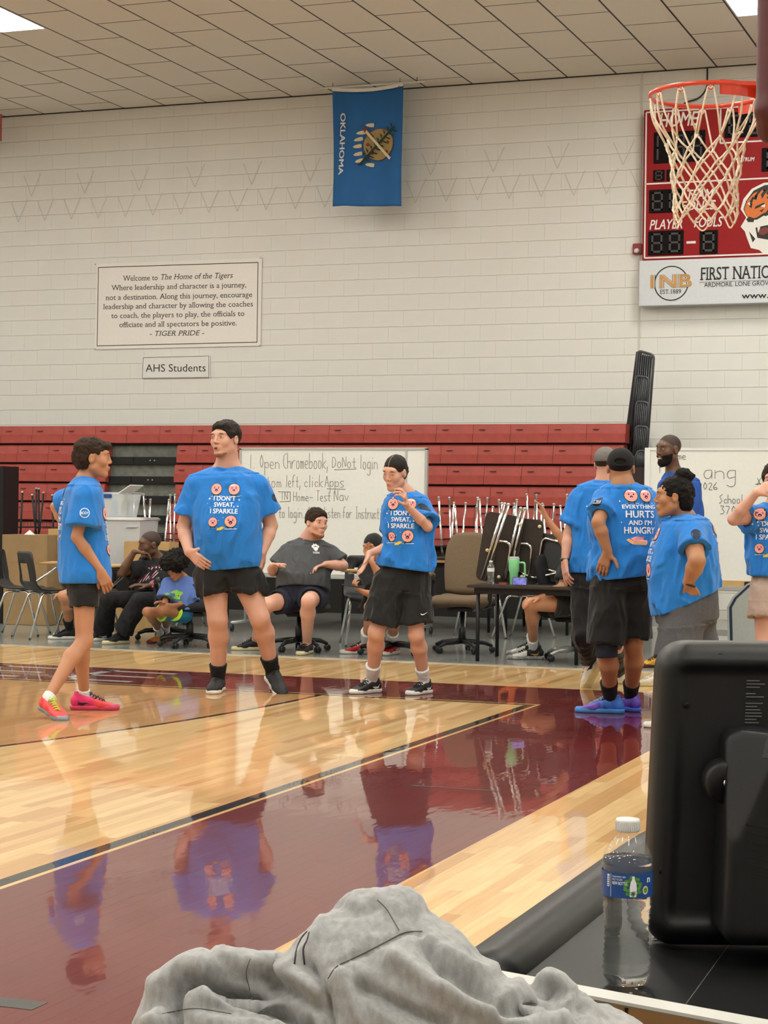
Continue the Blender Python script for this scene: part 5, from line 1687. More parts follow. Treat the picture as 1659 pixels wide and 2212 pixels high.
root, bv, hd, J, fw, lt_ = person(
    'slouching seated bald man in black T-shirt with red claw print, hand on chin', 17.8,
    head=(323, 1176, .02, -62, -10, 6), neck=(343, 1208, .10), nr=.054,
    prof=[(347, 1224, .10, .19, .11), (342, 1248, .06, .19, .13), (338, 1270, .0, .185, .14), (338, 1288, -.02, .18, .14), (340, 1298, .0, .17, .13)], tdeg=-32,
    arms=[dict(s=(302, 1226, .0), e=(262, 1238, -.12), w=(290, 1192, -.16), t=(314, 1194, -.13), pn=(.3, -.9, .1), side=-1, curl=[.5, .5, .5, .5], m=.98, sr=.008, sl=.62),
          dict(s=(378, 1228, .12), e=(372, 1266, .06), w=(320, 1266, -.18), t=(295, 1262, -.22), pn=(.1, -.9, -.2), side=1, curl=.3, m=.98, sr=.008, sl=.7)],
    legs=[dict(h=(322, 1296, -.02), k=(236, 1290, -.22), g=(222, 1384), fd=-80, m=1.0, sf=1.90, sr=.072, shoe=dict(m_up=L_BLACK, m_sole=R_WHITE, m_lace=M_LACEK, m_logo=M_WHITEP, side=-1, sc=1.1), sock=(S_BLACK, .1)),
          dict(h=(352, 1298, .0), k=(304, 1296, -.35), g=(262, 1390), fd=-42, m=1.0, sf=1.88, sr=.072, shoe=dict(m_up=L_BLACK, m_sole=R_CREAM, m_lace=M_LACEK, side=1, sc=1.1), sock=(S_BLACK, .1))],
    sk=SK_DARK, hair=('bald', _mats['shaved_scalp'], 1, .005, 0), hsc=1.05, h=H7, ch=.009,
    face=dict(open_=.3, brow='#120d0b', lip=M_LIPD),
    shirt=dict(m=mat('black_print_tee', '#141318', .85, wrinkle=.5,bump=.1, var=.2, scale=90), hem=[((340, 1282, .0), (.0, -1, .2))], infl=.012, neck=.066, nt=.5, amp=.007, seed=111),
    shorts=dict(m=mat('black_chino', '#101014', .85, wrinkle=.6,bump=.1, var=.2, scale=60), top=(340, 1276, 0), amp=.007, infl=.012, name='trousers'))
M_CLAW = mat('claw_print_crimson', '#7c1b33', .7, var=0)
a = Art()
for i in range(5):
    x = -.10+i*.036
    a.poly([(x-.02, -.075+i*.012), (x+.0, -.07+i*.012), (x+.065, .06+i*.006), (x+.052, .07+i*.006)], M_CLAW, 1)
    a.poly([(x+.002, -.085+i*.012), (x+.010, -.08+i*.012), (x+.073, .055+i*.006), (x+.067, .06+i*.006)], M_WHITEP, 2)
a.disc(.075, -.085, .034, mat('rose_print', '#b05a6a', .7, var=0), 1); a.text('A', .075, -.10, .032, M_NAVY, z=2, bold=.02, w=.03)
a.lay('shirt_print', root, bv, J((330, 1240, -.04)), facing(-28), (0, 0, 1))

root, bv, hd, J, fw, lt_ = person(
    'seated child with big dark curly hair, periwinkle T-shirt and teal shorts, looking down', 17.1,
    head=(379, 1226, -.04, -38, -32, 0), neck=(392, 1249, .08), nr=.040,
    prof=[(391, 1262, .08, .120, .075), (388, 1282, .06, .125, .085), (386, 1300, .06, .13, .09), (386, 1318, .06, .13, .09), (386, 1326, .06, .12, .085)], tdeg=-30,
    arms=[dict(s=(364, 1264, .0), e=(357, 1298, -.06), w=(356, 1306, -.20), t=(345, 1300, -.24), pn=(.2, -.8, .0), side=1, curl=.5, m=.66, hs=.75, sr=.0, sl=.75),
          dict(s=(415, 1266, .12), e=(412, 1304, .04), w=(370, 1308, -.16), t=(352, 1304, -.22), pn=(-.2, -.8, .0), side=-1, curl=.5, m=.66, hs=.75, sr=.0, sl=.8)],
    legs=[dict(h=(374, 1324, .03), k=(318, 1322, -.20), g=(347, 1388), fd=-35, m=.72, sf=.45, sr=.068, sock=(S_WHITE, .30), shoe=dict(m_up=L_BLACK, m_toe=mat('orange_shoe', '#b8622a', .5, var=.4, scale=40), m_sole=mat('dark_red_rubber', '#6a2420', .5), m_lace=mat('yellow_lace', '#c9a93a', .7, var=0), side=-1, sc=.86)),
          dict(h=(398, 1326, .08), k=(352, 1318, -.22), g=(360, 1384), fd=-30, m=.72, sf=.45, sr=.068, sock=(S_WHITE, .32), shoe=dict(m_up=L_BLACK, m_toe=_mats['orange_shoe'], m_sole=_mats['dark_red_rubber'], m_lace=_mats['yellow_lace'], side=1, sc=.86))],
    sk=SK_BROWN, hair=('afro', H_BLACK, 9, .0055), hsc=.88, h=H7, ch=.009,
    face=dict(open_=.25, brow='#1a1210'),
    shirt=dict(m=mat('periwinkle_tee', '#4f6aa8', .85, wrinkle=.4,bump=.1, var=.12, scale=160), hem=[((386, 1318, .0), (.0, -1, .1))], infl=.010, neck=.052, nt=.4, amp=.007, seed=121),
    shorts=dict(m=mat('teal_shorts', '#1f6f92', .8, var=.1), top=(386, 1314, 0), amp=.004, infl=.010))
off = np.array(root.location)
for l in (dict(h=(374, 1324, .03), k=(318, 1322, -.20)), dict(h=(398, 1326, .08), k=(352, 1318, -.22))):
    a_, b_ = J(l['h']), J(l['k']); K = Field(np.minimum(a_, b_)-.1, np.maximum(a_, b_)+.1, .007)
    p0, p1 = a_*.57+b_*.43, a_*.53+b_*.47
    K.cone(p0, p1, .082, .082, 0); K.plane(p1, b_-a_); K.plane(p0, a_-b_); v, q = K.mesh()
    raw('shorts_trim', v, q, mat('lime_trim', '#a8d82a', .7, var=0), root, True, off=off)
a = Art(); ML = mat('lime_print', '#7fb83a', .7, var=0)
a.disc(0, .01, .045, ML, 1, ry=.04, wob=.22, wn=5); a.disc(.0, .008, .024, mat('blue_print', '#3f5a9a', .7, var=0), 2, ry=.02); a.poly([(-.05, -.055), (.05, -.05), (.05, -.042), (-.05, -.046)], ML, 1)
a.poly([(.0, .05), (.05, .04), (.06, .02), (.03, .03)], ML, 1)
a.lay('shirt_print', root, bv, J((382, 1288, -.05)), facing(-28), (0, 0, 1))

root, bv, hd, J, fw, lt_ = person(
    'seated person in black durag and red shoes holding a phone behind the young woman', 16.3,
    head=(806, 1183, .10, -35, -12, 0), neck=(822, 1212, .2), nr=.052,
    prof=[(828, 1232, .2, .18, .11), (830, 1256, .18, .18, .13), (832, 1282, .15, .175, .135), (832, 1296, .15, .17, .13), (832, 1306, .15, .16, .13)], tdeg=-35,
    arms=[dict(s=(790, 1234, .1), e=(818, 1288, -.05), w=(788, 1280, -.16), t=(765, 1268, -.2), pn=(.2, .9, -.1), side=1, curl=[.8, .9, .9, .9], m=.95, sl=.6),
          dict(s=(868, 1236, .22), e=(824, 1250, -.05), w=(803, 1214, -.1), t=(794, 1196, -.08), pn=(.6, .1, .5), side=1, curl=.5, m=.9, sl=.4)],
    legs=[dict(h=(812, 1306, .12), k=(801, 1312, -.36), g=(789, 1412), fd=-84, m=.96, sf=.55, sr=.10, sock=(S_WHITE, .36), shoe=dict(m_up=L_RED, m_sole=R_WHITE, m_lace=M_LACEK, m_logo=M_WHITEP, side=1, sc=1.12)),
          dict(h=(850, 1308, .16), k=(848, 1316, -.26), g=(848, 1413), fd=-28, m=.96, sf=.55, sr=.10, sock=(S_WHITE, .36), shoe=dict(m_up=L_RED, m_sole=R_WHITE, m_lace=M_LACEK, m_logo=M_WHITEP, side=-1, sc=1.1))],
    sk=SK_TAN, hair=('durag', M_BLKCLOTH, 2, .0045), hsc=1.0, h=H7, ch=.01, face=dict(open_=.6, brow='#1a1210'),
    shirt=dict(m=M_BLKCLOTH, hem=[((832, 1292, .0), (.0, -1, .1))], infl=.010, neck=.062, nt=.5, amp=.006, seed=131),
    shorts=dict(m=M_BLKCLOTH, top=(832, 1286, 0), amp=.006, infl=.012))
mb = MB(); ph = J((757, 1267, -.20)); T = Matrix.Translation(Vector(ph)) @ Matrix.Rotation(-.18, 4, 'X') @ Matrix.Rotation(.12, 4, 'Y')
mb.box((-.07, -.038, 0), (.08, .038, .009), 0, T, .003)
tag(mb.build('phone', M_BLACKPL), 'dark mobile phone lying flat held by the person in the durag', 'phone')

root, bv, hd, J, fw, lt_ = person(
    'seated person in black and white shorts, one arm raised, behind the grey-capped man', 16.0,
    head=(1262, 1150, .1, -60, 0, 0), neck=(1262, 1190, .2), nr=.052,
    prof=[(1258, 1208, .2, .18, .11), (1250, 1236, .16, .18, .125), (1244, 1262, .12, .175, .13), (1240, 1286, .1, .17, .13), (1240, 1300, .1, .16, .13)], tdeg=-70,
    arms=[dict(s=(1240, 1208, .05), e=(1214, 1166, -.02), w=(1180, 1118, -.05), t=(1166, 1086, -.05), pn=(-.9, 0, .2), side=-1, curl=[.15, .25, .3, .35], spread=1.0, thumb=(.6, .2), m=.85, hs=.95, sl=.35),
          dict(s=(1228, 1216, -.05), e=(1214, 1268, -.12), w=(1168, 1290, -.16), t=(1146, 1296, -.18), pn=(0, -1, .1), side=1, curl=.4, m=.9, sl=.72)],
    legs=[dict(h=(1228, 1304, -.02), k=(1143, 1306, -.16), g=(1152, 1424), fd=-86, m=.92, sf=.38, sr=.098, sock=(S_WHITE, .24), shoe=dict(m_up=L_BLACK, m_toe=L_WHITE, m_sole=mat('speckled_sole', '#8a8a88', .5, var=.6, scale=60), m_lace=M_LACEK, m_logo=mat('gold_mark', '#b8964a', .4, .5, var=0), side=-1, sc=1.12)),
          dict(h=(1244, 1304, .18), k=(1150, 1304, .10), g=(1148, 1414), fd=-86, m=.92, sf=.38, sr=.098, sock=(S_WHITE, .24), shoe=dict(m_up=L_BLACK, m_toe=L_WHITE, m_sole=_mats['speckled_sole'], m_lace=M_LACEK, side=1, sc=1.12))],
    sk=SK_TAN, hair=('short', H_BLACK), h=H7, ch=.01, face=dict(open_=.6, brow='#1a1210'),
    shirt=dict(m=M_BLKCLOTH, hem=[((1242, 1286, .0), (.0, -1, .1))], infl=.010, neck=.062, nt=.5, amp=.006, seed=141),
    shorts=dict(m=M_BLKCLOTH, top=(1242, 1284, 0), amp=.006, infl=.012))
so = [c for c in root.children if c.name.startswith('shorts')][0]
sb = BVHTree.FromPolygons([v.co+root.location for v in so.data.vertices], [tuple(p.vertices) for p in so.data.polygons])
a = Art(); a.poly([(-.10, .02), (-.02, .03), (.06, .01), (.12, .012), (.12, -.02), (.05, -.025), (-.04, -.02), (-.09, -.004)], M_WHITEP, 1)
a.poly([(-.13, -.10), (.12, -.085), (.12, -.07), (-.13, -.085)], M_WHITEP, 1)
a.lay('shorts_stripe', root, sb, J((1205, 1298, -.12)), facing(0), (0, 0, 1))

root, bv, hd, J, fw, lt_ = person(
    'seated person in white shorts and black socks, hidden behind the teenage boy', 17.9,
    head=(196, 1160, .2, -60, 0, 0), neck=(200, 1195, .25),
    prof=[(200, 1212, .25, .17, .10), (196, 1240, .22, .17, .12), (192, 1264, .2, .165, .125), (190, 1282, .2, .16, .12), (190, 1292, .2, .15, .12)], tdeg=-65,
    arms=[dict(s=(184, 1216, .15), e=(178, 1262, .1), w=(150, 1276, .0), t=(132, 1280, -.02), pn=(0, -1, .1), side=1, curl=.4, m=.85)],
    legs=[dict(h=(178, 1292, .1), k=(139, 1290, -.05), g=(150, 1380), fd=-75, m=.9, sf=.55, sr=.092, sock=(S_BLACK, .35), shoe=dict(m_up=L_BLACK, m_sole=R_WHITE, m_lace=M_LACEK)),
          dict(h=(192, 1292, .2), k=(146, 1292, .12), g=(160, 1374), fd=-75, m=.9, sf=.55, sr=.092, sock=(S_BLACK, .35), shoe=dict(m_up=L_BLACK, m_sole=R_WHITE, m_lace=M_LACEK, side=-1))],
    sk=SK_TAN, hair=('short', H_BLACK), h=.008, ch=.01, face=None,
    shirt=dict(m=M_BLKCLOTH, hem=[((192, 1272, .0), (.0, -1, .1))], infl=.010, amp=.006, seed=151),
    shorts=dict(m=mat('white_satin_shorts', '#c9c6c4', .6, var=.06), top=(192, 1272, 0), amp=.008, infl=.014))

# lone pale shoe just inside the court
mso = mat('cream_leather', '#cfc8b4', .5, var=.05)
p = G(1424, 1482); e = empty('sneaker', p, 'cream sneaker toe showing beside the dark console, on the court boards', 'shoe')
shoe(e, p+V3(.0, 0, 0), facing(-85), V3(0, 0, 1), mso, R_CREAM, M_LACEW, sc=1.0)
# ================================================================== FURNITURE BEHIND THE COURT
M_LAM = mat('tan_laminate', '#b3925f', .4, var=.08, scale=20)
M_LAMB = mat('dark_brown_underside', '#2f2620', .6, var=.15, scale=14)
M_SHELL = mat('black_shell_plastic', '#1d1e21', .42, var=.08, scale=20, bump=.08, bscale=300)
M_WIRE = mat('dark_wire', '#1d1a1a', .4, .5, var=0)
M_CARD = mat('cardboard', '#8d7350', .85, var=.07, scale=7)
M_CARD2 = mat('cardboard_warm', '#b08f5e', .85, var=.07, scale=7)
M_ORANGE = mat('orange_seat_plastic', '#b45a22', .45, var=.06)
M_TAPE = mat('packing_tape', '#9a8562', .3, var=0)
M_FAB = mat('taupe_upholstery', '#6b5a46', .95, var=.14, scale=150, bump=.3, bscale=500)
M_GFAB = mat('grey_upholstery', '#3b3a36', .95, var=.14, scale=150, bump=.3, bscale=500)

def shell_mb(w=.40, hole=True):
    """moulded seat: local x = width, y = back direction, z up from the seat height"""
    prof = [(-.20, -.035), (-.19, -.008), (-.15, .004), (-.05, -.004), (.06, -.006), (.13, .006), (.175, .04), (.20, .09), (.215, .16), (.235, .26), (.25, .35), (.252, .375)]
    nx = 12; m = MB(); V = []; F = []
    for i, (y, z) in enumerate(prof):
        t = i/(len(prof)-1)
        ww = w*(1 if t < .5 else 1-.16*(t-.5)*2)*(1-.12*max(0, .12-t)/.12)
        if i == len(prof)-1: ww *= .80
        for j in range(nx+1):
            u = j/nx*2-1
            dish = .018*(u*u) if t < .55 else 0
            wrap = -.035*(u*u) if t >= .45 else 0
            V.append((u*ww/2, y+wrap*min(1, (t-.45)/.3) if t >= .45 else y, z+dish))
    n = len(V); V2 = [(x, y+(.010 if i//(nx+1) > 5 else 0), z-(.010 if i//(nx+1) <= 5 else 0)) for i, (x, y, z) in enumerate(V)]
    R = len(prof)
    cells = {}
    for i in range(R-1):
        for j in range(nx):
            if hole and i in (7, 8) and 3 <= j <= nx-4: continue
            cells[(i, j)] = 1
            a = i*(nx+1)+j; b = a+1; c = a+nx+2; d = a+nx+1
            F.append((a, b, c, d)); F.append((n+a, n+d, n+c, n+b))
    for (i, j) in cells:
        a = i*(nx+1)+j; b = a+1; c = a+nx+2; d = a+nx+1
        for nb, (p, q) in (((i-1, j), (a, b)), ((i+1, j), (c, d)), ((i, j-1), (d, a)), ((i, j+1), (b, c))):
            if nb not in cells: F.append((p, n+p, n+q, q))
    m.add(V+V2, F, 0, True)
    return m
def student_chair(loc, rz, label, group='black school chairs with chrome legs', desk=False, col=None):
    e = empty('school_chair', loc, label, 'chair', group, rz)
    T = Matrix.Translation((0, 0, .455))
    s = shell_mb(); s.V = [tuple(T @ Vector(v)) for v in s.V]
    s.build('seat_shell', col or M_SHELL, e)
    for sx in (-1, 1):
        for sy, y0, y1 in ((-1, -.12, -.24), (1, .10, .25)):
            l = MB(); l.tube(fillet([(sx*.12, 0, .425), (sx*.16, y0, .432), (sx*.215, y1, .0)], .05), .0115, 8)
            l.ball((sx*.215, y1, .008), (.014, .014, .010), 8, 1)
            l.build('leg', [M_CHROME, M_BLACKPL], e)
    if desk:
        d = MB(); d.box((-.30, -.62, .70), (.20, -.26, .718), 0, None, .006); d.build('writing_top', M_LAM, e)
        t = MB(); t.tube(fillet([(.17, .10, .43), (.24, .02, .44), (.25, -.30, .66), (.10, -.44, .69), (-.22, -.44, .69)], .08), .0125, 8); t.build('desk_tube', M_CHROME, e)
    return e
def upturned_desk(loc, rz, label, group, leg=None, h=.62, splay=.05, wire=True, tilt=0.0):
    """desk lying on its top, legs in the air"""
    e = empty('upturned_desk', loc, label, 'desk', group, rz)
    e.rotation_euler[1] = tilt
    leg = leg or M_CHROME
    t = MB(); t.box((-.29, -.22, .0), (.29, .22, .02), 0, None, .005); t.build('desktop', M_LAMB, e)
    for sx in (-1, 1):
        for sy in (-1, 1):
            l = MB(); x, y = sx*.24, sy*.17
            l.tube([(x, y, .02), (x+sx*splay*.3, y+sy*splay*.3, .12), (x+sx*splay, y+sy*splay, h)], .0125, 8)
            l.ball((x+sx*splay, y+sy*splay, h), (.017, .017, .013), 8, 1)
            l.build('leg', [leg, M_ALU], e)
    if wire:
        w = MB()
        for z in (.14, .21):
            w.tube([(-.25, -.17, z), (.25, -.17, z), (.25, .17, z), (-.25, .17, z)], .0035, 5, 0, True)
        for i in range(8):
            x = -.22+i*.063
            w.tube([(x, -.17, .21), (x, -.17, .14), (x, .17, .14), (x, .17, .21)], .003, 5)
        for i in range(4):
            y = -.12+i*.08
            w.tube([(-.25, y, .14), (.25, y, .14)], .003, 5)
        w.build('wire_basket', M_WIRE, e)
    return e
def card_box(a, b, label, m=None, tape=True, mark=False):
    m = m or M_CARD
    e = empty('cardboard_box', (a[0], a[1], min(a[2], b[2])), label, 'box')
    o = MB(); o.box(a, b, bev=.004); o.build('carton', m, e, tuple(e.location))
    z1 = max(a[2], b[2]); y0 = min(a[1], b[1]); xm = (a[0]+b[0])/2
    if tape:
        t = MB(); t.box((min(a[0], b[0])+.002, (a[1]+b[1])/2-.03, z1), (max(a[0], b[0])-.002, (a[1]+b[1])/2+.03, z1+.001)); t.build('tape_strip', M_TAPE, e, tuple(e.location))
    if mark:
        t = MB(); x1 = max(a[0], b[0]); t.box((x1-.12, y0-.0015, z1-.20), (x1-.02, y0, z1-.08)); t.build('paper_label', M_WHITEPL, e, tuple(e.location))
    return e
def boxpx(x0, y0, x1, y1, Y, dz, label, zmin=None, **k):
    a = PY(x0, y1, Y); b = PY(x1, y0, Y)
    return card_box((a[0], Y, zmin if zmin is not None else a[2]), (b[0], Y+dz, b[2]), label, **k)
# cartons at the left
lo_ = boxpx(6, 1217, 102, 1360, 17.5, .55, 'large brown cardboard carton standing on the floor at the far left', zmin=0.0)
zt = PY(60, 1217, 17.5)[2]
boxpx(4, 1156, 103, 1216, 17.55, .5, 'wide brown cardboard carton on top of the large one at the far left', zmin=zt+.002)
zt2 = PY(60, 1156, 17.55)[2]
boxpx(104, 1196, 150, 1360, 17.75, .5, 'tall brown carton half hidden by the black chairs, right of the large one', zmin=0.0, m=M_CARD)
boxpx(103, 1143, 152, 1195, 17.75, .35, 'small light brown carton with a white label, on the tall carton', zmin=PY(104, 1196, 17.75)[2]+.002, m=M_CARD2, mark=True)
boxpx(236, 1298, 312, 1388, 17.1, .25, 'open tan carton on the floor under the bald man', zmin=0.0, m=M_CARD2)
tp = MB(); q = PY(64, 1156, 17.6); tp.add([(q[0]-.06, 17.58, zt2+.002), (q[0]+.06, 17.58, zt2+.002), (q[0], 17.60, zt2+.055), (q[0]-.06, 17.62, zt2+.002), (q[0]+.06, 17.62, zt2+.002)], [(0, 1, 2), (4, 3, 2), (0, 2, 3), (1, 4, 2), (0, 3, 4, 1)])
tag(tp.build('paper_sheet', M_WHITEPL), 'folded white paper standing on the wide brown carton', 'paper')
# low table carrying the white tub
def plain_table(x0, x1, y0, y1, z, label, top=None, leg=None, edge=.025, grp=None):
    e = empty('folding_table', ((x0+x1)/2, (y0+y1)/2, 0), label, 'table', grp)
    L_ = tuple(e.location)
    t = MB(); t.box((x0, y0, z-edge), (x1, y1, z), 0, None, .006); t.build('tabletop', top or M_LAMB, e, L_)
    f = MB(); f.box((x0+.05, y0+.05, z-edge-.05), (x1-.05, y1-.05, z-edge)); f.build('apron', M_BLACKMT, e, L_)
    for x in (x0+.08, x1-.08):
        for y in (y0+.07, y1-.07):
            l = MB(); l.tube([(x, y, z-edge-.03), (x, y, .0)], .017, 8); l.build('leg', leg or M_BLACKMT, e, L_)
    return e
a, b = PY(170, 1218, 18.1), PY(384, 1218, 18.1)
ztb = a[2]
boxpx(267, 1171, 366, 1216, 17.74, .22, 'light tan carton behind the seated bald man', zmin=ztb+.002, m=M_CARD2)
plain_table(a[0], b[0], 17.70, 18.5, ztb, 'dark low table under the white storage tub behind the teenage boy')
# white tub with a lid rim, and the clear box on it
def tub(x0, x1, y0, y1, z0, z1, name, label, m, mr, cat='bin'):
    e = empty(name, ((x0+x1)/2, (y0+y1)/2, z0), label, cat)
    L_ = tuple(e.location); t = .035
    m_ = MB(); V = [(x0+t, y0+t, z0), (x1-t, y0+t, z0), (x1-t, y1-t, z0), (x0+t, y1-t, z0), (x0, y0, z1), (x1, y0, z1), (x1, y1, z1), (x0, y1, z1),
                    (x0+t+.006, y0+t+.006, z0+.01), (x1-t-.006, y0+t+.006, z0+.01), (x1-t-.006, y1-t-.006, z0+.01), (x0+t+.006, y1-t-.006, z0+.01), (x0+.006, y0+.006, z1), (x1-.006, y0+.006, z1), (x1-.006, y1-.006, z1), (x0+.006, y1-.006, z1)]
    m_.add(V, [(3, 2, 1, 0), (0, 1, 5, 4), (1, 2, 6, 5), (2, 3, 7, 6), (3, 0, 4, 7), (8, 9, 10, 11), (9, 8, 12, 13), (10, 9, 13, 14), (11, 10, 14, 15), (8, 11, 15, 12), (4, 5, 13, 12), (5, 6, 14, 13), (6, 7, 15, 14), (7, 4, 12, 15)])
    m_.build('tub_body', m, e, L_)
    r = MB(); r.tube([(x0-.008, y0-.008, z1), (x1+.008, y0-.008, z1), (x1+.008, y1+.008, z1), (x0-.008, y1+.008, z1)], .014, 6, 0, True); r.build('rim', mr, e, L_)
    return e
a, b = PY(206, 1214, 18.0), PY(303, 1122, 18.0)
e = tub(a[0]-.1, b[0], 18.0, 18.42, ztb+.001, b[2], 'storage_tub', 'white plastic storage tub with a rolled rim behind the teenage boy', mat('white_tub_plastic', '#bdbec0', .4, var=.03), M_WHITEPL)
h_ = MB(); h_.box((b[0]-.17, 17.985, b[2]-.09), (b[0]-.03, 18.0, b[2]-.065), 0, None, .006); h_.build('handle', _mats['white_tub_plastic'], e, tuple(e.location))
lz = b[2]+.002
l_ = MB(); l_.box((a[0]-.1, 18.0, b[2]+.013), (b[0]+.0, 18.42, b[2]+.02)); l_.build('tub_lid', M_WHITEPL, e, tuple(e.location))
a2, b2 = PY(208, 1121, 18.05), PY(276, 1066, 18.05)
M_CLEAR = mat('clear_plastic_box', '#dfe4e6', .12, var=0, trans=.0, alpha=.38)
e = tub(a2[0]-.05, b2[0], 18.05, 18.36, lz+.02, b2[2], 'clear_storage_box', 'clear plastic box with blue latch, holding bottles, on the white tub', M_CLEAR, M_CLEAR, 'box')
lt2 = MB(); c = PY(232, 1070, 18.04); lt2.box((c[0]-.05, 18.035, c[2]-.03), (c[0]+.05, 18.05, c[2]+.02), 0, None, .004); lt2.build('latch', mat('blue_latch', '#1f4a8a', .4, var=0), e, tuple(e.location))
for i, (px, colr, hh, rr) in enumerate(((222, '#c9c7c0', .20, .035), (238, '#d9a63a', .13, .035), (247, '#7aa6c8', .19, .038), (266, '#8a8468', .21, .040))):
    q = PY(px, 1119, 18.14); o = MB(); zz = lz+.032
    o.lathe([(rr, 0), (rr, hh*.7), (rr*.45, hh*.86), (rr*.45, hh)], 14)
    oo = o.build('cleaning_bottle', mat('bottle_'+str(i), colr, .35, var=0), None, None, (q[0], 18.14+.04*(i % 2), zz))
    tag(oo, ['off-white bottle at the left inside the clear box', 'small amber bottle inside the clear box', 'pale blue bottle in the middle of the clear box', 'tall olive bottle at the right inside the clear box'][i], 'bottle')
ld = MB(); q = PY(283, 1057, 18.1); ld.box((-.085, -.15, -.006), (.085, .15, .006), 0, Matrix.Translation(Vector(q)) @ Matrix.Rotation(-.55, 4, 'Y'), .003)
tag(ld.build('loose_lid', M_WHITEPL), 'loose white lid leaning over the clear storage box', 'lid')

# school chairs at the left
def gp(px, py): return G(px, py)
c1 = gp(32, 1372); student_chair((c1[0], c1[1]+.1, 0), PI*.58, 'black school chair with writing top, leftmost, cut by the left edge', desk=True)
c2 = gp(92, 1378); student_chair((c2[0], c2[1]+.05, 0), PI*.80, 'black school chair with open lower back, right of the leftmost one', desk=False)
c3 = gp(140, 1374); c3 = PD(186, 1300, 18.15); student_chair((c3[0], c3[1]+.05, 0), 1.25, 'black school chair with writing top, hidden behind the boy', desk=True)
c4 = gp(752, 1400); student_chair((c4[0], c4[1]+.45, 0), PI*.06+.3, 'black school chair with writing top between the seated men', desk=True)

# brown work tables in a row, carrying upturned desks
TZ = .74
segs = [(270, 400, 18.9), (560, 760, 18.55), (905, 1075, 18.9), (1080, 1245, 18.9)]
names = ['brown work table behind the curly-haired child', 'brown work table before the left whiteboard', 'brown work table behind the taupe office chair', 'brown work table behind the black cap man']
for (x0, x1, Y), nm in zip(segs, names):
    a, b = PY(x0, 1200, Y), PY(x1, 1200, Y)
    plain_table(a[0], b[0], Y-.1, Y+1.35, TZ, nm, top=M_LAM)
a, b = PY(6, 1200, 19.0), PY(128, 1200, 19.0)
plain_table(a[0]-.2, b[0]+.1, 18.95, 20.35, TZ+.12, 'brown work table behind the cartons', top=M_LAM)
ZD = TZ+.002
def updesk(px, Y, tlt, leg, hh, label, z=ZD, **k):
    q = PY(px, 1150, Y); return upturned_desk((q[0], Y, z), PI/2+tlt, label, 'upturned desks stored on the brown tables', leg, hh, .045, **k)
updesk(34, 19.3, .1, M_BLACKMT, .55, 'upturned desk with black legs, leftmost, behind the cartons', TZ+.122)
updesk(80, 19.98, -.15, M_BLACKMT, .60, 'upturned desk with black legs and tallest pair, behind the wide carton', TZ+.122)
updesk(128, 19.3, .12, M_BLACKMT, .52, 'upturned desk with black legs just left of the teenage boy', TZ+.122)
updesk(306, 19.2, .1, M_CHROME, .60, 'upturned desk with chrome legs above the slouching bald man')
updesk(372, 19.9, -.1, M_CHROME, .66, 'upturned desk with chrome legs just left of the tall man')
updesk(628, 18.8, -1.1, M_CHROME, .62, 'upturned desk with chrome legs, left of the seated man in grey', wire=False)
updesk(750, 18.8, -1.35, M_CHROME, .62, 'upturned desk with chrome legs, right of the seated man in grey', wire=False)
for px, Y, t_, hh, lb_ in ((950, 19.15, .1, .60, 'upturned desk with chrome legs directly behind the taupe office chair'), (1046, 19.15, -.1, .56, 'upturned desk with chrome legs right behind the left overturned desk'),
        (1140, 19.15, .06, .60, 'upturned desk with chrome legs above the green tumbler'), (1234, 19.15, -.05, .58, 'upturned desk with chrome legs by the grey-capped man'),
        (1000, 19.85, .12, .66, 'upturned desk in the back row, between the taupe chair and brown desks'), (1096, 19.85, -.08, .64, 'upturned desk in the back row behind the brown desks'), (1190, 19.85, .1, .70, 'tall upturned desk in the back row by the raised hand')):
    updesk(px, Y, t_, M_CHROME, hh, lb_)

# near table with drink cups, overturned combination desks on it
ZT = G(1100, 1262, .0)
zt3 = .645
a, b = G(1008, 1263, zt3), G(1245, 1268, zt3)
y3 = min(a[1], b[1])
plain_table(a[0], b[0]+.1, y3, y3+.7, zt3, 'dark table with a tan rim carrying the green tumbler', top=M_LAMB)
print('table3', a, b)
def over_desk(px, py, Y, rz, rx, label, w=.46, h=.62, m=None, z0=None):
    q = PY(px, py, Y)
    e = empty('overturned_desk', (q[0], Y, zt3+.004), label, 'desk', None, 0)
    e.rotation_euler = (rx, rz, .15)
    s = MB()
    poly = []
    for (cx, cy, a0) in ((w/2-.05, h-.05, 0), (-w/2+.05, h-.05, 90), (-w/2+.05, .05, 180), (w/2-.05, .05, 270)):
        for k in range(5):
            t = math.radians(a0+k*22.5); poly.append((cx+.05*math.cos(t), cy+.05*math.sin(t)))
    Tm = Matrix(((1, 0, 0, 0), (0, 0, -1, 0), (0, 1, 0, 0), (0, 0, 0, 1)))
    s.prism(poly, -.02, 0.0, 0, Tm); s.build('desktop', m or M_LAMB, e)
    t = MB(); t.tube(fillet([(-w*.1, -.03, h*.08), (-w*.1, -.05, h*.62), (w*.28, -.05, h*.62), (w*.28, -.05, h*.1)], .06), .0125, 8); t.build('frame_tube', M_CHROME, e)
    for sx in (-.32, -.22):
        t = MB(); t.tube([(w*sx, -.06, .02), (w*sx+.10, -.10, h*1.16)], .014, 8); t.ball((w*sx+.10, -.10, h*1.16), (.018, .018, .013), 8, 1); t.build('leg', [M_CHROME, M_ALU], e)
    for (x, z) in ((w*.42, h*.9), (-w*.3, h*.45), (w*.1, .06)):
        t = MB(); t.lathe([(.014, 0), (.016, .006), (.014, .02), (.004, .022)], 12, T=Matrix.Translation((x, -.02, z)) @ Matrix.Rotation(PI/2, 4, 'X')); t.build('foot_glide', mat('ivory_glide', '#c9c09a', .4, var=0), e)
    return e
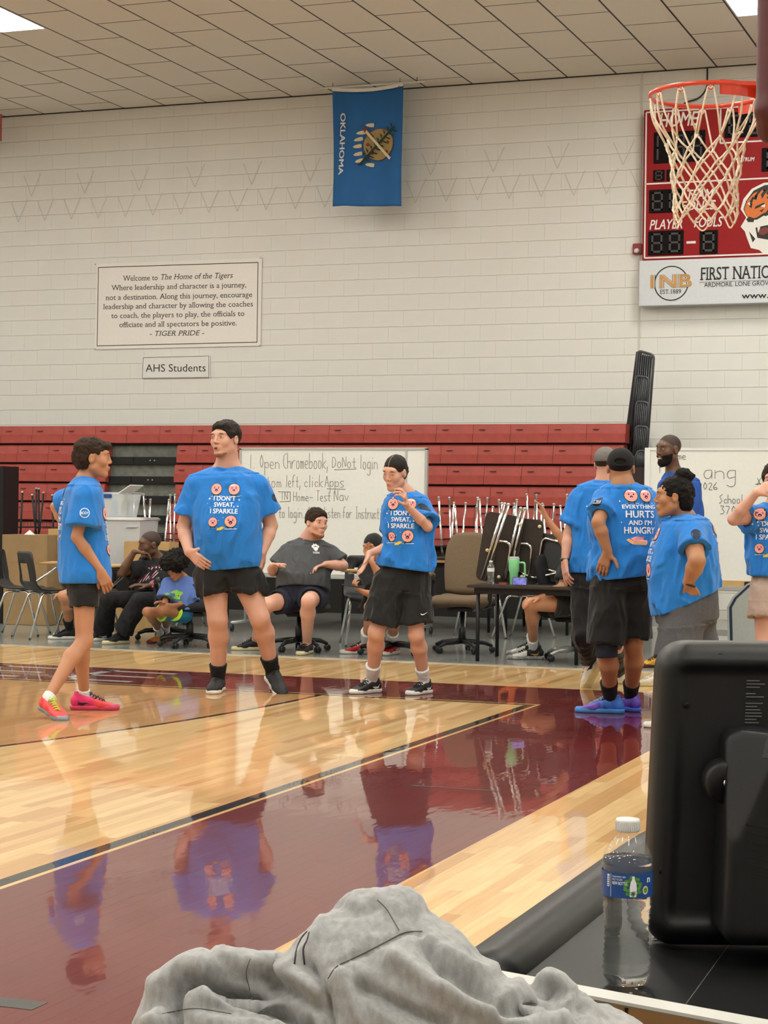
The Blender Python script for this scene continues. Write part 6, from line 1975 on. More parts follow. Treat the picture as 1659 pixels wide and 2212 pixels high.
over_desk(1068, 1248, y3+.42, .16, .06, 'overturned desk with dark brown underside, left of the green tumbler', w=.34, h=.60)
over_desk(1118, 1248, y3+.50, .08, .03, 'overturned desk with dark brown underside, behind the green tumbler', w=.36, h=.56)
# overturned black chair beside them
q = PY(1180, 1245, y3+.45)
e = empty('overturned_chair', (q[0], y3+.50, zt3+.03), 'overturned black school chair showing its chrome seat frame, beside the brown desks', 'chair')
e.rotation_euler = (-.10, .12, -.15)
s = MB(); s.box((-.19, .0, 0), (.19, .03, .40), 0, None, .03); s.build('seat_shell', M_SHELL, e)
t = MB(); t.tube(fillet([(.18, -.03, .33), (-.10, -.03, .36), (-.10, -.03, .02)], .05), .011, 8); t.build('frame_tube', M_CHROME, e)
t = MB(); t.tube([(-.12, -.03, .10), (.20, -.03, .08)], .009, 8); t.tube(fillet([(-.30, -.06, .05), (-.12, -.04, .0), (.20, -.05, .12)], .05), .011, 8); t.build('leg', M_CHROME, e)
# orange chair shells showing through the stack
for px, Y, rz_, lb_ in ((1132, 18.2, 1.4, 'orange school chair under and behind the green tumbler'), (412, 18.3, 2.4, 'orange school chair behind the tall man'), (338, 18.25, 3.2, 'orange school chair behind the slouching bald man')):
    q = PY(px, 1300, Y); student_chair((q[0], Y, 0), rz_, lb_, None, col=M_ORANGE)
student_chair(tuple(PY(1110, 1330, 18.15)*np.array([1, 1, 0])+np.array([-.35, 0, 0])), .5, 'dark maroon school chair under the table at the right', None, col=mat('maroon_seat_plastic', '#3d1518', .45, var=.06))

# things on the near table
def lathe_obj(name, prof, m, loc, n=24): return MB().lathe(prof, n).build(name, m, None, None, loc)
M_PET = mat('clear_pet', '#c9cfd0', .06, var=0, alpha=.11, spec=.9, coat=1.0)
yy = y3+.10
q = PY(1060, 1258, yy); s_ = .20/.203
def pet_bottle(loc, label, sc=1.0, detail=False):
    e = empty('water_bottle', loc, label, 'bottle')
    pr = [(.010, .0), (.026, .002), (.031, .012)]
    z = .018; k = 0
    while z < .112:
        base = .0315-.0022*math.sin(PI*min(1, max(0, (z-.03)/.07)))
        pr.append((base+(.0006 if k % 2 else -.0010), z)); z += .0036; k += 1
    pr += [(.0322, .114), (.0322, .150), (.0325, .156), (.0318, .163), (.0290, .172), (.0235, .182), (.0165, .191), (.0132, .195), (.0125, .199), (.0125, .205)]
    V = MB()
    V.lathe(pr, 40, cap=False)
    if detail:
        W = []
        for (x, y, zz) in V.V:
            a = math.atan2(y, x); r = math.hypot(x, y); f = 1
            if .02 < zz < .11:
                ph = math.sin(a*3+zz*20); f += .014*ph*math.sin(zz*520+1.5*math.sin(a*3))+.014*math.sin(a*5+1)
            if zz < .02: f += .10*abs(math.cos(a*2.5))*(1-zz/.02)-.05*(1-zz/.02)
            W.append((x*f, y*f, zz))
        V.V = W
    V.V = [(x*sc, y*sc, zz*sc) for x, y, zz in V.V]
    V.build('bottle_wall', M_PET, e)
    w = MB(); wp = [(max(.001, r-.0012), zz+.001) for r, zz in pr if zz < .165]; wp.append((.001, .1662))
    w.lathe([(.001, .0015)]+wp, 40, cap=False)
    if detail: w.V = [(x*(1+.012*math.sin(math.atan2(y, x)*3+zz*20)*math.sin(zz*520+1.5*math.sin(math.atan2(y, x)*3))*(.02 < zz < .11)), y*(1+.012*math.sin(math.atan2(y, x)*3+zz*20)*math.sin(zz*520+1.5*math.sin(math.atan2(y, x)*3))*(.02 < zz < .11)), zz) for x, y, zz in w.V]
    w.V = [(x*sc, y*sc, zz*sc) for x, y, zz in w.V]
    w.build('water', mat('water', '#f4f8f8', .02, var=0, trans=1.0, ior=1.33), e)
    c = MB(); c.lathe([(.0145, .197), (.0155, .198), (.0155, .2105), (.0148, .213), (.0, .2135)], 36, cap=False)
    for i in range(36):
        a = 2*PI*i/36; c.box((.0152, -.0006, .199), (.0160, .0006, .210), 0, Matrix.Rotation(a, 4, 'Z'))
    c.V = [(x*sc, y*sc, zz*sc) for x, y, zz in c.V]
    c.build('cap', M_WHITEPL, e)
    l = MB(); l.lathe([(.0328, .1165), (.0328, .148)], 48, 0, cap=False); l.V = [(x*sc, y*sc, zz*sc) for x, y, zz in l.V]
    l.build('label_wrap', mat('blue_label', '#1c4786', .35, var=.04) if detail else M_WHITEPL, e)
    return e
pet_bottle((q[0], yy, zt3+.002), 'small clear water bottle standing on the dark table near the green tumbler', .95)
q = PY(1110, 1245, yy+.12); e = empty('tumbler', (q[0], yy+.12, zt3+.002), 'mint green insulated tumbler with handle and clear lid on the dark table', 'cup')
M_MINT = mat('mint_enamel', '#7fc98f', .4, var=.02)
MB().lathe([(.032, 0), (.034, .003), (.036, .10), (.045, .12), (.0465, .21), (.045, .215)], 28).build('body', M_MINT, e)
MB().tube(fillet([(.04, 0, .185), (.095, 0, .19), (.098, 0, .06), (.036, 0, .055)], .03), .0085, 8).build('handle', M_MINT, e)
MB().lathe([(.046, .215), (.047, .222), (.043, .236), (.0, .238)], 28, cap=False).build('lid', M_CLEAR, e)
MB().tube([(.0, 0, .22), (.012, 0, .29)], .004, 8).build('straw', M_CLEAR, e)
q = PY(1122, 1260, yy-.04); e = empty('phone_on_stand', (q[0], yy-.04, zt3+.002), 'phone showing a bluish picture, propped in front of the green tumbler', 'phone')
T = Matrix.Rotation(-.25, 4, 'X')
MB().box((-.065, -.004, 0), (.065, .004, .072), 0, T, .003).build('case', M_BLACKPL, e)
MB().box((-.058, -.0055, .006), (.058, -.0041, .066), 0, T).build('screen', mat('lit_phone_screen', '#5a5a9a', .2, var=.9, scale=26, emit='#6a70c8', estr=.5), e)
MB().box((-.03, .02, 0), (.03, .05, .003)).build('stand_foot', M_BLACKPL, e)
q = PY(1087, 1262, yy-.03); tag(MB().box((-.035, -.02, 0), (.035, .02, .02), 0, None, .003).build('snack_box', mat('brick_red_card', '#7a3b30', .6, var=.1), None, None, (q[0], yy-.03, zt3+.002)), 'small brick red box lying on the dark table by the water bottle', 'box')

# office chairs
def office_chair(loc, rz, label, fab, high=False, arms=True, silver=False, sh=.47):
    e = empty('office_chair', loc, label, 'chair', None, rz)
    mb_ = M_ALU if silver else M_BLACKPL
    # local: -y is the front
    for k in range(5):
        a = 2*PI*k/5+.3
        l = MB(); l.tube([(.03*math.cos(a), .03*math.sin(a), .10), (.20*math.cos(a), .20*math.sin(a), .09), (.27*math.cos(a), .27*math.sin(a), .062)], [.026, .021, .014], 8); l.build('base_spoke', mb_, e)
        c = MB(); x, y = .27*math.cos(a), .27*math.sin(a)
        for s in (-1, 1):
            T = Matrix.Translation((x+s*.014*math.sin(a), y-s*.014*math.cos(a), .028)) @ Matrix.Rotation(a, 4, 'Z') @ Matrix.Rotation(PI/2, 4, 'X')
            c.lathe([(.004, -.009), (.026, -.009), (.028, -.005), (.028, .005), (.026, .009), (.004, .009)], 16, T=T)
        c.tube([(x, y, .03), (x, y, .065)], .009, 6)
        c.build('caster', M_BLACKPL, e)
    g = MB(); g.lathe([(.034, .08), (.034, .22), (.022, .23), (.022, sh-.09)], 16); g.build('gas_column', M_BLACKPL, e)
    g = MB(); g.box((-.12, -.12, sh-.09), (.12, .14, sh-.06), 0, None, .01); g.build('mechanism', M_BLACKMT, e)
    F = Field((-.28, -.28, sh-.08), (.28, .28, sh+.06), .010)
    F.cone((-.17, -.16, sh), (.17, -.16, sh), .075, .075, .03, fl=V3(0, 0, 1), fs=.55); F.cone((-.17, .16, sh), (.17, .16, sh), .07, .07, .08, fl=V3(0, 0, 1), fs=.6)
    F.cone((-.17, -.16, sh), (-.17, .16, sh), .07, .07, .08, fl=V3(0, 0, 1), fs=.6); F.cone((.17, -.16, sh), (.17, .16, sh), .07, .07, .08, fl=V3(0, 0, 1), fs=.6)
    F.ell((0, 0, sh), (.20, .20, .045), None, .04)
    v, q = F.mesh(); raw('seat_cushion', v, q, fab, e, True)
    h0, h1 = (sh+.04, sh+.62) if high else (sh+.14, sh+.50)
    F = Field((-.30, .10, h0-.1), (.30, .46, h1+.12), .010)
    w0, w1 = (.20, .18) if high else (.17, .17)
    yb = lambda z: .22+.20*(z-h0)/max(.1, (h1-h0))*(.75 if high else .5)
    zs = np.linspace(h0+.05, h1-.06, 9)
    F.torso([((0, yb(z_), z_), w0+.03*math.sin(PI*(z_-h0)/(h1-h0))-(.03 if i_ == 8 else 0), .05) for i_, z_ in enumerate(zs)][::-1], V3(1, 0, 0), V3(0, 1, 0), 0, .03)
    if high:
        for sx in (-.105, .105): F.cone((sx, yb(h0+.3)-.062, h0+.30), (sx*.95, yb(h1-.1)-.055, h1-.1), .004, .004, .012, '-')
        F.cone((-.12, yb(h0+.28)-.06, h0+.28), (.12, yb(h0+.28)-.06, h0+.28), .004, .004, .01, '-')
    v, q = F.mesh(); raw('backrest', v, q, fab, e, True)
    b = MB(); b.tube(fillet([(0, .12, sh-.07), (0, .27, sh-.05), (0, .30, h0+.14)], .08), .024, 8); b.build('back_support', M_BLACKMT, e)
    if arms:
        for s in (-1, 1):
            a_ = MB(); a_.tube(fillet([(s*.20, .10, sh-.05), (s*.29, .12, sh-.02), (s*.30, .14, sh+.19), (s*.29, -.10, sh+.225), (s*.285, -.18, sh+.14), (s*.27, -.14, sh-.03), (s*.20, -.08, sh-.05)], .07), .021, 8)
            a_.build('armrest', M_BLACKPL, e)
            p = MB(); p.tube([(s*.297, .13, sh+.215), (s*.292, -.02, sh+.24), (s*.288, -.12, sh+.232)], [.024, .029, .024], 8); p.build('arm_pad', fab if high else M_BLACKPL, e)
    return e
q = gp(958, 1412); office_chair((q[0]+.10, q[1]+.22, 0), .12, 'worn taupe fabric high-back office chair with black arms, empty, right of the young woman', M_FAB, True, sh=.46)
q = G(640, 1404); office_chair((-6.62, 15.62, 0), .45, 'grey low-back office chair under the seated man in grey', M_GFAB, False, arms=False, sh=.40)
q = gp(330, 1388); office_chair((PD(348, 1300, 18.0)[0], PD(348, 1300, 18.0)[1]+.12, 0), .8, 'black office chair under the slouching bald man', mat('black_upholstery', '#17171a', .9, var=.2, scale=150), False, sh=.36)
office_chair((PD(402, 1330, 17.2)[0], PD(402, 1330, 17.2)[1]+.08, 0), .6, 'black office chair under the curly-haired child', _mats['black_upholstery'], False, sh=.37)
office_chair((PD(838, 1300, 16.5)[0], PD(838, 1300, 16.5)[1]+.10, 0), .6, 'black office chair under the person in the durag', _mats['black_upholstery'], False, arms=False, sh=.40)
office_chair((PD(1236, 1300, 16.1)[0], PD(1236, 1300, 16.1)[1]+.12, 0), 1.3, 'black office chair with silver base at the right, under the person with the raised arm', _mats['black_upholstery'], False, arms=False, silver=True, sh=.42)

# whiteboards on stands
M_WB = mat('whiteboard_enamel', '#d9d9d3', .25, var=.02, coat=.3)
M_MARK = mat('dry_marker_grey', '#85857d', .6, var=0)
M_MARK2 = mat('dry_marker_black', '#505050', .6, var=0)
YL = 17.95
a, b, c, d = PY(520, 969, YL), PY(921, 971, YL), PY(878, 970, YL), PY(700, 1243, YL)
e = empty('whiteboard', ((a[0]+b[0])/2, YL, 0), 'large rolling whiteboard with handwritten computer instructions, behind the players', 'whiteboard')
O = tuple(e.location)
z1, z0 = a[2], d[2]
w = MB(); w.box((a[0], YL, z0), (b[0], YL+.03, z1)); w.build('board_panel', M_WB, e, O)
f = MB()
for p_, q_ in (((a[0]-.012, YL-.008, z1-.012), (b[0]+.012, YL+.035, z1+.012)), ((a[0]-.012, YL-.008, z0-.012), (b[0]+.012, YL+.035, z0+.012)), ((a[0]-.012, YL-.008, z0), (a[0]+.012, YL+.035, z1)), ((b[0]-.014, YL-.008, z0), (b[0]+.012, YL+.035, z1)), ((c[0]-.012, YL-.006, z0), (c[0]+.012, YL+.0, z1))):
    f.box(p_, q_)
f.build('frame', M_ALU, e, O)
f = MB(); f.box((a[0], YL-.07, z0-.03), (b[0], YL, z0-.012)); f.build('pen_tray', M_ALU, e, O)
for x in (a[0]+.05, b[0]-.05):
    l = MB(); l.tube([(x, YL+.05, z1-.2), (x, YL+.05, .09)], .016, 8); l.tube([(x, YL-.28, .09), (x, YL+.36, .09)], .016, 8); l.build('stand_leg', M_ALU, e, O)
    for yq in (-.27, .35):
        l = MB(); l.lathe([(.02, -.012), (.035, -.01), (.035, .01), (.02, .012)], 14, T=Matrix.Translation((x, YL+yq, .036)) @ Matrix.Rotation(PI/2, 4, 'Y')); l.tube([(x, YL+yq, .036), (x, YL+yq, .085)], .008, 6); l.build('caster', M_BLACKPL, e, O)
def write(lines, Y, m, name, e, O, thick=.0062):
    for (s, x0, yb, x1, hpx) in lines:
        h = MB()
        A = PY(x0, yb, Y); B = PY(x1, yb, Y); sc = (B[0]-A[0])
        # width-fit
        tmp = MB(); random.seed(hash(len(s))); L0 = hand(tmp, s, (0, 0, 0), (1, 0, 0), (0, 0, 1), 1.0, 1.0)
        hh = hpx*Y/FPX*1.06
        random.seed(len(s)+int(x0)); hand(h, s, (A[0], Y-.001, A[2]), (1, 0, 0), (0, 0, 1), hh, sc/max(.1, L0), thick=thick)
        h.build(name, m, e, O)
write([('1. Open', 540, 1012, 606, 30), ('Chromebook,', 612, 1012, 712, 34), ('DoNot', 718, 1010, 772, 24), ('login', 778, 1013, 818, 30),
       ('bottom', 540, 1052, 610, 26), ('left,', 618, 1052, 652, 26), ('click', 657, 1052, 700, 26), ('Apps', 702, 1052, 746, 26),
       ('TN', 606, 1080, 624, 18), ('Home-', 634, 1082, 678, 20), ('Test', 684, 1082, 716, 22), ('Nav', 722, 1082, 756, 24),
       ('to login. Stay', 602, 1118, 695, 24), ('listen for', 700, 1118, 762, 24), ('Instruction', 768, 1120, 838, 26)], YL, M_MARK, 'handwriting', e, O)
u = MB()
for (x0, y0, x1, y1) in ((722, 1015, 770, 1013), (706, 1056, 746, 1057), (601, 1062, 626, 1063), (604, 1084, 626, 1083), (627, 1062, 627, 1084)):
    A, B = Vector(PY(x0, y0, YL-.0015)), Vector(PY(x1, y1, YL-.0015)); n = (B-A).cross(Vector((0, 1, 0))).normalized()*.004
    u = MB(); u.add([A-n, B-n, B+n, A+n], [(0, 1, 2, 3)]); u.build('marker_line', M_MARK, e, O)
# right whiteboard
YR = 17.45
a, b, d = PY(1400, 973, YR), PY(1700, 985, YR), PY(1500, 1252, YR)
e = empty('whiteboard', ((a[0]+b[0])/2, YR, 0), 'rolling whiteboard with handwritten school notes at the right', 'whiteboard')
O = tuple(e.location); z1, z0 = a[2], d[2]; x0_, x1_ = a[0], a[0]+1.9
w = MB(); w.box((x0_, YR, z0), (x1_, YR+.03, z1)); w.build('board_panel', M_WB, e, O)
f = MB()
for p_, q_ in (((x0_-.03, YR-.008, z1), (x1_+.02, YR+.035, z1+.025)), ((x0_-.03, YR-.008, z0), (x0_+.02, YR+.035, z1)), ((x1_-.01, YR-.008, z0), (x1_+.02, YR+.035, z1))): f.box(p_, q_)
f.build('frame', M_WHITEPL, e, O)
f = MB(); f.box((x0_-.03, YR-.012, z0-.05), (x1_+.02, YR+.03, z0)); f.build('wooden_rail', M_LAM, e, O)
f = MB(); f.box((x0_-.03, YR-.09, z0-.095), (x1_+.02, YR+.03, z0-.05), 0, None, .006); f.build('pen_tray', M_ALU, e, O)
c = PY(1619, 1264, YR-.05); f = MB(); f.box((c[0]-.04, YR-.10, c[2]-.03), (c[0]+.03, YR-.02, c[2]+.03), 0, None, .004); f.build('tray_clip', M_BLACKPL, e, O)
cg = G(1396, 1428)
f = MB(); f.box((x0_-.02, 16.6, .20), (x1_, 16.64, .255), 0, None, .006); f.build('base_rail', M_ALU, e, O)
for x in (x0_+.0, x1_-.1):
    f = MB(); f.box((x-.02, 16.55, .14), (x+.02, YR+.4, .19)); f.box((x-.02, YR+.035, .15), (x+.02, YR+.075, z1)); f.build('stand_leg', M_ALU, e, O)
    f = MB(); f.lathe([(.02, -.014), (.045, -.012), (.045, .012), (.02, .014)], 14, T=Matrix.Translation((x, 16.62, .046)) @ Matrix.Rotation(PI/2, 4, 'Y')); f.tube([(x, 16.62, .046), (x, 16.62, .15)], .012, 6); f.build('caster', M_BLACKPL, e, O)
write([('Name', 1444, 992, 1484, 16), ('ang', 1520, 1034, 1596, 34), ('F', 1425, 1022, 1434, 24), ('2026', 1508, 1058, 1553, 15), ('School c', 1554, 1087, 1622, 18), ('370', 1556, 1110, 1592, 16), ('X', 1636, 1048, 1646, 14), ('-', 1624, 1146, 1634, 10)], YR, M_MARK2, 'handwriting', e, O, .0050)
u = MB()
for (xa, ya, xb, yb_) in ((1632, 1046, 1644, 1045),):
    A, B = Vector(PY(xa, ya, YR-.0015)), Vector(PY(xb, yb_, YR-.0015)); n = (B-A).cross(Vector((0, 1, 0))).normalized()*.004
    u.add([A-n, B-n, B+n, A+n], [(0, 1, 2, 3)])
u.build('underline', M_MARK2, e, O)
# leaning spare backboard
YBk = 16.3
e = empty('spare_backboard', tuple(PY(1600, 1406, YBk)*np.array([1, 1, 0])), 'pale grey fan-shaped spare backboard with navy border leaning below the right whiteboard', 'backboard')
O = tuple(e.location)
OUT = [(1588, 1407), (1572, 1392), (1570, 1312), (1582, 1290), (1612, 1262), (1660, 1240), (1720, 1236), (1790, 1262), (1815, 1310), (1812, 1395), (1795, 1409)]
P3 = [PY(x, y, YBk) for x, y in OUT]
z_off = min(p[2] for p in P3)
cc = np.mean(P3, axis=0)
def scaled(s): return [((p[0]-cc[0])*s+cc[0], (p[2]-cc[2])*s+cc[2]) for p in P3]
Tm = Matrix(((1, 0, 0, 0), (0, 0, -1, 0), (0, 1, 0, 0), (0, 0, 0, 1)))
def bplate(s, y0, y1, name, m):
    q = MB(); q.prism(scaled(s), -y1, -y0, 0, Tm); return q.build(name, m, e, O)
bplate(1.0, YBk, YBk+.03, 'board_panel', mat('pale_backboard', '#9a9d97', .5, var=.04))
def ring(s1, s0, y, name, m):
    A, B = scaled(s1), scaled(s0); n = len(A); q = MB()
    q.add([(x, y, z) for x, z in A]+[(x, y, z) for x, z in B], [(k, (k+1) % n, n+(k+1) % n, n+k) for k in range(n)]); return q.build(name, m, e, O)
ring(.955, .90, YBk-.0015, 'navy_border', M_NAVY)
t = MB(); put_text(t, 'Jaye', PY(1630, 1398, YBk-.002), (1, 0, 0), (0, 0, 1), height=.028, shear=.3); t.build('maker_script', M_INK, e, O)
for x in (cc[0]-.3, cc[0]+.3):
    l = MB(); l.box((x-.02, YBk+.03, .0), (x+.02, YBk+.30, .04)); l.box((x-.02, YBk+.03, 0), (x+.02, YBk+.06, z_off+.3)); l.build('prop_foot', M_BLACKMT, e, O)
# ================================================================== THINGS ON THE WALL
M_INKTXT = mat('black_lettering', '#2a2623', .7, var=0)
M_SIGN = mat('vinyl_sign', '#e6e1da', .55, var=.02)
UX, UZ = (1, 0, 0), (0, 0, 1)
def wallthing(name, label, cat, x, y, Y): 
    q = PY(x, y, Y); return empty(name, q, label, cat)
YS = YW-.02
e = wallthing('welcome_banner', 'white rectangular vinyl banner with black border and a Tigers welcome text, on the block wall', 'banner', 385, 655, YS)
O = tuple(e.location)
q = [PY(209, 570, YS), PY(566, 557, YS), PY(563, 747, YS), PY(204, 755, YS)]
def plate(q, t, name, m, par, O, Y=None):
    b = MB(); A = [tuple(v) for v in q]; B = [(v[0], v[1]+t, v[2]) for v in q]
    b.add(A+B, [(3, 2, 1, 0), (4, 5, 6, 7), (0, 1, 5, 4), (1, 2, 6, 5), (2, 3, 7, 6), (3, 0, 4, 7)]); return b.build(name, m, par, O)
plate(q, .004, 'vinyl_sheet', M_SIGN, e, O)
bq = [PY(212, 577, YS-.001), PY(558, 566, YS-.001), PY(556, 740, YS-.001), PY(209, 748, YS-.001)]
b = MB()
for i in range(4):
    A, B = Vector(bq[i]), Vector(bq[(i+1) % 4]); C = sum((Vector(v) for v in bq), Vector())/4
    w = .010
    d = (B-A).normalized(); n = d.cross(Vector((0, 1, 0))).normalized()
    if n.dot(C-A) < 0: n = -n
    b.add([A, B, B+n*w-d*w, A+n*w+d*w], [(0, 1, 2, 3)])
b.build('black_border', M_INKTXT, e, O)
mpp = 2.42/357
ux = Vector(PY(556, 650, YS))-Vector(PY(212, 657, YS)); ux = ux.normalized()
L7 = [('Where leadership and character is a journey,', 384, 624, 292), ('not a destination. Along this journey, encourage', 384, 645, 317),
      ('leadership and character by allowing the coaches', 382, 665, 324), ('to coach, the players to play, the officials to', 382, 685, 288), ('officiate and all spectators be positive.', 383, 705, 254)]
t = MB()
def tl_(*a, **k):
    t = MB(); put_text(t, *a, **k); t.build('text_line', M_INKTXT, e, O)
tl_('Welcome to', PY(265, 607, YS-.0015), ux, UZ, width=77*mpp, height=.072, serif=True)
tl_('The Home of the Tigers', PY(348, 604, YS-.0015), ux, UZ, width=154*mpp, height=.072, serif=True, shear=.22)
for s, cx, y, w in L7: tl_(s, PY(cx, y, YS-.0015), ux, UZ, width=w*mpp, height=.070, align='C', serif=True)
tl_('- TIGER PRIDE -', PY(382, 725, YS-.0015), ux, UZ, width=118*mpp, height=.068, align='C', serif=True, shear=.22)
for (x, y) in ((206, 571), (563, 557), (561, 746), (205, 754)):
    g = MB(); v = PY(x, y, YS-.003); g.lathe([(.004, 0), (.011, .001), (.011, .003), (.004, .004)], 10, T=Matrix.Translation(Vector(v)) @ Matrix.Rotation(PI/2, 4, 'X')); g.build('grommet', M_ALU, e, O)
e = wallthing('section_sign', 'small pale sign reading AHS Students, below the welcome banner', 'sign', 380, 793, YS); O = tuple(e.location)
q = [PY(307, 772, YS), PY(453.5, 768, YS), PY(453.5, 816, YS), PY(305, 818, YS)]
plate(q, .01, 'sign_panel', mat('pale_sign_board', '#dedcd9', .5, var=.02), e, O)
b = MB(); q2 = [Vector(v) for v in q]; C = sum(q2, Vector())/4
qi = [C+(v-C)*0.965 for v in q2]
for i in range(4):
    A, B = qi[i], qi[(i+1) % 4]; n = (B-A).normalized().cross(Vector((0, 1, 0)))*.003; l = Vector((0, -.001, 0))
    b.add([A-n+l, B-n+l, B+n+l, A+n+l], [(0, 1, 2, 3)])
b.build('thin_border', M_INKTXT, e, O)
t = MB(); put_text(t, 'AHS Students', PY(314.5, 803, YS-.0015), ux, UZ, width=130*mpp, height=.10); t.build('sign_text', M_INKTXT, e, O)

# scoreboard
YF = 22.36
S = lambda x, y, l=0.0: PY(x, y, YF-l)
M_SBR = mat('scoreboard_red', '#8a1a1c', .6, var=.03, spec=.2)
M_SBK = mat('scoreboard_black', '#120e0f', .8, var=0, spec=.15)
M_SEG = mat('unlit_segment', '#4a4646', .7, spec=.2, var=.2, scale=250)
M_WL = mat('white_vinyl', '#dcd8d4', .5, var=0)
e = wallthing('scoreboard', 'red and black basketball scoreboard with white sponsor panel, high on the wall behind the hoop', 'scoreboard', 1500, 450, YW); O = tuple(e.location)
xl = S(1389, 400)[0]; zt_, zm, zb = S(1391, 238)[2], S(1388, 563)[2], S(1386, 661)[2]; xr = xl+2.75
MB().box((xl, YF, zm), (xr, YW-.012, zt_), 0, None, .006).build('cabinet', M_SBR, e, O)
MB().box((xl-.03, YF-.01, zb), (xr+.03, YW-.012, zm-.002), 0, None, .004).build('sponsor_panel', mat('sponsor_white', '#c9ccd0', .4, var=.02), e, O)
def hbox(x0, y0, x1, y1, name, m, l=.004, t=.004, par=None):
    a, b_ = S(x0, y1), S(x1, y0); z0 = (S(x0, y1)[2]+S(x1, y1)[2])/2
    return MB().box((a[0], YF-l, z0), (b_[0], YF-l+t, z0+(a[2] and (S((x0+x1)/2, y0)[2]-S((x0+x1)/2, y1)[2])))).build(name, m, par or e, O)
b = MB()
def lineb(x0, z0, x1, z1, w=.009):
    b.box((min(x0, x1)-w*(x0 == x1), YF-.003, min(z0, z1)-w*(z0 == z1)), (max(x0, x1)+w*(x0 == x1), YF, max(z0, z1)+w*(z0 == z1)))
xi = xl+.03; zi = zt_-.03; zdiv = S(1430, 396)[2]
lineb(xi, zm+.03, xi, zi); lineb(xi, zi, xr-.03, zi); lineb(xi, zm+.03, xr-.03, zm+.03); lineb(xi, zdiv, xr-.03, zdiv)
xv = S(1556, 300)[0]; zv = S(1580, 308)[2]; lineb(xv, zv, xv, zi); lineb(xv, zv, xr-.9, zv)
b.build('trim_line', M_WL, e, O)
def seg7(x0, y0, x1, y1, digits, panel=True, slant=0):
    A, B = S(x0, y1), S(x1, y0); zlo = A[2]; zhi = zlo+(S(x0, y0)[2]-S(x0, y1)[2]); W_ = B[0]-A[0]; H_ = zhi-zlo
    p = MB(); p.box((A[0], YF-.012, zlo), (B[0], YF, zhi), 0, None, .004); po = p.build('digit_panel', M_SBK, e, O)
    n = len(digits); g = MB(); w = W_/n
    for i, ch in enumerate(digits):
        if ch == ' ': continue
        cx = A[0]+w*(i+.5); hw = min(w*.26, H_*.26); t_ = hw*.42; zc = (zlo+zhi)/2; hh = H_*.36
        segs = {'a': (-hw, hh, hw, hh), 'g': (-hw, 0, hw, 0), 'd': (-hw, -hh, hw, -hh), 'f': (-hw, 0, -hw, hh), 'b': (hw, 0, hw, hh), 'e': (-hw, -hh, -hw, 0), 'c': (hw, -hh, hw, 0)}
        on = {'8': 'abcdefg', '1': 'ef', 'B': 'abcdefg'}[ch]
        for s in on:
            xa, za, xb, zb_ = segs[s]
            g.box((cx+min(xa, xb)-t_/2, YF-.0145, zc+min(za, zb_)-t_/2), (cx+max(xa, xb)+t_/2, YF-.0135, zc+max(za, zb_)+t_/2))
    g.build('segments', M_SEG, po, O)
seg7(1412, 287, 1524, 354, '188'); seg7(1411, 368, 1436, 392, 'B'); seg7(1440, 367, 1466, 391, 'B')
seg7(1402, 411, 1476, 461, '88'); seg7(1400, 500, 1477, 552, '88'); seg7(1511, 498, 1551, 549, '8')
seg7(1565, 244, 1700, 299, '888'); seg7(1645, 320, 1700, 371, '8')
def st(s, x0, y, x1, h, m=M_WL, l=0, **k):
    t = MB(); A, B = S(x0, y, .005+l), S(x1, y, .005+l); put_text(t, s, A, UX, UZ, width=B[0]-A[0], height=h*YF/FPX*1.06, **k); t.build('board_text', m, e, O)
st('HOME', 1423, 275, 1509, 29, bold=.02, shear=.25); st('TEAM', 1484, 432, 1541, 21, bold=.02, shear=.25); st('FOULS', 1470, 455, 1546, 19, bold=.02, shear=.25)
st('PLAYER', 1403, 496, 1474, 20, bold=.02, shear=.25); st('FOULS', 1499, 491, 1561, 20, bold=.02, shear=.25); st('SPECTRUM', 1582, 350, 1630, 8, bold=.02, shear=.25)
hbox(1483, 521, 1503, 526, 'dash_mark', M_WL)
K_ = dict(m=M_INKTXT, l=.009)
st('FIRST NATIONAL BANK', 1512, 605, 1800, 26, serif=True, bold=.012, **K_); st('ARDMORE. LONE GROVE. MARIETTA.', 1521, 620, 1736, 9, bold=.005, **K_); st('www.', 1602, 645, 1660, 12, bold=.02, **K_); st('EST.1889', 1426, 635, 1471, 9, serif=True, **K_); t = MB()
b_ = S(1511, 610, .013); t.box((b_[0], YF-.0135, b_[2]), (b_[0]+1.6, YF-.0125, b_[2]+.004)); t.V = [(x, y-.009, z) for x, y, z in t.V]
t.build('thin_rule', M_INKTXT, e, O)
c = S(1450, 612, .012); rr = 36.5*YF/FPX*1.05
b = MB(); n = 48; V_ = []
for k in range(n):
    a_ = 2*PI*k/n
    V_ += [(c[0]+rr*math.cos(a_), YF-.0125, c[2]+rr*math.sin(a_)), (c[0]+(rr-.014)*math.cos(a_), YF-.0125, c[2]+(rr-.014)*math.sin(a_))]
b.add(V_, [(2*k, 2*((k+1) % n), 2*((k+1) % n)+1, 2*k+1) for k in range(n)]); b.build('logo_circle', M_INKTXT, e, O)
for bold, m, l in ((.075, M_INKTXT, .0135), (.05, M_WL, .0145), (.025, mat('gold_letter', '#b08248', .35, .3, var=.2, scale=6), .0155)):
    t = MB(); A, B = S(1405, 622, l), S(1494, 622, l); put_text(t, '1NB', (A[0], YF-l, A[2]), UX, UZ, width=B[0]-A[0], height=28*YF/FPX, bold=bold, serif=False); t.build('logo_letters', m, e, O)
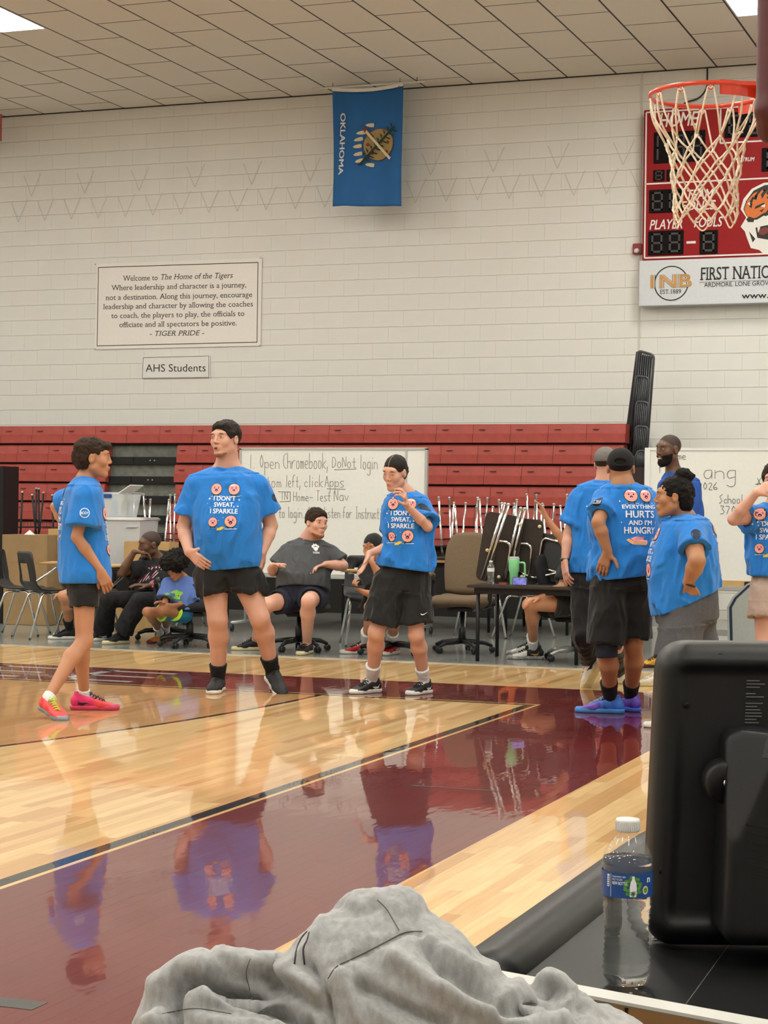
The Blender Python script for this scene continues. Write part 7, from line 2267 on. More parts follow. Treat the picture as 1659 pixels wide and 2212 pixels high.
# generic tiger head emblem in flat shapes
M_TO = mat('tiger_orange', '#c5651f', .5, var=0); M_TW = mat('tiger_white', '#d8d4cf', .5, var=0); M_TK = mat('tiger_black', '#16110f', .5, var=0); M_TR = mat('tiger_mouth', '#6e2a22', .5, var=0)
def tpoly(pts, m, l, name):
    b = MB(); b.add([tuple(S(x, y)*np.array([1, 0, 1])+np.array([0, YF-l, 0])) for x, y in pts], [tuple(range(len(pts)))]); b.build(name, m, e, O)
tpoly([(1612, 470), (1600, 452), (1606, 430), (1624, 408), (1650, 395), (1690, 392), (1730, 405), (1750, 440), (1748, 480), (1735, 520), (1715, 540), (1690, 550), (1650, 549), (1640, 540), (1622, 536), (1614, 515), (1609, 500), (1600, 490)], M_TW, .004, 'emblem_outline')
tpoly([(1612, 466), (1606, 452), (1612, 434), (1628, 412), (1652, 400), (1690, 397), (1722, 410), (1742, 442), (1738, 470), (1700, 478), (1665, 462), (1640, 474), (1620, 476)], M_TK, .005, 'emblem_dark')
tpoly([(1613, 466), (1608, 452), (1614, 434), (1628, 418), (1645, 410), (1672, 408), (1700, 420), (1712, 446), (1700, 462), (1670, 458), (1650, 460), (1635, 470), (1618, 474)], M_TO, .006, 'emblem_face')
for q_ in ([(1632, 446), (1650, 438), (1656, 442), (1640, 448), (1630, 452)], [(1630, 424), (1640, 410), (1650, 406), (1638, 420), (1634, 432)], [(1644, 420), (1656, 404), (1662, 406), (1652, 420), (1646, 430)], [(1618, 438), (1627, 424), (1629, 428), (1622, 444)], [(1656, 428), (1668, 410), (1676, 410), (1664, 432)], [(1652, 462), (1664, 446), (1672, 450), (1660, 464)], [(1618, 446), (1626, 438), (1624, 450)], [(1655, 418), (1662, 405), (1660, 422)], [(1640, 456), (1652, 450), (1646, 458)], [(1626, 430), (1634, 420), (1634, 432)], [(1648, 412), (1650, 402), (1654, 414)]):
    tpoly(q_, M_TK, .007, 'emblem_stripe')
tpoly([(1643, 446), (1654, 440), (1652, 448)], M_TW, .008, 'emblem_eye'); tpoly([(1615, 440), (1620, 436), (1620, 444)], M_TW, .008, 'emblem_eye')
tpoly([(1612, 474), (1618, 468), (1630, 472), (1628, 480), (1616, 480)], M_TK, .008, 'emblem_nose')
tpoly([(1614, 482), (1630, 478), (1650, 466), (1700, 478), (1700, 490), (1660, 486), (1640, 490), (1622, 490)], M_TW, .007, 'emblem_muzzle')
tpoly([(1632, 492), (1656, 486), (1700, 488), (1690, 514), (1660, 518), (1636, 514)], M_TK, .006, 'emblem_mouth'); tpoly([(1638, 496), (1656, 490), (1664, 500), (1650, 508), (1640, 506)], M_TR, .007, 'emblem_tongue')
tpoly([(1636, 491), (1643, 490), (1638, 503)], M_TW, .008, 'emblem_fang')
tpoly([(1618, 500), (1632, 516), (1626, 524)], M_TK, .006, 'emblem_stripe')
# wire from the ceiling
w = MB(); w.tube(fillet([PY(1528, 147, YW-.05), PY(1528, 190, YW-.05), PY(1512, 212, YW-.05), PY(1478, 222, YW-.08), PY(1470, 238, YW-.08)], .1), .010, 6)
tag(w.build('power_cable', M_BLACKPL), 'black cable hanging from the ceiling to the scoreboard', 'cable')
# fire alarm
q = PY(1377, 538, YW-.03); e = empty('fire_alarm', q, 'small red fire alarm strobe on the wall left of the scoreboard', 'alarm')
MB().box((-.055, -.03, -.065), (.055, .03, .065), 0, None, .008).build('housing', mat('alarm_red', '#8d1c1e', .4, var=0), e)
MB().ball((.0, -.035, -.025), (.035, .025, .03), 12).build('strobe', M_WHITEPL, e)

# flag
YFl = 21.95
TLc, TRc, BRc, BLc = [Vector(PY(x, y, YFl)) for x, y in ((718, 196), (870, 184), (869, 446), (719, 446))]
M_FLAG = mat('flag_blue_nylon', '#1d5c97', .75, var=.05, scale=5, bump=.05)
nx, nz = 30, 44; V = []; F = []
for j in range(nz+1):
    for i in range(nx+1):
        u, v = i/nx, j/nz
        p = TLc.lerp(TRc, u).lerp(BLc.lerp(BRc, u), v)
        p.z -= .035*math.sin(PI*u)*(1-v)**3
        p.y += .018*math.sin(u*9+v*3)*(.3+v)+.012*math.sin(u*17-v*5)+.03*math.sin(v*4+u*2)
        V.append(p)
for j in range(nz):
    for i in range(nx):
        a = j*(nx+1)+i; F.append((a, a+nx+1, a+nx+2, a+1))
e = empty('flag', (TLc+TRc)/2, 'blue Oklahoma state flag hanging vertically below the ceiling', 'flag'); O = tuple(e.location)
fo = raw('flag_cloth', V, F, M_FLAG, e, True, off=O)
so_ = fo.modifiers.new('cloth_thickness', 'SOLIDIFY'); so_.thickness = .003
fb = BVHTree.FromPolygons(V, F)
hd_ = MB(); pts = [TLc.lerp(TRc, u)+Vector((0, -.016+.03*math.sin(2*u), -.035*math.sin(PI*u)+.012)) for u in np.linspace(0, 1, 12)]
for a, b in zip(pts, pts[1:]): hd_.add([a+Vector((0, 0, -.02)), b+Vector((0, 0, -.02)), b+Vector((0, 0, .022)), a+Vector((0, 0, .022))], [(0, 1, 2, 3)])
hd_.build('header_tape', M_SIGN, e, O)
C = Vector(PY(826, 312, YFl)); mp_ = 22.0/FPX*1.05
MF_TAN = mat('shield_tan', '#9b8457', .8, var=0); MF_RED = mat('shield_red', '#7b3a22', .8, var=0); MF_GRN = mat('olive_green', '#1d3226', .8, var=0); MF_CRM = mat('feather_cream', '#d0c2a0', .8, var=0)
a = Art()
def pl(x, y): return ((y-312)*mp_, (x-826)*mp_)     # down, right
a.disc(*pl(818, 312), 36*mp_, MF_RED, 1); a.disc(*pl(818, 312), 34.5*mp_, MF_TAN, 2)
for (x0, y0, x1, y1) in ((805, 268, 785, 267), (786, 283, 764, 285), (781, 297, 758, 300), (779, 313, 756, 314), (781, 330, 758, 332), (784, 345, 763, 348), (808, 357, 788, 355)):
    A = Vector((*pl(x0, y0), 0)); B = Vector((*pl(x1, y1), 0)); d = (B-A); n = Vector((-d.y, d.x, 0)).normalized()
    a.poly([(A+n*.022)[:2], (A+d*.3+n*.026)[:2], (A+d*.75+n*.018)[:2], B[:2], (A+d*.75-n*.018)[:2], (A+d*.3-n*.024)[:2], (A-n*.020)[:2]], MF_CRM, 1)
a.poly([pl(780, 270), pl(786, 276), pl(850, 344), pl(846, 348), pl(784, 282)], MF_CRM, 4)
a.poly([pl(779, 269), pl(788, 275), pl(806, 293), pl(801, 298), pl(784, 283)], MF_RED, 5)
a.poly([pl(771, 356), pl(776, 352), pl(853, 272), pl(855, 276), pl(780, 356)], MF_GRN, 6)
for k in range(9):
    t_ = k/8; cx, cy = 785+62*t_, 343-62*t_
    for sg in (-1, 1):
        dx, dy = (-4, -17) if sg < 0 else (17, 5)
        a.poly([pl(cx, cy), pl(cx+dx*.4-4*sg, cy+dy*.5-3), pl(cx+dx, cy+dy), pl(cx+dx*.5+3, cy+dy*.5+4)], MF_GRN, 6)
for x, y in ((797, 292), (793, 311), (840, 309), (838, 330), (804, 330)):
    a.poly([pl(x-4, y-2), pl(x+4, y-2), pl(x+4, y+2), pl(x-4, y+2)], MF_RED, 3); a.poly([pl(x-2, y-4), pl(x+2, y-4), pl(x+2, y+4), pl(x-2, y+4)], MF_RED, 3)
a.lay('flag_emblem', e, fb, C, (0, -1, 0), (1, 0, 0), lift=.010, shell=.003)
a = Art(); a.text('OKLAHOMA', 0, 0, 11.5*mp_, M_WL, z=1, w=138*mp_, bold=.03)
a.lay('flag_text', e, fb, PY(733, 311, YFl), (0, -1, 0), (1, 0, 0), lift=.012)
r = MB(); A, B = Vector(PY(676, 192, YFl+.05)), Vector(PY(918, 176, YFl+.05)); r.tube([A, B], .012, 8)
e2 = empty('flag_rod', A, 'thin pale rod hung from the ceiling, carrying the flag', 'rod'); r.build('rod', M_SIGN, e2, tuple(A))
for t_ in (.18, .78, .93):
    w = MB(); p = A.lerp(B, t_); w.tube([p+Vector((0, 0, -.02)), (p.x, p.y, ZC)], .004, 5); w.build('hook_wire', M_BLACKMT, e2, tuple(A))
for t_ in (.18, .78):
    w = MB(); p = A.lerp(B, t_); w.tube([p, p+Vector((0, -.04, -.05))], .005, 5); w.build('flag_clip', M_BLACKMT, e, O)
# strip of another red banner at the far left edge
q = PY(0, 247, 22.0); e3 = MB(); e3.box((q[0]-.6, 22.0, PY(0, 305, 22.0)[2]), (PY(4, 250, 22.0)[0], 22.004, q[2]), 0)
tag(e3.build('red_banner', M_RED), 'edge of a red banner hanging at the left border of the view', 'banner')

# ================================================================== HOOP
HC = PD(1526, 208, 8.05); HC[2] = 3.05
BX = -1.185
M_RIM = mat('rim_orange', '#d23a1c', .3, var=.05, coat=.5)
M_NET = mat('net_cord', '#e8dfcd', .85, var=.12, scale=60)
M_PAD = mat('maroon_foam_pad', '#4a1a1e', .45, var=.05)
e = empty('basketball_hoop', HC, 'orange basketball rim with worn white net, mounted on the maroon-padded backboard at the right', 'hoop'); O = tuple(HC)
R_ = .2286+.008
rim = MB(); rim.tube([(R_*math.cos(a), R_*math.sin(a), 0) for a in np.linspace(0, 2*PI, 65)[:-1]], .0095, 10, 0, True); rim.build('rim', M_RIM, e)
dxb = BX-HC[0]
# steel collar and plate towards the backboard (+x)
col_ = MB(); n = 14; A_ = np.linspace(-1.15, 1.15, n); V_ = []
for a in A_:
    c_, s__ = math.cos(a), math.sin(a); V_ += [(R_*c_, R_*s__, .012), (R_*c_, R_*s__, -.048), (R_*c_+.006, R_*s__, .012), (R_*c_+.006, R_*s__, -.048)]
F_ = []
for k in range(n-1):
    i = 4*k; F_ += [(i, i+4, i+5, i+1), (i+2, i+3, i+7, i+6), (i, i+2, i+6, i+4), (i+1, i+5, i+7, i+3)]
col_.add(V_, F_, 0, False); col_.build('rim_collar', M_RIM, e)
pl_ = MB(); pl_.prism([(R_*math.cos(a), R_*math.sin(a)) for a in np.linspace(-1.0, 1.0, 12)]+[(dxb-.03, .10), (dxb-.03, -.10)], -.006, .010); pl_.build('mount_plate', M_RIM, e)
pl_ = MB(); pl_.box((R_+.02, -.075, -.10), (dxb-.02, .075, -.01), 0, None, .006); pl_.build('spring_box', M_RIM, e)
pl_ = MB(); pl_.box((dxb-.035, -.10, -.16), (dxb-.008, .10, .03), 0, None, .004); pl_.build('back_plate', M_RIM, e)
NL = 12
for k in range(NL):
    a = 2*PI*(k+.5)/NL
    h_ = MB(); h_.tube([(R_*math.cos(a+d), R_*math.sin(a+d), z) for d, z in ((-.05, -.006), (-.04, -.022), (0, -.030), (.04, -.022), (.05, -.006))], .0032, 5); h_.build('net_hook', M_RIM, e)
# net
rows = [(.0, R_-.004), (-.20, .172), (-.255, .155), (-.31, .145), (-.365, .137), (-.42, .132), (-.475, .133), (-.515, .137)]
nd = {}
rnd = random.Random(4)
for i, (z, r) in enumerate(rows):
    for k in range(NL):
        a = 2*PI*(k+.5+(.5 if i % 2 else 0))/NL+rnd.uniform(-.05, .05)*(i > 0)
        nd[(i, k)] = Vector((r*math.cos(a)*(1+rnd.uniform(-.04, .04)*(i > 0)), r*math.sin(a), z-.028*(i == 0)+rnd.uniform(-.008, .008)*(i > 0)))
net = MB()
def strand(p, q, sag=0.0, r=.0044):
    m_ = p.lerp(q, .5); m_ = m_+Vector((m_.x, m_.y, 0)).normalized()*sag
    P_ = [p, p.lerp(m_, .5)+Vector((0, 0, .002)), m_, m_.lerp(q, .5), q]
    net.tube(P_, [r*1.15, r*.95, r, r*.95, r*1.15], 6)
for i in range(len(rows)-1):
    for k in range(NL):
        if i == 0:
            a0 = 2*PI*(k+.5)/NL
            for sg in (-1, 1):
                top = Vector((R_*math.cos(a0+sg*.045), R_*math.sin(a0+sg*.045), -.012))
                bot = nd[(1, k if sg > 0 else (k-1) % NL)]
                mid = top.lerp(bot, .45)+Vector((math.cos(a0+sg*.10), math.sin(a0+sg*.10), 0))*.022
                net.tube(fillet([nd[(0, k)]+Vector((0, 0, -.004)), top, mid, bot], .05, 4), .0042, 6)
        else:
            odd = i % 2
            for nb in ((k, (k+1) % NL) if odd else ((k-1) % NL, k)): strand(nd[(i, k)], nd[(i+1, nb)], rnd.uniform(-.004, .008))
        if i > 0: net.ball(tuple(nd[(i, k)]), (.0075, .0075, .009), 8)
net.tube([nd[(1, 10)], nd[(1, 10)]+Vector((.02, -.02, .008)), nd[(1, 10)]+Vector((.035, -.04, .002))], .004, 6)
for k in range(NL):
    p, q = nd[(7, k)], nd[(7, (k+1) % NL)]
    if k % 2 == 0: net.tube(fillet([p, p.lerp(q, .5)+Vector((0, 0, -.05)), q], .04), .0036, 6)
no = net.build('net', M_NET, e)
# backboard
e = empty('backboard', (BX, HC[1], 2.7), 'backboard edge with thick maroon foam padding at the right border', 'backboard'); O = (BX, HC[1], 2.7)
y0, y1 = HC[1]-.915, HC[1]+.915
MB().box((BX+.012, y0+.04, 2.80), (BX+.05, y1-.04, 3.95), 0, None, .004).build('board_panel', mat('board_white', '#cfcfcd', .3, var=.02), e, O)
Fp = Field((BX-.03, y0-.03, 2.66), (BX+.15, y1+.03, 4.0), .010)
pc = [(BX+.04, y0+.0, 3.95), (BX+.04, y0+.0, 2.78), (BX+.04, y0+.06, 2.72), (BX+.04, y1-.06, 2.72), (BX+.04, y1, 2.78), (BX+.04, y1, 3.95)]
for a, b in zip(pc, pc[1:]): Fp.cone(a, b, .048, .048, .03)
v, q = Fp.mesh(); raw('edge_pad', v, q, M_PAD, e, True, off=O)
for z in (3.42, 3.0):
    h_ = MB(); h_.ball((BX+.085, y0-.012, z), (.008, .012, .012), 8); h_.build('pad_button', M_DARK, e, O)
for y in (HC[1]-.3, HC[1]+.3):
    b = MB(); b.tube([(BX+.06, y, 3.1), (BX+1.2, y, 3.6), (XR-.02, y, 3.8)], .035, 8); b.build('support_arm', M_BLACKMT, e, O)

# ================================================================== FOREGROUND TABLE
TZ0 = .68
e = empty('scorers_table', (0, 2.6, 0), 'black scorers table with a padded rolled edge in the foreground', 'table'); O = (0, 2.6, 0)
M_TBL = mat('black_vinyl_top', '#0b0b0c', .45, spec=.3, var=.25, scale=40, bump=.04, bscale=200)
M_VIN = mat('black_padded_vinyl', '#111112', .42, spec=.35, var=.08, scale=10, bump=.03, bscale=300)
yA, yB = 1.2, 4.3
_a, _b = G(1000, 2088, TZ0+.03), G(1659, 2210, TZ0+.03)
edge_y = lambda x: _a[1]+(_b[1]-_a[1])*(x-_a[0])/(_b[0]-_a[0])+.012
MB().prism([(-.72, edge_y(-.72)), (.9, edge_y(.9)), (.9, yB), (-.72, yB)], TZ0-.03, TZ0).build('tabletop', M_TBL, e, O)
yA = edge_y(-.73)
r = MB(); P_ = [(-.735+(0 if y < 3.2 else .06*(y-3.2)**1.5), y, TZ0-.012) for y in np.linspace(yA, yB, 24)]; r.tube(P_, .048, 20); r.build('rolled_edge', M_VIN, e, O)
MB().box((-.74, yA, .10), (-.70, yB, TZ0-.04), 0, None, .004).build('front_panel', M_VIN, e, O)
a_, b_ = G(1450, 2212, TZ0), G(1590, 2020, TZ0)
s_ = MB(); s_.tube([Vector(a_), Vector(b_)], .0007, 4); s_.build('stitched_seam', mat('seam_thread', '#5a5a58', .6, var=0), e, O)
for (x, y) in ((-.6, 2.6), (.8, 2.6), (-.6, 4.1), (.8, 4.1)):
    l = MB(); l.tube([(x, y, TZ0-.03), (x, y, 0)], .02, 8); l.build('leg', M_BLACKMT, e, O)
pb = G(1352, 2128, TZ0)
be = pet_bottle((pb[0], pb[1], TZ0+.001), 'clear plastic water bottle with white cap and blue label standing on the scorers table', 1.0, True)
# bottle label print (on the label cylinder facing the camera)
def cyl(u, z, dr=.0332):
    th = math.atan2(-1, .30)+u/dr
    return (dr*math.cos(th), dr*math.sin(th), z)
def lab(pts, m, name, dr): MB().add([cyl(u, z, dr) for u, z in pts], [tuple(range(len(pts)))]).build(name, m, be)
lb = MB(); V2, F2 = text2d('NEW BOTTLE', bold=.02)
def ltext(s, u0, z0, w, h, m=M_WHITEP, dr=.0331, **k):
    V_, F_ = text2d(s, **k); x0 = min(v[0] for v in V_); tw = twidth(V_)
    MB().add([cyl(u0+(v[0]-x0)/tw*w, z0+v[1]/.7*h, dr+(v[2]*.15 if len(v) > 2 else 0)) for v in V_], F_).build('label_text', m, be)
ltext('NEW BOTTLE', -.022, .1335, .020, .0040, bold=.03); ltext('MADE FROM 100%', -.022, .1425, .018, .0022); ltext('RECYCLED', -.022, .1390, .014, .0022)
gr_ = mat('leaf_green_print', '#4f8a35', .5, var=.4, scale=300)
g_ = MB()
for k in range(22):
    a = 2*PI*k/22; r = .0105+.002*math.sin(k*2.3); cx, cz = .0055+r*.9*math.cos(a), .1315+r*math.sin(a)
    q_ = [(cx+.003*math.cos(a+t), cz+.0024*math.sin(a+t)) for t in (0, 1.2, 2.4, 3.6, 4.8)]
    g_.add([cyl(u, z, .03315) for u, z in q_], [(0, 1, 2, 3, 4)])
g_.build('label_leaves', gr_, be)
lab([(.0015, .119), (.0098, .119), (.0105, .130), (.0095, .137), (.0075, .141), (.0072, .145), (.0045, .145), (.0042, .141), (.0022, .137), (.0012, .130)], M_WHITEP, 'label_bottle', .0333)
ltext('LIFE', .0022, .1215, .0072, .0045, M_NAVY, .0335, bold=.01)
lab([(-.0305, .130), (-.0265, .130), (-.0265, .1455), (-.0305, .1455)], M_WHITEP, 'label_code_box', .0331)
for k in range(5): lab([(-.0300, .1315+k*.0026), (-.027, .1315+k*.0026), (-.027, .1325+k*.0026), (-.0300, .1325+k*.0026)], M_INK, 'label_code_bar', .0333)
lab([(-.0246, .1175), (-.0241, .1175), (-.0241, .1470), (-.0246, .1470)], M_WHITEP, 'label_rule', .0331)
ltext('n', .0265, .136, .006, .009, M_WHITEP, .0331, bold=.03)
lb = MB(); n_ = 14; c_ = (.0235, .1265)
lb.add([cyl(c_[0]+.0048*math.cos(2*PI*k/n_), c_[1]+.0055*math.sin(2*PI*k/n_), .0332) for k in range(n_)], [tuple(range(n_))]); lb.build('label_badge', mat('badge_cream', '#d8c9a0', .5, var=0), be)
lb = MB(); lb.add([cyl(c_[0]+.0030*math.cos(2*PI*k/n_), c_[1]+.0035*math.sin(2*PI*k/n_), .0334) for k in range(n_)], [tuple(range(n_))]); lb.build('label_badge_leaf', gr_, be)

# black plastic console standing on the table
DC = 2.62
M_CON = mat('console_black_plastic', '#0f1011', .42, spec=.35, var=.10, scale=30, bump=.10, bscale=900)
bp_ = PD(1398, 2078, DC); bp_[2] = TZ0
e = empty('scoreboard_console', bp_, 'large black moulded plastic display housing seen from behind, standing on the scorers table', 'electronics', None, YAW)
k_ = DC/FPX
LX = lambda px: (px-1400)*k_
LZ = lambda py: (2078-py)*k_
TT = Matrix(((1, 0, .045, 0), (0, 1, .05, 0), (0, 0, 1, 0), (0, 0, 0, 1)))
Fc = Field((-.03, -.03, -.005), (.66, .16, .46), .007)
# shell: rounded slab from smooth boxes
def rbox(F, a, b, r, k=0.0, op='+', sh=None):
    a = np.array(a); b = np.array(b); c = (a+b)/2; hs_ = (b-a)/2-r
    q_ = F.sub_(a-.03, b+.03)
    sl, X, Y, Z = q_
    if sh is not None: Y = Y-sh(X, Z)
    x, y, z = np.abs(X-c[0])-hs_[0], np.abs(Y-c[1])-hs_[1], np.abs(Z-c[2])-hs_[2]
    d = np.sqrt(np.maximum(x, 0)**2+np.maximum(y, 0)**2+np.maximum(z, 0)**2)+np.minimum(np.maximum(np.maximum(x, y), z), 0)-r
    F._put(sl, d.astype(np.float32), k, op)
rbox(Fc, (0, .0, .004), (.64, .11, LZ(1410)), .040)
rbox(Fc, (LX(1440), -.04, .04), (.60, .012, LZ(1460)), .012, .01, '-')
v, q = Fc.mesh(); V_ = [TT @ Vector(p) for p in v]; raw('shell', V_, q, M_CON, e, True)
Fh = Field((LX(1500), -.17, .0), (.66, .05, .33), .006)
rbox(Fh, (LX(1535), -.10, .03), (.62, .05, LZ(1588)), .022)
Fh.plane((LX(1545), -.10, LZ(1600)), (-.35, -1.2, .62)); Fh.plane((LX(1560), -.06, LZ(1640)), (-.9, -.9, .35))
v, q = Fh.mesh(); raw('rear_housing', [TT @ Vector(p) for p in v], q, M_CON, e, True)
hb = BVHTree.FromPolygons([TT @ Vector(p) for p in v], q.tolist())
def on_h(px, py):
    h = hb.ray_cast(Vector((LX(px)+.045*LZ(py), -.5, LZ(py))), Vector((0, 1, 0)))
    return (h[0], h[1]) if h[0] is not None else (Vector((LX(px)+.045*LZ(py), -.05, LZ(py))), Vector((0, -1, 0)))
def onplate(px, py, w, h, name, m, t=.003, rot=0):
    p, n = on_h(px, py); n = n if n.y < 0 else -n
    zq = Vector((0, 0, 1)); xq = zq.cross(n).normalized()*1; yq = n.cross(xq).normalized()
    Tq = Matrix((( xq.x, yq.x, n.x, p.x), (xq.y, yq.y, n.y, p.y), (xq.z, yq.z, n.z, p.z), (0, 0, 0, 1))) @ Matrix.Rotation(rot, 4, 'Z')
    return MB().box((-w/2, -h/2, -.004), (w/2, h/2, t), 0, Tq, .0008).build(name, m, e)
onplate(1622, 1620, .030, .026, 'switch_plate', M_BLACKPL, .002); onplate(1622, 1620, .014, .015, 'rocker_switch', M_BLACKMT, .005)
M_VENT = mat('vent_shadow', '#060606', .8, var=0)
for i in range(7):
    py = 1780+i*17
    onplate(1600+i*2, py, .050-.003*abs(i-3), .0042, 'vent_slot', M_VENT, .0006, -.22)
kx, kz = LX(1543), LZ(1700)
kp = Vector((kx+.045*kz, -.004, kz))
kn = MB(); kn.lathe([(.0, .035), (.026, .034), (.030, .028), (.031, .0), (.028, -.006)], 24, T=Matrix.Translation(kp) @ Matrix.Rotation(PI/2, 4, 'X')); kn.build('pivot_boss', M_CON, e)
kn = MB(); kn.ball((kp.x-.004, kp.y-.034, kp.z), (.004, .003, .005), 8); kn.build('screw_head', M_CHROME, e)
for (px, py) in ((1530, 1438), (1462, 1546), (1425, 1905)):
    kn = MB(); kn.lathe([(.0, .001), (.0045, .0012), (.0045, -.002)], 12, T=Matrix.Translation((LX(px)+.045*LZ(py), .010+.05*LZ(py), LZ(py))) @ Matrix.Rotation(PI/2, 4, 'X')); kn.build('screw_hole', M_VENT, e)
t = MB(); rng_t = random.Random(2)
yy_ = .0098
for i in range(14):
    z_ = LZ(1492+i*7); 
    if i in (3, 6): continue
    w_ = (.026 if i % 4 else .018)*rng_t.uniform(.7, 1)
    t.box((LX(1590)+.045*z_, yy_+.05*z_, z_), (LX(1590)+.045*z_+w_, yy_+.05*z_+.0012, z_+.0014))
t.build('caution_print', mat('faint_print', '#5f6062', .6, var=0), e)
s_ = MB(); p0, p1 = G(1412, 2024, TZ0+.004), G(1512, 2010, TZ0+.004); s_.tube([Vector(p0), Vector(p1)], .003, 6)
tag(s_.build('white_cable', M_WHITEPL), 'short pale cable lying on the black table beside the water bottle', 'cable')

# mirror-glossy framed panel lying near the camera
A = Vector(G(1000, 2088, TZ0+.03)); B = Vector(G(1659, 2210, TZ0+.03)); dx = (B-A).normalized(); dy = Vector((dx.y, -dx.x, 0)); dy = dy if dy.y < 0 else -dy
tilt = -.36
A = A-dx*.25; Lp = 1.1; Wp = .48
e = empty('framed_glass_panel', A, 'glossy glass panel with silver white frame lying on the table edge, mirroring hoop and ceiling', 'panel'); O = tuple(A)
nrm = dx.cross(dy); nrm = nrm if nrm.z > 0 else -nrm
dz = Vector((0, 0, 1))
def P4(u, v, w): return A+dx*u+dy*v+dz*(w+tilt*v)
def slab(u0, v0, u1, v1, w0, w1, name, m):
    b = MB(); b.add([P4(u, v, w) for w in (w0, w1) for (u, v) in ((u0, v0), (u1, v0), (u1, v1), (u0, v1))], [(3, 2, 1, 0), (4, 5, 6, 7), (0, 1, 5, 4), (1, 2, 6, 5), (2, 3, 7, 6), (3, 0, 4, 7)])
    bm = bmesh.new(); o = b.build(name, m, e, O); bm.from_mesh(o.data); bmesh.ops.recalc_face_normals(bm, faces=bm.faces); bm.to_mesh(o.data); bm.free(); return o
M_FR = mat('silver_white_frame', '#b9b9b4', .35, var=.03)
slab(0, 0, Lp, .016, -.028, .004, 'frame_bar', M_FR); slab(0, Wp-.016, Lp, Wp, -.028, .004, 'frame_bar', M_FR); slab(0, .016, .016, Wp-.016, -.028, .004, 'frame_bar', M_FR); slab(Lp-.016, .016, Lp, Wp-.016, -.028, .004, 'frame_bar', M_FR)
slab(.016, .016, Lp-.016, Wp-.016, -.026, .0, 'glass_sheet', mat('mirror_glass', '#8a7a66', .02, 1.0, var=0))

# grey hooded sweatshirt heaped in front
DH = 1.98
def HPt(x, y, d=0.0): return PD(x, y, DH+d)
M_HOOD = mat('heather_grey_fleece', '#949494', .95, var=.20, scale=140, bump=.25, bscale=1500, sheen=.4, stretch=(1, 1, .45))
lo = np.min([HPt(300, 2400), HPt(1400, 1900), HPt(300, 1900, .1), HPt(1400, 2400, -.2)], axis=0)-.06; hi = np.max([HPt(300, 2400), HPt(1400, 1900, .1), HPt(300, 1900), HPt(1400, 1900, .12)], axis=0)+.06
Fd = Field(lo, hi, .0042)
for (x0, y0, d0, x1, y1, d1, r0, r1, k) in (
    # peak (hood)
    (745, 2085, .02, 790, 2003, .03, .046, .030, .03), (790, 2003, .03, 862, 1980, .03, .030, .024, .03), (865, 1980, .03, 895, 2060, .03, .024, .036, .02),
    (745, 2110, .0, 900, 2115, .0, .045, .055, .04), (672, 2066, .0, 710, 2110, .0, .018, .036, .03),
    (760, 2210, -.02, 930, 2210, -.02, .066, .075, .04),
    # left roll
    (374, 2200, .0, 428, 2145, .0, .030, .028, .02), (428, 2142, .0, 545, 2120, .01, .028, .025, .02), (545, 2120, .01, 670, 2146, .01, .025, .024, .02),
    (352, 2310, .0, 374, 2200, .0, .040, .030, .02),
    (380, 2245, -.04, 455, 2200, -.05, .024, .020, .006), (455, 2198, -.05, 590, 2225, -.05, .020, .024, .006), (590, 2225, -.05, 760, 2285, -.05, .026, .03, .01),
    (520, 2205, .05, 660, 2210, .05, .040, .045, .02),
    (400, 2320, -.03, 900, 2340, -.03, .05, .075, .04),
    # right sweep
    (930, 2066, .02, 1010, 2132, .02, .020, .024, .02), (1010, 2132, .02, 1120, 2186, .02, .026, .024, .02), (880, 2095, -.01, 1060, 2195, -.02, .026, .030, .012),
    (900, 2200, -.03, 1150, 2270, -.03, .05, .06, .02), (1150, 2200, .0, 1200, 2146, .0, .022, .019, .01), (1200, 2144, .0, 1238, 2190, .0, .019, .022, .008),
    (1238, 2190, .02, 1330, 2230, .02, .018, .020, .012), (1100, 2310, -.02, 1380, 2330, -.02, .06, .05, .03), (1000, 2215, .02, 1300, 2300, .02, .03, .04, .02)):
    Fd.cone(HPt(x0, y0, d0), HPt(x1, y1, d1), r0, r1, k)
Fd.cone(HPt(440, 2160, -.06), HPt(590, 2180, -.06), .012, .016, .012, '-')
Fd.cone(HPt(1165, 2185, -.045), HPt(1215, 2170, -.04), .012, .014, .01, '-')
Fd.plane(HPt(700, 2420), (0, 0, -1))
v, q = Fd.mesh()
N_ = vnormals(v, q)
def pxof(P):
    d = P-CAM; z = d@_f
    return np.stack([IW/2+FPX*(d@_r)/z, IH/2-FPX*(d@_u)/z], 1)
uv = pxof(v)
dd = .003*(1-np.abs(2*vnoise(v*np.array([22, 22, 30]), 3)-1)*2)+.0015*(1-np.abs(2*vnoise(v*60, 5)-1)*2)+.0004*(2*vnoise(v*300, 6)-1)
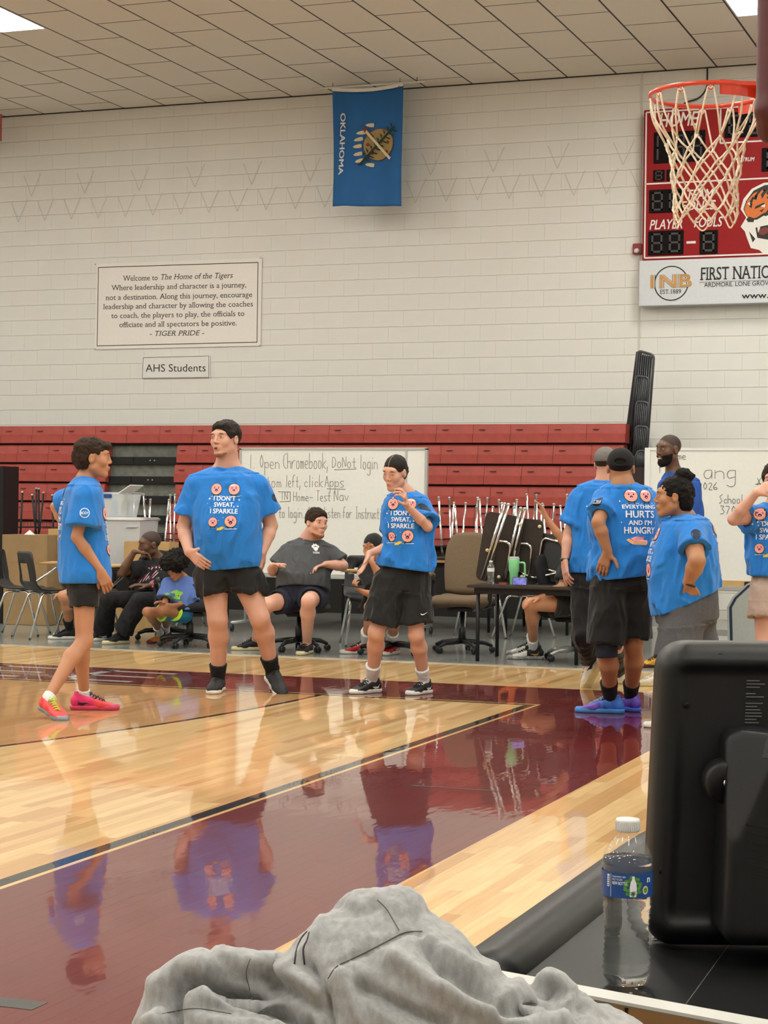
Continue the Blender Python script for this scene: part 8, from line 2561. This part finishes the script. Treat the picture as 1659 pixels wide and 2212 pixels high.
FOLDS = [([(345, 2140), (400, 2098), (480, 2078), (620, 2098), (680, 2132)], .014, 24), ([(372, 2212), (388, 2150), (408, 2122), (450, 2132), (510, 2162), (600, 2190), (660, 2215)], -.028, 15),
    ([(330, 2215), (395, 2170), (450, 2154), (520, 2178), (640, 2212)], .012, 16), ([(672, 2092), (700, 2140), (716, 2215)], -.016, 12),
    ([(640, 2085), (668, 2045), (700, 1990)], .006, 14), ([(722, 1950), (770, 1975), (820, 1962)], -.006, 14), ([(724, 2090), (795, 2057), (876, 2016), (912, 2016)], -.005, 6),
    ([(850, 2072), (930, 2128), (1020, 2180), (1120, 2215)], .014, 20), ([(926, 2052), (960, 2096), (1040, 2148), (1078, 2182)], -.015, 17),
    ([(780, 2130), (880, 2185), (960, 2215)], -.014, 16), ([(740, 2110), (760, 2160), (780, 2215)], .008, 16), ([(560, 2110), (640, 2140), (690, 2180)], -.008, 14),
    ([(1098, 2188), (1150, 2162), (1196, 2142)], -.018, 22), ([(1066, 2180), (1120, 2130), (1190, 2106), (1234, 2140), (1216, 2200)], .007, 16),
    ([(1252, 2150), (1244, 2215)], -.008, 14), ([(960, 2060), (1010, 2090), (1060, 2100)], .008, 14), ([(450, 2075), (440, 2110)], -.006, 8), ([(880, 1935), (893, 1990), (915, 2035)], -.005, 10)]
for pl_, am, wd in FOLDS:
    best = np.full(len(v), 1e9)
    for (ax_, ay_), (bx_, by_) in zip(pl_, pl_[1:]):
        ab_ = np.array([bx_-ax_, by_-ay_], float); w_ = uv-np.array([ax_, ay_]); t_ = np.clip((w_@ab_)/(ab_@ab_), 0, 1)
        best = np.minimum(best, np.hypot(*(w_-t_[:, None]*ab_).T))
    dd = dd+am*np.exp(-(best/wd)**2)*(N_@(-_f) > -.2)
v = v+N_*dd[:, None]
hp_ = (HPt(760, 2212))
e = empty('hooded_sweatshirt', (hp_[0], hp_[1], float(v[:, 2].min())), 'heather grey hooded sweatshirt heaped in the foreground with a dark logo outline', 'sweatshirt'); O = np.array(e.location)
raw('fleece', v, q, M_HOOD, e, True, off=O)
hbv = BVHTree.FromPolygons([Vector(p) for p in v], q.tolist())
M_SEAMH = mat('dark_seam', '#55564f', .9, var=0)
def seamline(pts, r, name, m):
    P_ = []
    pp = [Vector((x, y, 0)) for x, y in pts]; pp = fillet(pp, 25, 4)
    pp2 = []
    for a, b in zip(pp, pp[1:]):
        for k in range(4): pp2.append(a.lerp(b, k/4))
    pp2.append(pp[-1])
    for p in pp2:
        d = Vector(ray(p.x, p.y)).normalized(); h = hbv.ray_cast(Vector(CAM), d)
        if h[0] is not None and (not P_ or (h[0]-P_[-1]).length < .05): P_.append(h[0]-d*r*.3)
    if len(P_) > 1:
        s_ = MB(); s_.tube(P_, r, 6); s_.build(name, m, e, tuple(O))
seamline([(815, 1944), (835, 1962), (862, 2010)], .0005, 'seam', M_SEAMH)
seamline([(912, 2012), (876, 2012), (795, 2055), (724, 2088), (708, 2115)], .0007, 'seam', M_SEAMH)
seamline([(541, 2070), (530, 2100), (545, 2160)], .0005, 'seam', M_SEAMH)
seamline([(350, 2190), (420, 2176), (500, 2190)], .0005, 'seam', M_SEAMH)
seamline([(664, 2012), (652, 2024), (640, 2050), (636, 2082)], .0010, 'logo_outline', M_INK); seamline([(668, 2014), (664, 2030), (654, 2048), (658, 2084)], .0009, 'logo_outline', M_INK)
